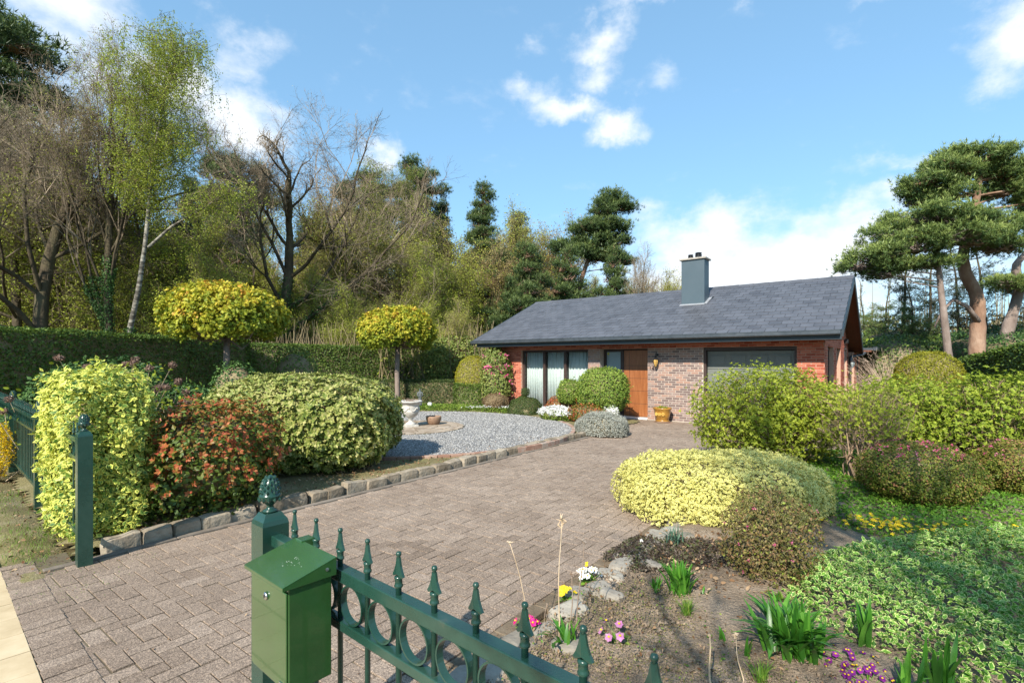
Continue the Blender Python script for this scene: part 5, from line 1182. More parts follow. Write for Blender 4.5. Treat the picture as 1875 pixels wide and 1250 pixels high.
clump('young_shoot', 'small three-leaved shoot on the bare soil left of the large clump', *cl(1322, 2.98), 5, .12, .8, L_strap, .018, 99)
clump('young_shoot', 'narrow green shoot beside a dry stalk left of the large clump', *cl(1368, 2.84), 5, .15, .35, L_strap, .016, 100)
clump('grass_tuft', 'tuft of fine grass at the foot of the large clump', *cl(1395, 2.62), 50, .13, .8, L_grass, .005, 101)
clump('young_shoot', 'tiny shoot right of the fine grass tuft', *cl(1290, 3.6), 5, .08, 1.1, L_strap, .013, 102)
clump('bulb_shoots', 'fresh green shoots between the bronze azalea and the cream-edged ground cover', *cl(1475, 3.75), 26, .17, .9, L_grass, .018, 103)
clump('bulb_shoots', 'second patch of fresh shoots at the foot of the bronze azalea', *cl(1425, 3.45), 20, .13, 1.0, L_grass, .018, 104)
def flowerplant(name, label, x, y, nf, fm, leafm, h, sp, fsize, seed, nl=26, petals=6, centre=None, cat='flowers', lsize=.05, tall=False):
    r = np.random.default_rng(seed); o = empty(name, (x, y, .04), 0, label=label, cat=cat); g = G()
    a = r.uniform(0, 6.283, nl); X = np.stack([np.cos(a), np.sin(a), r.uniform(.1, .7, nl)], 1); scatter(g, LEAF6, np.stack([np.cos(a) * sp * .2, np.sin(a) * sp * .2, np.zeros(nl)], 1), frames(np.tile([0, 0, 1.0], (nl, 1)) + r.normal(size=(nl, 3)) * .3, r, X), lsize * r.uniform(.8, 1.3, nl), r.random(nl)); g.build('leaves', leafm, o)
    P = np.stack([r.normal(size=nf) * sp * .5, r.normal(size=nf) * sp * .5, h * r.uniform(.75, 1.05, nf)], 1); P[:, 2] -= .5 * (P[:, :2] ** 2).sum(1) / max(sp, .01) * .8
    g = G(); V, Fq = sticks(P * [.2, .2, 0], P, .0018, .0015, 4); g.add(V, Fq); g.build('stems', leafm, o)
    Zf = norm(P * [1, 1, 0] * 8 + [0, 0, .6] + np.array([-.15, -.45, .1]) + r.normal(size=(nf, 3)) * .2)
    F0 = frames(Zf, r)
    for q in range(nf):
        g = G()
        for k in range(petals):
            a = 2 * math.pi * k / petals; X = (F0[q, :, 0] * math.cos(a) + F0[q, :, 1] * math.sin(a) + F0[q, :, 2] * .22)[None]; Zq = F0[q, :, 2][None] - X * .2
            scatter(g, (LEAF4[0] * [1, 1.5, 1], LEAF4[1], LEAF4[2]), np.zeros((1, 3)), frames(Zq, r, X), fsize * r.uniform(.9, 1.1, 1), r.random(1))
        if centre:
            V, Fq = stone_mesh(fsize * .55, fsize * .55, fsize * .4, 3, 2, 0); g.add(V + Zf[q] * .002, Fq, .5, 1)
        g.build('flower', [fm] + ([centre] if centre else []), o, loc=tuple(P[q]))
    return o
flowerplant('white_primrose', 'ball of white primrose flowers near the boulder edging', *cl(1076, 3.86), 26, F_white, L_ground, .085, .105, .024, 111, centre=F_yellow)
flowerplant('yellow_primrose', 'yellow primrose behind the spear tips of the railing', *cl(1034, 3.52), 16, F_yellow, L_ground, .10, .075, .022, 112)
flowerplant('magenta_primrose', 'bright magenta primrose seen just above the near railing', *cl(964, 3.18), 8, F_magenta, L_ground, .05, .07, .026, 113, centre=F_yellow)
flowerplant('pasque_flower', 'mauve pasque flowers with feathery leaves beside a spear tip', *cl(1135, 3.02), 5, F_mauve, L_grass, .11, .12, .028, 114, nl=70, centre=F_yellow, lsize=.045)
flowerplant('purple_primrose', 'deep purple primroses at the right of the large strap-leaved clump', *cl(1560, 2.78), 30, F_purple, L_ground, .07, .20, .019, 115, nl=60, centre=F_yellow)
flowerplant('purple_primrose', 'second group of deep purple primroses nearer the bottom edge', *cl(1588, 2.6), 26, F_purple, L_ground, .07, .16, .019, 116, nl=60, centre=F_yellow)
flowerplant('yellow_primrose', 'tiny yellow flower between the boulders', *cl(1076, 4.05), 2, F_yellow, L_litter, .06, .04, .016, 117, nl=6)
flowerplant('white_bulb_flower', 'single pale star flower by the boulder edging', *cl(1176, 4.55), 1, F_white, L_blue, .06, .02, .022, 118, nl=6)
clump('lily_shoot', 'leafy green shoot among dry stalks behind the railing', *cl(1036, 2.95), 16, .20, 1.0, L_strap, .022, 105)
# dry stalks of last year
def stalk(label, px, Y, top_px, top_py, tuft=.05, r0=.0035, seed=0, col=None):
    r = np.random.default_rng(seed); x, y = bearing(px, Y), Y; tx, tz = bearing(top_px, Y + .05), zat(top_py, Y + .05); o = empty('dry_stalk', (x, y, .03), 0, label=label, cat='dry stalk', group='dry stalks of last year in the bed')
    t = np.linspace(0, 1, 7); P = np.stack([(tx - x) * t + .006 * np.sin(t * 7 + seed), .05 * t, (tz - .03) * t], 1); g = G(); g.add(*tube(P, np.linspace(r0, r0 * .6, 7), 6), smooth=True)
    for k in range(7):
        b_ = P[-1] - [0, 0, tuft * r.random()]; g.add(*tube([b_, b_ + [r.normal() * tuft * .25, r.normal() * tuft * .2, tuft * .4], b_ + [r.normal() * tuft * .5, r.normal() * tuft * .3, tuft * r.uniform(.3, .9)]], [r0 * 1.1, r0 * 1.4, r0 * .3], 5))
    g.build('stem', col or m_stalk, o)
m_stalkd = solid('weathered_stalk', [(.15, .10, .07), (.25, .18, .13), (.30, .27, .24)], rough=.9, scale=20, bump=0)
stalk('tallest dry stalk with a dark split seed head', 1022, 3.0, 1027, 952, .05, .0042, 1)
stalk('grey dry stalk with a tufted head, right of the tallest', 1053, 3.0, 1069, 990, .05, .004, 2, m_stalkd)
stalk('pale thin leaning stalk behind the spear tips', 982, 3.0, 934, 992, .02, .0035, 3)
stalk('short dark stalk between the yellow primrose and the white one', 1043, 3.05, 1049, 1048, .03, .004, 4, m_stalkd)
stalk('broken brown stalk beside the pasque flowers', 1208, 2.66, 1190, 1192, .02, .006, 5, m_stalkd)
stalk('thin dark stalk left of the leafy shoot', 993, 2.95, 1001, 1105, .01, .003, 6, m_stalkd)
stalk('pale curved dry stalk left of the large strap-leaved clump', 1362, 2.6, 1345, 1163, .03, .004, 7)
stalk('short pale stub of a cane just above a spear tip', 1303, 2.5, 1298, 1163, .002, .006, 8)
# litter, dark ferny ground, pebbles and moss tufts
def litter(name, label, poly, n, mat, size, seed, z=.055, tpl=LEAF6, lift=.03, zr=.8):
    r = np.random.default_rng(seed); P = inpts(poly, n, r); Q = np.stack([P[:, 0], P[:, 1], z + lift * r.random(len(P))], 1)
    g = G(); scatter(g, tpl, Q, frames(r.normal(size=(len(P), 3)) * zr + [0, 0, 1], r), size * r.uniform(.5, 1.4, len(P)), r.random(len(P))); return g.build(name, mat, kind='stuff', label=label)
DK = [(.75, 4.3), (1.1, 4.75), (1.5, 4.9), (2.0, 4.6), (2.3, 4.4), (1.9, 3.9), (1.3, 4.0), (.95, 4.0)]
L_fern = leaf_mat('dark_bronze_leaf', [(.03, .02, .018), (.07, .05, .035), (.08, .11, .03)], clump=6, transl=.1)
carpet('bronze_ground_cover', 'dark bronze low foliage behind the boulders', DK, 5200, [L_fern], .030, .06, 84)
litter('leaf_litter', 'dry brown leaves under the bronze azalea and the mound', [(1.2, 3.7), (1.2, 4.9), (2.2, 4.9), (2.4, 3.7), (1.9, 3.4)], 900, L_litter, .035, 85)
litter('leaf_litter', 'scattered dry leaves on the near flower bed', [(-.2, 2.4), (.3, 3.7), (1.0, 4.4), (2.1, 3.6), (2.2, 2.2), (1, 1.6)], 950, L_litter, .020, 86)
litter('soil_clods', 'clods and small stones lying on the near bed', [(-.3, 2.3), (.9, 4.3), (2.1, 4.2), (3.2, 4.6), (3.3, 4.2), (2.2, 3.4), (2.4, 1.8), (1, 1.5)], 1500, m_soil, .030, 191, z=.04, tpl=PEB, lift=.015)
litter('weed_seedlings', 'tiny green weeds on the near bed', [(-.2, 2.4), (.5, 3.7), (1.2, 3.9), (1.9, 3.3), (2.0, 2.2), (1, 1.6)], 700, L_grass, .018, 192, z=.055, tpl=LEAF4, lift=.02)
litter('leaf_litter', 'a few dry crumbs and leaves lying on the driveway', Wp((.4, -13.2), (.4, -4), (3.7, -4), (3.7, -13.2)), 260, L_litter, .016, 193, z=.003, lift=.004, zr=.25)
litter('joint_moss', 'moss and grass in the paving joints by the left post', Wp((-.1, -13.35), (-.1, -12.9), (.6, -12.4), (1.2, -13.0), (1.0, -13.45)), 900, L_grass, .007, 194, z=-.004, lift=.006, zr=.6)
litter('leaf_litter', 'dry leaves under the large mound along the left kerb', Wp((.1, -12.5), (.1, -5), (-.6, -5), (-.9, -9.5), (-.6, -12.5)), 2400, L_litter, .035, 87)
litter('leaf_litter', 'dry leaves on the verge in front of the left fence', [S(-9, .02)[:2], S(-.1, .05)[:2], S(.2, .42)[:2], S(-9, .44)[:2]], 1900, L_litter, .030, 88, z=.0)
litter('leaf_litter', 'crumbs and dry bits swept along the right edge of the driveway', Wp((3.72, -13.1), (3.72, -8.5), (3.9, -8.5), (3.9, -13.1)), 1500, L_litter, .012, 89, z=.0, lift=.006)
litter('moss_cushions', 'low yellowish moss on the soil of the near bed', [(0, 2.6), (.4, 3.6), (1.1, 3.9), (1.6, 3.0), (1.3, 2.3)], 9000, leaf_mat('moss', [(.09, .085, .03), (.17, .155, .05), (.24, .22, .07)], clump=7, transl=.1), .009, 90, z=.045, lift=.02)
litter('soil_crumbs', 'crumbs of soil on the near bed', [(-.35, 2.3), (.9, 4.3), (2.1, 3.9), (2.4, 1.8), (1, 1.5)], 9000, m_soil, .011, 190, z=.045, tpl=PEB, lift=.02)
# verge grass
r = np.random.default_rng(120); Pv = inpts([S(-9, .0)[:2], S(-.9, .05)[:2], S(-.3, .2)[:2], S(-.35, .44)[:2], S(-9, .45)[:2]], 26000, r)
keep = wob(np.stack([Pv[:, 0], Pv[:, 1], Pv[:, 0] * 0], 1), 4, 3.2, 3) > -.12 + .5 * r.random(len(Pv)); Pv = Pv[keep]
g = G(); scatter(g, BLADE, np.stack([Pv[:, 0], Pv[:, 1], np.zeros(len(Pv))], 1), frames(r.normal(size=(len(Pv), 3)) * .3 + [0, 0, 1], r), r.uniform(.02, .05, len(Pv)), np.clip(.6 + .25 * r.normal(size=len(Pv)), 0, 1)); g.build('verge_grass', L_grass, kind='stuff', label='short patchy grass on the verge by the pavement')
g = G(); Pv = inpts(Wp((.0, -9), (.0, -5.5), (-.5, -5.5), (-1, -9)), 4000, r); scatter(g, BLADE, np.stack([Pv[:, 0], Pv[:, 1], np.full(len(Pv), .05)], 1), frames(r.normal(size=(len(Pv), 3)) * .4 + [0, 0, 1], r), r.uniform(.01, .03, len(Pv)), .9); g.build('thin_grass', L_grass, kind='stuff', label='thin yellowish grass between the kerb and the gravel')
shrub('forsythia', 'bright yellow flowering shrub on the street side at the left edge', 'shrub', (*S(-4.75, .22)[:2], 0), (.30, .20, .42), 2600, [F_yellow, L_fresh], .03, bump=.12, seed=121, depth=.45, stems=14, zc=.46, core=False)

# ------------------------------------------------------------------ urn, pots, statue
m_urn = solid('weathered_stone', [(.30, .28, .25), (.47, .45, .41), (.60, .58, .54)], rough=.85, scale=9, detail=9, bump=.5, bump_scale=40)
m_terra = solid('brown_clay', [(.20, .12, .075), (.31, .20, .135)], rough=.7, scale=8, bump=.2)
m_glaze = solid('ochre_glaze', [(.20, .09, .015), (.36, .18, .03), (.42, .24, .05)], rough=.25, scale=10, bump=.08, coat=.6)
m_gold = solid('gold_relief', [(.55, .33, .06), (.65, .42, .1)], rough=.3, scale=10, bump=0, coat=.4)
urn = empty('stone_urn', (GC[0], GC[1], .10), .5, label='pale stone garden urn on a foot, on the paved circle in the gravel', cat='urn')
G().add(*box(-.155, .155, -.155, .155, 0, .055)).build('plinth', m_urn, urn, bevel=.006)
V, Fq = lathe([(0, .056), (.13, .056), (.13, .075), (.085, .10), (.05, .135), (.04, .17), (.055, .185), (.075, .195), (.055, .205), (.10, .235), (.16, .285), (.195, .35), (.205, .40), (.198, .41), (.205, .425), (.195, .50), (.20, .53), (.225, .56), (.26, .585), (.285, .60), (.285, .625), (.27, .635), (.24, .625), (.22, .60), (0, .59)], 40)
G().add(V, Fq, .5, 0, smooth=True).build('bowl', m_urn, urn)
for k in range(6):
    a0 = k * math.pi / 3; ts = np.linspace(0, 1, 9); P = [(.207 * math.cos(a0 + t * math.pi / 3), .207 * math.sin(a0 + t * math.pi / 3), .50 - .11 * math.sin(t * math.pi)) for t in ts]
    G().add(*tube(P, .009 + .007 * np.sin(ts * math.pi), 6), smooth=True).build('garland', m_urn, urn)
    V, Fq = stone_mesh(.05, .05, .07, 5 + k, 2, .1); G().add(V, Fq, .5, 0, smooth=True).build('mask', m_urn, urn, loc=(.205 * math.cos(a0), .205 * math.sin(a0), .43))
g = G(); r = np.random.default_rng(130); A = np.stack([r.normal(size=90) * .09, r.normal(size=90) * .09, np.full(90, .59)], 1); V, Fq = sticks(A, A + r.normal(size=A.shape) * [.03, .03, .02] + [0, 0, .07], .005, .003, 4); g.add(V, Fq); g.build('dead_stems', m_stalkd, urn)
pot = empty('clay_pot', (GC[0] + .50, GC[1] + .42, .10), label='small brown clay pot with green leaves beside the stone urn', cat='pot')
V, Fq = lathe([(0, 0), (.12, 0), (.15, .03), (.19, .12), (.195, .19), (.185, .215), (.175, .21), (.16, .17), (0, .17)], 32); G().add(V, Fq, .5, 0, smooth=True).build('bowl', m_terra, pot)
g = G(); a = r.uniform(0, 6.283, 70); X = np.stack([np.cos(a), np.sin(a), r.uniform(.3, 2.0, 70)], 1); scatter(g, LEAF6, np.stack([np.cos(a) * .05, np.sin(a) * .05, np.full(70, .17)], 1), frames(np.tile([0, 0, 1.0], (70, 1)), r, norm(X)), r.uniform(.10, .17, 70), r.random(70)); g.build('plant', L_fresh, pot)
ptr = empty('glazed_planter', (*W(.57, -.36)[:2], 0), RZ, label='ochre glazed planter with relief against the brown brick wall', cat='planter')
V, Fq = lathe([(0, .0), (.17, .0), (.19, .012), (.19, .03), (.16, .04), (.175, .05), (.215, .2), (.24, .33), (.26, .345), (.265, .375), (.25, .38), (.235, .36), (.22, .33), (0, .33)], 40); G().add(V * [1, .9, 1] + [0, 0, .03], Fq, .5, 0, smooth=True).build('bowl', m_glaze, ptr)
V, Fq = lathe([(0, 0), (.20, 0), (.215, .03), (.2, .032), (0, .02)], 32); G().add(V, Fq, .5, 0, smooth=True).build('saucer', m_terra, ptr)
for k in range(-1, 2):
    a = -math.pi / 2 + k * .42; g = G()
    for q in range(7):
        an = q * math.pi * 2 / 6; V, Fq = stone_mesh(.042, .03, .042, q, 2, 0); rr = 0 if q == 6 else .035
        g.add(xf(V - [0, 0, .02], (.232 * math.cos(a) + rr * math.cos(an) * -math.sin(a), .9 * .232 * math.sin(a) + rr * math.cos(an) * math.cos(a) * .9, .235 + rr * math.sin(an)), a), Fq, .5, 0, smooth=True)
    g.build('flower_relief', m_gold, ptr)
g = G(); P, D = shell(r, 500, (0, 0, .37), (.17, .15, .07), 2, .1, 4, 3, -.3, .5); scatter(g, LEAF4, P, frames(leafnormals(r, D, 1, .5), r), .04, r.random(len(P))); g.build('plant', L_fresh, ptr)
for q in (-.16, .16): G().add(*box(q - .1, q + .1, -.12, .12, -.02, .0 - .001)).build('tile', m_border_brick, ptr)
# small robed garden figure, one continuous surface grown over a skeleton
m_bronze = solid('grey_bronze', [(.05, .06, .065), (.10, .115, .12), (.17, .18, .17)], rough=.6, scale=14, bump=.2)
st = empty('garden_statue', (bearing(769, 17.3), 17.3, .08), .2, label='small dark garden statue of a robed woman in front of the low hedge', cat='statue')
V, Fq = lathe([(0, 0), (.10, 0), (.10, .05), (.085, .06), (0, .06)], 16); G().add(V, Fq).build('base', m_bronze, st)
skv = [(0, 0, .07), (0, 0, .2), (0, 0, .34), (0, 0, .42), (0, 0, .52), (0, 0, .58), (0, 0, .62), (0, -.005, .68), (-.075, 0, .56), (-.09, -.03, .46), (-.03, -.085, .42), (.075, 0, .56), (.09, -.03, .45), (.03, -.09, .43)]
ske = [(0, 1), (1, 2), (2, 3), (3, 4), (4, 5), (5, 6), (6, 7), (4, 8), (8, 9), (9, 10), (4, 11), (11, 12), (12, 13)]
skr = [.09, .075, .065, .05, .06, .028, .026, .042, .028, .022, .016, .028, .022, .016]
me = bpy.data.meshes.new('figure'); me.from_pydata(skv, ske, []); fo = link('figure', me, st); me.materials.append(m_bronze)
md = fo.modifiers.new('skin', 'SKIN'); md.use_smooth_shade = True
for i, rr in enumerate(skr): me.skin_vertices[0].data[i].radius = (rr, rr * .85)
me.skin_vertices[0].data[2].use_root = True
fo.modifiers.new('subdivision', 'SUBSURF').levels = 2; fo.modifiers['subdivision'].render_levels = 2
wp = empty('white_pot', (bearing(787, 17.4), 17.4, .06), label='small white ornament beside the robed statue', cat='ornament')
V, Fq = lathe([(0, 0), (.07, 0), (.055, .05), (.08, .13), (.075, .2), (.05, .23), (0, .22)], 18); G().add(V, Fq, .5, 0, smooth=True).build('bowl', m_white, wp)

# ------------------------------------------------------------------ ball-headed maples by the gravel
def ball_tree(label, x, y, rad, zc, trunk_r, seed):
    r = np.random.default_rng(seed); o = empty('ball_maple', (x, y, 0), 0, label=label, cat='tree', group='ball-headed maples in the garden')
    g = G(); pts = [(0, 0, -.05), (.02, 0, .5), (.0, .01, 1.2), (.02, 0, zc - rad[2] * .6)]; g.add(*tube(pts, [trunk_r * 1.25, trunk_r, trunk_r * .95, trunk_r * .9], 12), smooth=True); g.build('trunk', m_greybark, o)
    g = G(); n = 70; D = norm(r.normal(size=(n, 3)) + [0, 0, .2]); A = np.tile([.02, 0, zc - rad[2] * .65], (n, 1)); E = np.array([0, 0, zc]) + D * np.array(rad) * .85
    Mi = (A + E) / 2 + r.normal(size=A.shape) * .1; V, Fq = sticks(A, Mi, .03, .018, 5); g.add(V, Fq); V, Fq = sticks(Mi, E, .018, .006, 4); g.add(V, Fq); g.build('limbs', m_greybark, o)
    # crown: drooping leaf rosettes at the shoot tips
    nc = 1250; C_, Dc = shell(r, nc, (0, 0, zc), rad, 2.1, .07, 3.5, seed, -.66, .34)
    idx = np.repeat(np.arange(len(C_)), 18); Q = C_[idx] + r.normal(size=(len(idx), 3)) * .05
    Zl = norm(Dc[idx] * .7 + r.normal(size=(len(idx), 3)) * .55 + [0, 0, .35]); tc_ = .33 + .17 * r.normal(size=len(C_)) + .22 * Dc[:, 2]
    g = G(); scatter(g, MAPLE, Q, frames(Zl, r), .085 * r.uniform(.6, 1.15, len(Q)), np.clip(tc_[idx] + .1 * r.normal(size=len(idx)), 0, 1)); g.build('crown', L_maple, o)
    return o
ball_tree('nearer and larger ball-headed maple with yellow-orange leaves, rising behind the large mound', bearing(414, 12.9), 12.9, (1.38, 1.32, .80), 2.80, .085, 141)
ball_tree('farther ball-headed maple with greener-yellow leaves, standing beside the low hedge', bearing(727, 18.7), 18.7, (1.42, 1.35, .88), 2.78, .095, 142)
# ------------------------------------------------------------------ trees
def grow(rd, cfg, p, d, Ln, r, lvl, segs, tips):
    """recursive branching: segs gets (p, q, r0, r1, level), tips gets (point, direction, level)"""
    n = cfg['seg'][lvl]; step = Ln / n; wn_, up = cfg['wander'][lvl], cfg['up'][lvl]; x, y, z = p; dx, dy, dz = d
    last = lvl == cfg['levels'] - 1
    for i in range(n):
        dx += rd.gauss(0, wn_); dy += rd.gauss(0, wn_); dz += rd.gauss(0, wn_) + up
        m = math.sqrt(dx * dx + dy * dy + dz * dz) or 1; dx /= m; dy /= m; dz /= m
        q = (x + dx * step, y + dy * step, z + dz * step); r2 = r * (1 - (1 - cfg['taper'][lvl]) / n)
        segs.append(((x, y, z), q, r, r2, lvl)); x, y, z = q; r = r2
        f = (i + 1) / n
        if not last and f > cfg['start'][lvl]:
            kids = cfg['kids'][lvl]; kn = int(kids) + (rd.random() < kids % 1)
            for _ in range(kn):
                sp = cfg['spread'][lvl] * rd.uniform(.7, 1.3); az_ = rd.uniform(0, 6.283)
                ax = (rd.gauss(0, 1), rd.gauss(0, 1), rd.gauss(0, 1)); dt = ax[0] * dx + ax[1] * dy + ax[2] * dz
                ux, uy, uz = ax[0] - dt * dx, ax[1] - dt * dy, ax[2] - dt * dz; mm = math.sqrt(ux * ux + uy * uy + uz * uz) or 1
                c, s_ = math.cos(sp), math.sin(sp) / mm; nd = (dx * c + ux * s_, dy * c + uy * s_, dz * c + uz * s_)
                grow(rd, cfg, q, nd, Ln * cfg['ratio'][lvl] * rd.uniform(.65, 1.15) * (1.15 - .45 * f), max(r * cfg['rr'][lvl], .0038), lvl + 1, segs, tips)
    if last: tips.append(((x, y, z), (dx, dy, dz), lvl))
    elif cfg.get('leader', True): grow(rd, cfg, (x, y, z), (dx, dy, dz), Ln * .45, r * .9, lvl + 1, segs, tips)
def seg_arrays(segs):
    A = np.array([s[0] for s in segs]); B = np.array([s[1] for s in segs]); ra = np.array([s[2] for s in segs]); rb = np.array([s[3] for s in segs]); lv = np.array([s[4] for s in segs]); return A, B, ra, rb, lv
def wood_mesh(name, segs, mats, thick=.03):
    A, B, ra, rb, lv = seg_arrays(segs); g = G(); big = ra > .09; mid = (~big) & (ra > thick); sml = ~(big | mid)
    ext = (B - A) * .04
    for m, s_, mi in ((big, 9, 0), (mid, 5, 0), (sml, 3, 1)):
        if m.any():
            V, Fq = sticks((A - ext)[m], (B + ext)[m], ra[m], rb[m], s_); g.add(V, Fq, np.repeat(np.random.default_rng(1).random(m.sum()), s_ * 2), mi, smooth=s_ > 3)
    return g.mesh(name, mats)
def leaf_on(segs, r, n, lvl, size, jit, tpl=LEAF4, hang=0, tintc=(.5, .25)):
    A, B, ra, rb, lv = seg_arrays(segs); ok = np.where(lv >= lvl)[0]; idx = r.choice(ok, n); t = r.random((n, 1)); P = A[idx] * (1 - t) + B[idx] * t + r.normal(size=(n, 3)) * jit
    if hang: P[:, 2] -= hang * r.random(n) ** 1.3
    g = G(); scatter(g, tpl, P, frames(r.normal(size=(n, 3)) + [0, 0, .3], r), size * r.uniform(.6, 1.3, n), np.clip(tintc[0] + tintc[1] * r.normal(size=n), 0, 1)); return g
def maketree(name, label, cat, x, y, crown_mesh, wood, group=None, rz=0, s=1.0, sx=1.0, extra=(), crown_name='crown'):
    o = empty(name, (x, y, -.06), rz, label=label, cat=cat, group=group); o.scale = (s * sx, s * sx, s)
    link('trunk', wood, o)
    if crown_mesh: link(crown_name, crown_mesh, o)
    for nm, me in extra: link(nm, me, o)
    return o
def ivy_mesh(segs, r, n, zmax, size=.09, rmin=.06):
    A, B, ra, rb, lv = seg_arrays(segs); ok = np.where((ra > rmin) & (A[:, 2] < zmax))[0]; ln = np.linalg.norm(B - A, axis=1)[ok]; idx = r.choice(ok, n, p=ln / ln.sum()); t = r.random((n, 1)); C_ = A[idx] * (1 - t) + B[idx] * t
    T = norm(B[idx] - A[idx]); U = frames(T, r)[:, :, 0]; rr = ra[idx][:, None] + .02 + .07 * r.random((n, 1)) ** 2
    g = G(); scatter(g, LEAF4, C_ + U * rr, frames(U + r.normal(size=U.shape) * .6, r), size * r.uniform(.6, 1.3, n), r.random(n)); return g.mesh('ivy', [L_ivy])

# oaks: crooked, spreading, bare but for brown buds
OAK = dict(levels=6, seg=[5, 5, 4, 4, 3, 2], wander=[.06, .15, .2, .24, .26, .3], up=[.03, .07, .06, .06, .05, .03], taper=[.62, .5, .5, .5, .5, .6], start=[.50, .35, .25, .2, .2, 0], kids=[2.0, 1.6, 1.7, 1.8, 1.9, 0], spread=[.72, .70, .75, .75, .7, 0], ratio=[.80, .68, .62, .6, .6, 0], rr=[.42, .5, .5, .5, .55, 0])
def oak(seed, H, r0, lean=(0, 0), cfg=OAK, nleaf=9000, leafm=L_oakbud, lsize=.05, jit=.12, mats=None, **ov):
    c = dict(cfg); c.update(ov); rd = random.Random(seed); segs = []; tips = []
    d = (lean[0], lean[1], 1); m = math.sqrt(sum(v * v for v in d)); grow(rd, c, (0, 0, -.1), tuple(v / m for v in d), H * .42, r0, 0, segs, tips)
    top = max(s[1][2] for s in segs); k = H / top; segs = [(tuple(v * k for v in a), tuple(v * k for v in b), r_ * (k if k < 1 else 1), q * (k if k < 1 else 1), l) for a, b, r_, q, l in segs]
    r = np.random.default_rng(seed); wm = wood_mesh('trunk', segs, mats or [m_bark, m_twig]); cm = leaf_on(segs, r, nleaf, 4, lsize, jit).mesh('crown', [leafm]) if nleaf else None
    return wm, cm, segs
# individual trees that the photo shows clearly
WIDE = dict(spread=[.95, .85, .8, .75, .7, 0], start=[.30, .25, .25, .2, .2, 0], up=[.02, .10, .12, .08, .05, .03], ratio=[.95, .72, .62, .6, .6, 0])
w1, c1, s1 = oak(905, 14.2, .20, nleaf=15000, lsize=.055, leafm=L_bud, spread=[.42, .5, .6, .65, .7, 0], start=[.24, .3, .25, .2, .2, 0], wander=[.05, .12, .18, .22, .26, .3], kids=[2.2, 1.6, 1.7, 1.8, 1.9, 0])
maketree('ivy_clad_oak', 'slender bare oak with ivy on its trunk, left of the leaning birch', 'tree', bearing(205, 19.2), 19.2, c1, w1, extra=[('ivy', ivy_mesh(s1, np.random.default_rng(2), 5200, 5.0))], sx=.8, rz=.3)
w2, c2, s2 = oak(901, 13.4, .27, nleaf=8000, **WIDE)
maketree('oak', 'thick dark bare oak at the left edge with mossy lower limbs', 'tree', bearing(78, 18.6), 18.6, c2, w2, rz=0)
w3, c3, s3 = oak(903, 12.6, .19, nleaf=8000, **WIDE)
maketree('oak', 'bare oak leaning at the far left edge of the photo', 'tree', bearing(18, 20.5), 20.5, c3, w3, rz=1.2)
maketree('oak', 'dark bare trunk between the two left oaks', 'tree', bearing(50, 22.5), 22.5, c3, w3, rz=4.0, s=1.08)
w4, c4, s4 = oak(902, 14.2, .30, nleaf=4200, lsize=.05, **{**WIDE, 'kids': [1.8, 1.5, 1.6, 1.7, 1.8, 0]})
maketree('spreading_oak', 'broad crooked bare oak with ivy-wrapped trunk behind the nearer maple', 'tree', bearing(500, 24.5), 24.5, c4, w4, extra=[('ivy', ivy_mesh(s4, np.random.default_rng(3), 4200, 4.6))])
# birches: leaning white stem, hanging twigs of fresh leaves
def birch(seed, path, H, r0, nleaf=26000, spread=2.6, start=.35, n=150, hang=1.2, dens=1.0, up=.75):
    rd = random.Random(seed); r = np.random.default_rng(seed); path = np.array(path, float); cum = np.concatenate([[0], np.cumsum(np.linalg.norm(np.diff(path, axis=0), axis=1))]); Ln = cum[-1]
    at = lambda s: np.array([np.interp(s, cum, path[:, k]) for k in range(3)]); segs = []; N_ = 22
    for i in range(N_): s0, s1_ = Ln * i / N_, Ln * (i + 1) / N_; segs.append((tuple(at(s0)), tuple(at(s1_)), r0 * (1 - .93 * i / N_), r0 * (1 - .93 * (i + 1) / N_), 0))
    tw = []
    for k in range(n):
        f = start + (1 - start) * (k + .5) / n; p = at(Ln * f); a = rd.uniform(0, 6.283); L1 = spread * (.5 + .6 * math.sin(math.pi * min(1, (f - start) / (1 - start) * .93))) * rd.uniform(.5, 1.1); d = np.array([math.cos(a), math.sin(a), up])
        q = p
        for j in range(4):
            d = d + np.array([rd.gauss(0, .15), rd.gauss(0, .15), -.12 * j]); d /= np.linalg.norm(d); q2 = q + d * L1 / 4; segs.append((tuple(q), tuple(q2), max(.005, .028 * (1 - f) + .010 - .003 * j), max(.004, .028 * (1 - f) + .007 - .003 * j), 1)); q = q2
            for _ in range(5):
                e = q + np.array([rd.gauss(0, .30), rd.gauss(0, .30), rd.gauss(0, .2)]); segs.append((tuple(q), tuple(e), .005, .004, 2)); h = e - [rd.gauss(0, .10), rd.gauss(0, .10), hang * rd.uniform(.3, 1)]; segs.append((tuple(e), tuple(h), .0035, .002, 3))
    g = leaf_on(segs, r, nleaf, 3, .066, .06, tintc=(.5, .2)); A, B, ra, rb, lv = seg_arrays(segs); gw = G()
    for m, s_, mi in ((lv == 0, 9, 0), (lv == 1, 4, 1), (lv > 1, 3, 1)): V, Fq = sticks(A[m], B[m] + (B - A)[m] * .03, ra[m], rb[m], s_); gw.add(V, Fq, .5, mi, smooth=s_ > 4)
    return gw.mesh('trunk', [m_birch, m_btwig]), g.mesh('crown', [L_birch]), segs
X0 = bearing(237, 17.9)
bp = [(0, 0, -.1), (-.08, 0, 1.2), (.0, 0, 3), (.35, 0, 4.6), (.62, 0, 6.5), (.80, 0, 8.5), (1.05, 0, 10.5), (1.35, .1, 12.2), (1.6, .2, 13.4), (1.6, .2, 14.2)]
wb, cb, sb = birch(301, bp, 15.7, .125, nleaf=42000, spread=2.25, start=.56, n=84, hang=1.1)
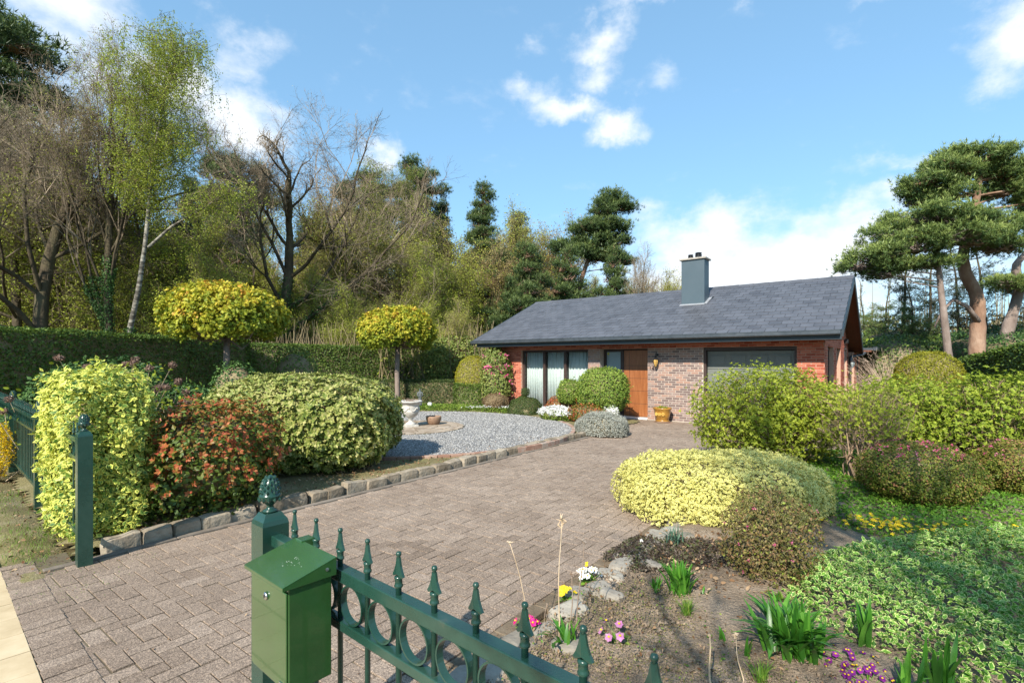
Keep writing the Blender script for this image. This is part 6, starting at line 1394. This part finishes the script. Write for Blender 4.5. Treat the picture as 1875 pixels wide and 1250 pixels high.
bt = maketree('birch', 'tall leaning birch with fresh hanging leaves, highest tree at the left', 'tree', X0, 17.9, cb, wb, s=.93, extra=[('ivy', ivy_mesh(sb, np.random.default_rng(4), 1500, 2.6, .08))])
# its long low limb to the right
wl, cl_, sl_ = birch(302, [(.72, 0, 6.2), (1.5, .1, 7.0), (2.6, .2, 7.7), (3.6, .3, 8.4), (4.3, .3, 8.6)], 0, .06, nleaf=3800, spread=1.0, start=.45, n=16, hang=.7, up=.2)
link('limb', wl, bt); link('limb_leaves', cl_, bt)
wb2, cb2, _ = birch(305, [(0, 0, -.1), (.1, 0, 4), (-.1, 0, 8), (.05, 0, 12), (.1, 0, 14.6)], 14.6, .13, nleaf=12000, spread=1.7, start=.35, n=80, hang=.7)
maketree('birch', 'slim white-stemmed birch in the middle of the wood, left of the other pale stem', 'tree', bearing(688, 33), 33, cb2, wb2)
maketree('birch', 'slim white-stemmed birch with its tip beside a pine crown', 'tree', bearing(744, 33.5), 33.5, cb2, wb2, rz=2, s=.97)
# pines
def pine(seed, trunk, r0, pads, ntuft, leafm=L_pine, size=.16, bark=None, limbs=True, tufts_per=None):
    """trunk: points; pads: (dx, dy, z, rx, ry, rz) cushions of needles, each on its own limb"""
    r = np.random.default_rng(seed); rd = random.Random(seed); tr = np.array(trunk, float); n = len(tr); g = G()
    rad = np.linspace(r0, r0 * (.12 if len(pads) > 15 and pads[-1][3] == .35 else .35), n); t = np.linspace(0, 1, n); tt = np.linspace(0, 1, n * 4)
    P = np.stack([np.interp(tt, t, tr[:, k]) for k in range(3)], 1); P[1:-1] = (P[:-2] + P[1:-1] * 2 + P[2:]) / 4
    V, Fq = tube(P, np.interp(tt, t, rad) * (1 + .06 * r.normal(size=len(tt))), 12); g.add(V, Fq, .5, 0, smooth=True)
    S_ = []; vol = np.array([p[3] * p[4] for p in pads]); cnt = (ntuft * vol / vol.sum()).astype(int); gl = G()
    for (dx, dy, z, rx, ry, rz), m in zip(pads, cnt):
        c = np.array([dx, dy, z]); k = int(np.argmin(np.abs(P[:, 2] - (z - .12 * math.hypot(dx - np.interp(z, P[:, 2], P[:, 0]), dy) - .3)))); a = P[k]; mid = (a + c) / 2 + [rd.gauss(0, .15), rd.gauss(0, .15), -.1]
        g.add(*tube([a, mid, c - [0, 0, rz * .4]], [r0 * .17, r0 * .13, r0 * .07], 6), smooth=True)
        q = int(10 + m / 30); D = norm(r.normal(size=(q, 3)) * [1, 1, .4] + [0, 0, .25]); E = c + D * [rx, ry, rz] * r.uniform(.5, .95, (q, 1)); s0 = c - [0, 0, rz * .5] + r.normal(size=(q, 3)) * [rx * .2, ry * .2, .02]
        V, Fq = sticks(s0, (s0 + E) / 2 + r.normal(size=E.shape) * .05, .035, .02, 4); g.add(V, Fq, .5, 0); V, Fq = sticks((s0 + E) / 2, E, .02, .008, 3); g.add(V, Fq, .5, 0)
        # small cushions inside the pad
        nc = max(6, m // 46); Cc, Dc = shell(r, nc, c, (rx, ry, rz), 2.2, .2, 2, seed + k, -.55, .55)
        idx = np.repeat(np.arange(len(Cc)), max(1, m // nc)); sp = size * .98; Q = Cc[idx] + r.normal(size=(len(idx), 3)) * [sp, sp, sp * .65]
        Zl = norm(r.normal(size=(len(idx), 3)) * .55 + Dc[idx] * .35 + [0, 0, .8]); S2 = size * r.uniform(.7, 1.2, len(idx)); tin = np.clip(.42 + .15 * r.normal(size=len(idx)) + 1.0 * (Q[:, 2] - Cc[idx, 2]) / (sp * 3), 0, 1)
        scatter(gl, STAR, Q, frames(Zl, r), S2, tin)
    return g.mesh('trunk', [bark or m_pinebark]), gl.mesh('crown', [leafm])
def genpads(seed, H, z0, wmax, n, shape='round'):
    rd = random.Random(seed); out = []
    for k in range(n):
        f = (k + .5) / n; z = z0 + (H - z0) * f; wmx = wmax * (math.sin(math.pi * min(1, .22 + .78 * (1 - f) * .95)) ** .8) if shape == 'round' else wmax * (1.05 - f)
        a = k * 2.4 + rd.uniform(-.5, .5); d = wmx * rd.uniform(.35, .85); out.append((d * math.cos(a), d * math.sin(a), z, wmx * rd.uniform(.3, .5) + .25, wmx * rd.uniform(.3, .5) + .25, rd.uniform(.28, .5)))
    out.append((0, 0, H - .35, .35, .35, .45)); return out
pw = []
for sd_, H, z0, wm_, n_, sh in ((401, 14.5, 7.5, 1.75, 22, 'cone'), (402, 13, 6.5, 2.0, 20, 'round'), (403, 9.0, 1.5, 2.9, 26, 'cone'), (404, 15, 8, 1.4, 17, 'cone')):
    pads = genpads(sd_, H, z0, wm_, n_, sh); rd = random.Random(sd_); tr = [(rd.gauss(0, .03) * q, rd.gauss(0, .03) * q, H * .97 * q / 6) for q in range(7)]; pw.append((*pine(sd_, tr, .14 if sd_ == 403 else .2, pads, 17000 if sd_ == 403 else 10500, size=.21), H))
def pine_at(px, Y, top, k, label, rz=0, group='pines in the wood', sx=1.0, name='pine'):
    wd, cr, H = pw[k]; s = (zat(top, Y) + .06) / H; return maketree(name, label, 'tree', bearing(px, Y), Y, cr, wd, group, rz, s, sx)
pine_at(885, 37, 338, 0, 'pine whose spire stands free above the middle of the wood', .3)
pine_at(808, 39, 372, 3, 'narrow pine top left of the spire-topped pine', 1.2)
pine_at(762, 36, 305, 1, 'pine crown directly behind the second white birch', 2.0, sx=.8)
pine_at(672, 37, 330, 1, 'pine crown to the left behind the first white birch', 3.1)
pine_at(425, 33, 292, 1, 'pine behind the gap between the tall birch and the spreading oak', .8)
pine_at(350, 35, 330, 0, 'dark pine behind the long low limb of the tall birch', 2.2)
pine_at(950, 41, 392, 0, 'pine between the spire-topped pine and the leaning pine', 4.0, sx=1.1)
pine_at(965, 29, 446, 2, 'dense dark low-branched pine left of the roof', .4, name='pine')
pine_at(918, 31, 462, 2, 'dark low-branched pine behind the golden ball, beside the dense one', 2.4)
pine_at(1040, 31, 455, 2, 'low-branched pine half hidden behind the dense dark one', 3.4)
pine_at(1125, 32, 455, 2, 'greener low pine to the right of the leaning pine', 1.7, sx=.85)
pine_at(-25, 27, 20, 1, 'tall dark pine reaching in at the upper left corner', 1.7, sx=1.15)
pine_at(5, 31, 170, 0, 'pine behind the bare oaks at the left edge', .7)
pine_at(560, 40, 400, 0, 'distant pine seen through the spreading oak', 1.1)
# the leaning pine with orange trunk behind the roof
tr = [(0, 0, 0), (.0, 0, 3.0), (.1, 0, 5.2), (.55, 0, 7.2), (1.2, 0, 9.0), (2.0, 0, 10.6), (2.6, 0, 11.6)]
pads = [(1.9, 0, 11.3, .9, .9, .5), (3.1, .2, 11.6, .9, .8, .45), (2.3, .3, 12.1, .7, .7, .4), (.9, -.2, 10.2, 1.1, 1, .5), (2.2, -.2, 10.3, 1.1, 1, .55), (1.3, .3, 9.3, 1.2, 1.1, .5), (2.6, .1, 9.4, 1.0, .9, .5), (-.4, .2, 8.9, 1.0, .9, .45), (.4, -.3, 8.6, .9, .9, .4), (1.9, .2, 8.4, 1.3, 1, .45), (3.0, 0, 8.1, .8, .7, .35)]
wl2, cl2 = pine(411, tr, .20, pads, 12000, size=.22); maketree('pine', 'leaning pine with bare orange trunk, its crown tilted over the roof ridge', 'tree', bearing(1051, 33), 33, cl2, wl2, 'pines in the wood', s=1.02)
# the big pines at the right
def padpx(lst, x0, Y):
    return [(bearing(px, Y) - x0, dy, zat(py, Y) + .06, rx / F_PX * Y, ry_, rz_ / F_PX * Y) for px, py, rx, rz_, dy, ry_ in lst]
Y = 18.8; x0 = bearing(1787, Y)
tr = [(bearing(px, Y) - x0, 0, zat(py, Y)) for px, py in ((1787, 745), (1788, 640), (1792, 570), (1788, 535), (1768, 500), (1762, 470), (1770, 430), (1785, 380), (1790, 340), (1795, 300))]
pads = padpx([(1775, 278, 30, 12, 0, .7), (1745, 290, 34, 13, .4, .8), (1810, 290, 30, 11, -.3, .7), (1835, 282, 14, 8, .3, .4), (1715, 312, 34, 14, -.4, .8), (1765, 312, 40, 14, .3, .9), (1820, 315, 34, 13, .1, .8), (1685, 335, 30, 13, -.2, .7), (1735, 338, 38, 13, .5, .9), (1675, 352, 22, 9, 0, .5), (1700, 362, 30, 10, .4, .7), (1740, 362, 26, 9, -.2, .7), (1868, 305, 34, 14, .2, .8), (1905, 300, 34, 16, 0, .9), (1850, 332, 36, 12, .3, .8), (1890, 335, 36, 13, -.2, .9), (1840, 352, 26, 8, .2, .7), (1895, 365, 34, 11, 0, .9), (1930, 330, 40, 16, 0, 1)], x0, Y)
wr, cr_ = pine(421, tr, .27, pads, 16000, L_pineR, .16); bigp = maketree('pine', 'big pine with thick orange trunk and the highest crown at the right', 'tree', x0, Y, cr_, wr, 'big pines beside the house')
# broken stub and bare side limb on its trunk
g = G(); g.add(*tube([(.05, -.1, 3.15), (-.5, -.2, 3.75), (-1.1, -.3, 4.0), (-1.5, -.3, 3.6), (-1.7, -.2, 3.0)], [.10, .075, .06, .045, .03], 8), smooth=True); g.build('dead_limb', m_greybark, bigp)
Y = 17.4; x0 = bearing(1734, Y)
tr = [(bearing(px, Y) - x0, 0, zat(py, Y)) for px, py in ((1742, 760), (1738, 660), (1730, 590), (1724, 540), (1719, 490), (1716, 450), (1712, 415))]
pads = padpx([(1700, 400, 80, 18, 0, 1.2), (1640, 425, 50, 18, .2, .9), (1760, 405, 70, 16, .3, 1.1), (1820, 415, 60, 16, .2, 1), (1660, 455, 60, 18, -.2, 1), (1610, 470, 45, 14, 0, .8), (1575, 485, 34, 11, .1, .6), (1650, 485, 50, 14, .3, .9), (1715, 440, 70, 18, -.4, 1.1), (1780, 440, 60, 16, -.2, 1), (1840, 450, 50, 14, .1, .9), (1712, 480, 42, 10, .2, .7), (1625, 500, 40, 10, .2, .6)], x0, Y)
wr, cr_ = pine(422, tr, .14, pads, 15000, L_pineR, .15, bark=m_greybark); maketree('pine', 'slimmer pine whose long low boughs reach towards the gable', 'tree', x0, Y, cr_, wr, 'big pines beside the house')
Y = 20.5; x0 = bearing(1848, Y)
tr = [(bearing(px, Y) - x0, 0, zat(py, Y)) for px, py in ((1835, 740), (1842, 610), (1858, 560), (1868, 520), (1860, 495), (1862, 478), (1885, 455), (1930, 420), (1960, 380))]
pads = padpx([(1850, 525, 40, 12, -.4, .8), (1890, 520, 40, 13, .2, .8), (1960, 370, 80, 30, 0, 1.5), (1930, 440, 50, 18, 0, 1), (1820, 520, 22, 8, -.5, .5)], x0, Y)
wr, cr_ = pine(423, tr, .22, pads, 9000, L_pineR, .15, bark=m_greybark); maketree('pine', 'twisting grey-trunked pine at the right edge of the photo', 'tree', x0, Y, cr_, wr, 'big pines beside the house')
# thin dark larches and firs behind them
LAR = dict(levels=3, seg=[12, 6, 2], wander=[.02, .07, .2], up=[0, .02, -.02], taper=[.12, .3, .5], start=[.12, .1, 0], kids=[5.5, 3.0, 0], spread=[1.45, .9, 0], ratio=[.28, .28, 0], rr=[.28, .5, 0], leader=True)
def larch(seed, H, nleaf, leafm):
    rd = random.Random(seed); segs = []; tips = []; grow(rd, LAR, (0, 0, 0), (0, 0, 1), H * .95, .16, 0, segs, tips); r = np.random.default_rng(seed)
    g = leaf_on(segs, r, nleaf, 1, .10, .08, STAR, tintc=(.4, .2)); return wood_mesh('trunk', segs, [m_bark, m_bark]), g.mesh('crown', [leafm])
la = [larch(431, 8, 3600, L_conif), larch(432, 9, 5000, L_conif), larch(433, 7, 7500, L_pineR)]
for px, Y, top, k, lab in ((1650, 25, 500, 0, 'thin dark conifer behind the low pine boughs, nearest the gable'), (1700, 26, 490, 1, 'thin dark conifer directly left of the slim pine trunk'), (1760, 27, 500, 0, 'thin dark conifer between the two big pine trunks'), (1815, 26, 480, 1, 'thin dark conifer right of the thick orange trunk'), (1870, 27, 500, 0, 'thin dark conifer at the right edge'),
                           (1612, 30, 560, 2, 'small pale green conifer just right of the gable'), (1590, 36, 575, 2, 'second pale green conifer half hidden by the gable'), (1670, 24, 560, 2, 'bushy pale conifer below the thin dark ones')):
    wd, cr = la[k]; H = (8, 9, 7)[k]; maketree('conifer', lab, 'tree', bearing(px, Y), Y, cr, wd, 'conifers behind the big pines', rz=px, s=zat(top, Y) / H * 1.02)
for px, Y, top, rx, lab, lf, sd_ in ((1640, 21, 610, 1.7, 'dark rhododendron mass beside the rear of the house', L_yew, 501), (1790, 23, 600, 2.2, 'broad dark holly below the big pine', L_ivy, 502), (1850, 20, 612, 1.5, 'dark green shrub above the far clipped hedge', L_ivy, 503), (1720, 24, 612, 1.8, 'dark evergreen shrub behind the slim pine trunk', L_yew, 504), (1605, 24, 625, 1.1, 'bright green shrub just behind the rear gutter', L_hyd, 505), (1900, 24, 590, 2.4, 'dark holly at the right edge', L_yew, 506), (1660, 27, 590, 2.2, 'tall dark evergreen bush farther back', L_yew, 507),
                                       (820, 29, 590, 1.9, 'dark evergreen bush behind the pale rhododendron', L_ivy, 508), (540, 9.9 + 4, 640, .7, 'dark shrub in front of the left hedge, between mound and ball tree', L_yewlit, 509), (430, 12.5, 655, .6, 'low dark shrub at the foot of the nearer maple', L_ivy, 510)):
    Zt = zat(top, Y); shrub('evergreen_shrub', lab, 'shrub', (bearing(px, Y), Y, -.05), (rx, rx * .8, Zt * .52), int(5200 * rx), lf, .10 if Y > 15 else .07, p=2.2, bump=.14, f=2.2, seed=sd_, depth=.35, rz=0, core_k=.8)

# thicket of young budding trees that fills the wood, several kinds repeated
TH = dict(levels=5, seg=[6, 5, 4, 3, 2], wander=[.06, .14, .2, .24, .3], up=[.02, .10, .08, .04, .02], taper=[.5, .4, .4, .5, .5], start=[.15, .2, .2, .2, 0], kids=[2.6, 2.0, 2.0, 1.8, 0], spread=[.6, .6, .65, .7, 0], ratio=[.52, .55, .55, .6, 0], rr=[.45, .5, .5, .6, 0])
protos = []
L_bud2 = leaf_mat('fresh_bud', [(0, (.20, .20, .045)), (.5, (.32, .36, .05)), (1, (.44, .52, .06))], clump=.35, clump_amt=.4, transl=.35)
L_bud3 = leaf_mat('russet_bud', [(0, (.18, .12, .06)), (.5, (.32, .23, .10)), (1, (.40, .36, .11))], clump=.35, clump_amt=.4, transl=.25)
for sd_, lm, nl, ls in ((601, L_bud, 19000, .085), (602, L_bud2, 18000, .09), (603, L_bud3, 16000, .08), (604, L_bud, 22000, .08), (605, L_bud2, 12000, .085)):
    wm, cm, sg = oak(sd_, 10, .12, cfg=TH, nleaf=nl, leafm=lm, lsize=ls, jit=.16, mats=[m_bark, m_btwig]); protos.append((wm, cm))
rd = random.Random(77)
rows_ = []
for px, top in ((20, 380), (90, 360), (150, 330), (215, 330), (280, 340), (330, 350), (385, 370), (440, 400), (500, 420), (560, 400), (610, 380), (655, 370), (700, 350), (745, 370), (790, 400), (835, 405), (875, 430), (915, 440), (60, 430), (130, 440), (250, 430), (310, 440), (360, 430), (470, 460), (530, 470), (590, 450), (640, 440), (690, 440), (735, 430), (780, 440), (830, 450), (870, 480)):
    rows_.append((px + rd.uniform(-12, 12), rd.uniform(25, 34), top + rd.uniform(-15, 20), rd.randrange(5)))
for px, top in ((40, 480), (120, 470), (185, 490), (265, 500), (335, 500), (400, 500), (455, 520), (555, 520), (620, 520), (675, 510), (725, 520), (790, 520), (850, 520)):
    rows_.append((px + rd.uniform(-12, 12), rd.uniform(21, 26), top + rd.uniform(-15, 20), rd.randrange(5)))
for px, top, kk in ((35, 330, 1), (70, 250, 4), (110, 300, 1), (140, 220, 4), (180, 330, 1), (228, 300, 1), (262, 400, 1), (300, 380, 1), (345, 400, 1), (385, 430, 1), (90, 420, 1), (20, 430, 4)):
    rows_.append((px + rd.uniform(-8, 8), rd.uniform(20.5, 24), top + rd.uniform(0, 30), kk))
for px, top in ((-40, 300), (960, 385), (985, 375), (1010, 400), (925, 400), (1150, 500), (1215, 488), (1235, 500), (1095, 480), (1180, 515), (1260, 520), (400, 330), (330, 320), (580, 330), (640, 350), (60, 330), (160, 320)):
    rows_.append((px, rd.uniform(36, 44), top, rd.choice((0, 2, 3))))
MARKS = [(-60, 'cut by the left edge'), (15, 'just inside the left edge'), (60, 'behind the thick dark oak'), (115, 'right of the thick dark oak'), (175, 'just left of the ivy-clad oak'), (225, 'between the ivy-clad oak and the leaning birch'), (275, 'just right of the leaning birch'), (320, 'behind the left half of the nearer ball maple'), (365, 'above the middle of the nearer ball maple'), (415, 'above the trunk of the nearer ball maple'), (460, 'just left of the spreading oak'), (510, 'just right of the spreading oak trunk'), (555, 'under the right boughs of the spreading oak'), (605, 'between the two ball maples'), (650, 'just left of the first white birch'), (695, 'behind the first white birch'), (735, 'beside the second white birch'), (780, 'right of both white birches'), (828, 'above the pale rhododendron'), (870, 'below the spire-topped pine'), (905, 'left of the dense dark pine'), (945, 'behind the dense dark pine'), (985, 'crowning the dense dark pine'), (1020, 'left of the leaning pine'), (1085, 'right of the leaning pine trunk'), (1150, 'over the roof ridge right of the leaning pine'), (1185, 'beside the bare twiggy tree'), (1215, 'over the ridge left of the chimney'), (1240, 'touching the left side of the chimney'), (1262, 'behind the chimney')]
seen_ = set()
KIND = ['olive-budding young tree', 'fresh-green young tree', 'russet-budding young tree', 'dense olive-budding young tree', 'thin-crowned fresh-green young tree']
for px, Y, top, k in rows_:
    mk = min(MARKS, key=lambda m: abs(m[0] - px))[1]; rank = 'front rank' if Y < 26.5 else 'far rank' if Y > 35 else 'low second rank' if top > 425 else 'tall second rank'
    lab = '%s %s, %s' % (KIND[k], mk, rank)
    if lab in seen_: lab = 'farther ' + lab
    seen_.add(lab)
    wm, cm = protos[k]; s = zat(top, Y) / 10; maketree('young_tree', lab, 'tree', bearing(px, Y), Y, cm, wm, 'young budding trees of the wood', rz=rd.uniform(0, 6.28), s=s, sx=rd.uniform(.85, 1.15))
# bare slim tree behind the ridge
wz, cz, _ = oak(611, 10, .10, cfg=TH, nleaf=1800, leafm=L_oakbud, lsize=.05, mats=[m_bark, m_twig], spread=[.35, .35, .4, .5, 0])
maketree('bare_tree', 'slim bare twiggy tree left of the chimney', 'tree', bearing(1192, 31), 31, cz, wz, s=zat(432, 31) / 10, sx=.8)
maketree('bare_tree', 'second bare twiggy tree hidden mostly by the chimney', 'tree', bearing(1262, 35), 35, cz, wz, rz=2, s=zat(470, 35) / 10, sx=.8)
# far wood that reads as one mass
r = np.random.default_rng(700); g = G()
n = 95000; px = np.concatenate([r.uniform(-250, 1290, int(n * .86)), r.uniform(1560, 2300, n - int(n * .86))]); Yd = r.uniform(44, 62, n); X = bearing(px, Yd)
hmax = (9.2 + 2.3 * wob(np.stack([X * .25, Yd * .1, X * 0], 1), 5, 1.2, 4)) * np.where(px > 1400, .62, np.where(px > 1000, .72, 1)); z = hmax * r.random(n) ** .75
scatter(g, LEAF4, np.stack([X, Yd, z], 1), frames(r.normal(size=(n, 3)) + [0, -.3, .4], r), .42 * r.uniform(.5, 1.3, n), np.clip(.35 + .2 * r.normal(size=n), 0, 1))
n2_ = 1500; px = np.concatenate([r.uniform(-250, 1290, int(n2_ * .86)), r.uniform(1560, 2300, n2_ - int(n2_ * .86))]); Yd = r.uniform(36, 60, n2_); X = bearing(px, Yd); A = np.stack([X, Yd, np.zeros(n2_)], 1); B = A + np.stack([r.normal(size=n2_) * .5, r.normal(size=n2_) * .5, r.uniform(4, 8.5, n2_)], 1)
V, Fq = sticks(A, B, r.uniform(.04, .12, n2_), .02, 4); g.add(V, Fq, .5, 1)
L_far = leaf_mat('far_wood_foliage', [(0, (.09, .095, .04)), (.4, (.19, .17, .07)), (.7, (.26, .26, .08)), (1, (.33, .37, .09))], clump=.16, clump_amt=.5, transl=.2)
g.build('far_wood', [L_far, m_btwig], kind='stuff', label='distant wood closing the view behind the nearer trees')
# undergrowth right behind the hedge
g = G(); n = 26000; px = r.uniform(-60, 900, n); Yd = r.uniform(20.5, 27, n); X = bearing(px, Yd); hh = 2.3 + .8 * wob(np.stack([X * .5, Yd * .3, X * 0], 1), 6, 1.6, 3); z = hh * r.random(n) ** .7
scatter(g, LEAF4, np.stack([X, Yd, z], 1), frames(r.normal(size=(n, 3)) + [0, 0, .6], r), .12 * r.uniform(.5, 1.3, n), np.clip(.5 + .2 * r.normal(size=n), 0, 1))
n2_ = 2600; px = r.uniform(-60, 900, n2_); Yd = r.uniform(20.5, 27, n2_); X = bearing(px, Yd); A = np.stack([X, Yd, np.zeros(n2_)], 1); B = A + np.stack([r.normal(size=n2_) * .7, r.normal(size=n2_) * .5, r.uniform(1.5, 3.6, n2_)], 1)
V, Fq = sticks(A, B, .02, .008, 3); g.add(V, Fq, .5, 1); g.build('undergrowth', [L_bud2, m_btwig], kind='stuff', label='brambly undergrowth at the edge of the wood')

# the street tree behind the photographer whose thin shade dapples the near bed
wt, ct, st_ = oak(801, 9.5, .16, (0, 0), cfg=TH, nleaf=1100, leafm=L_bud2, lsize=.09, jit=.12, mats=[m_bark, m_btwig])
maketree('street_tree', 'thinly leafed street tree behind the camera, seen only by its shade on the near bed', 'tree', .75, -2.9, ct, wt)
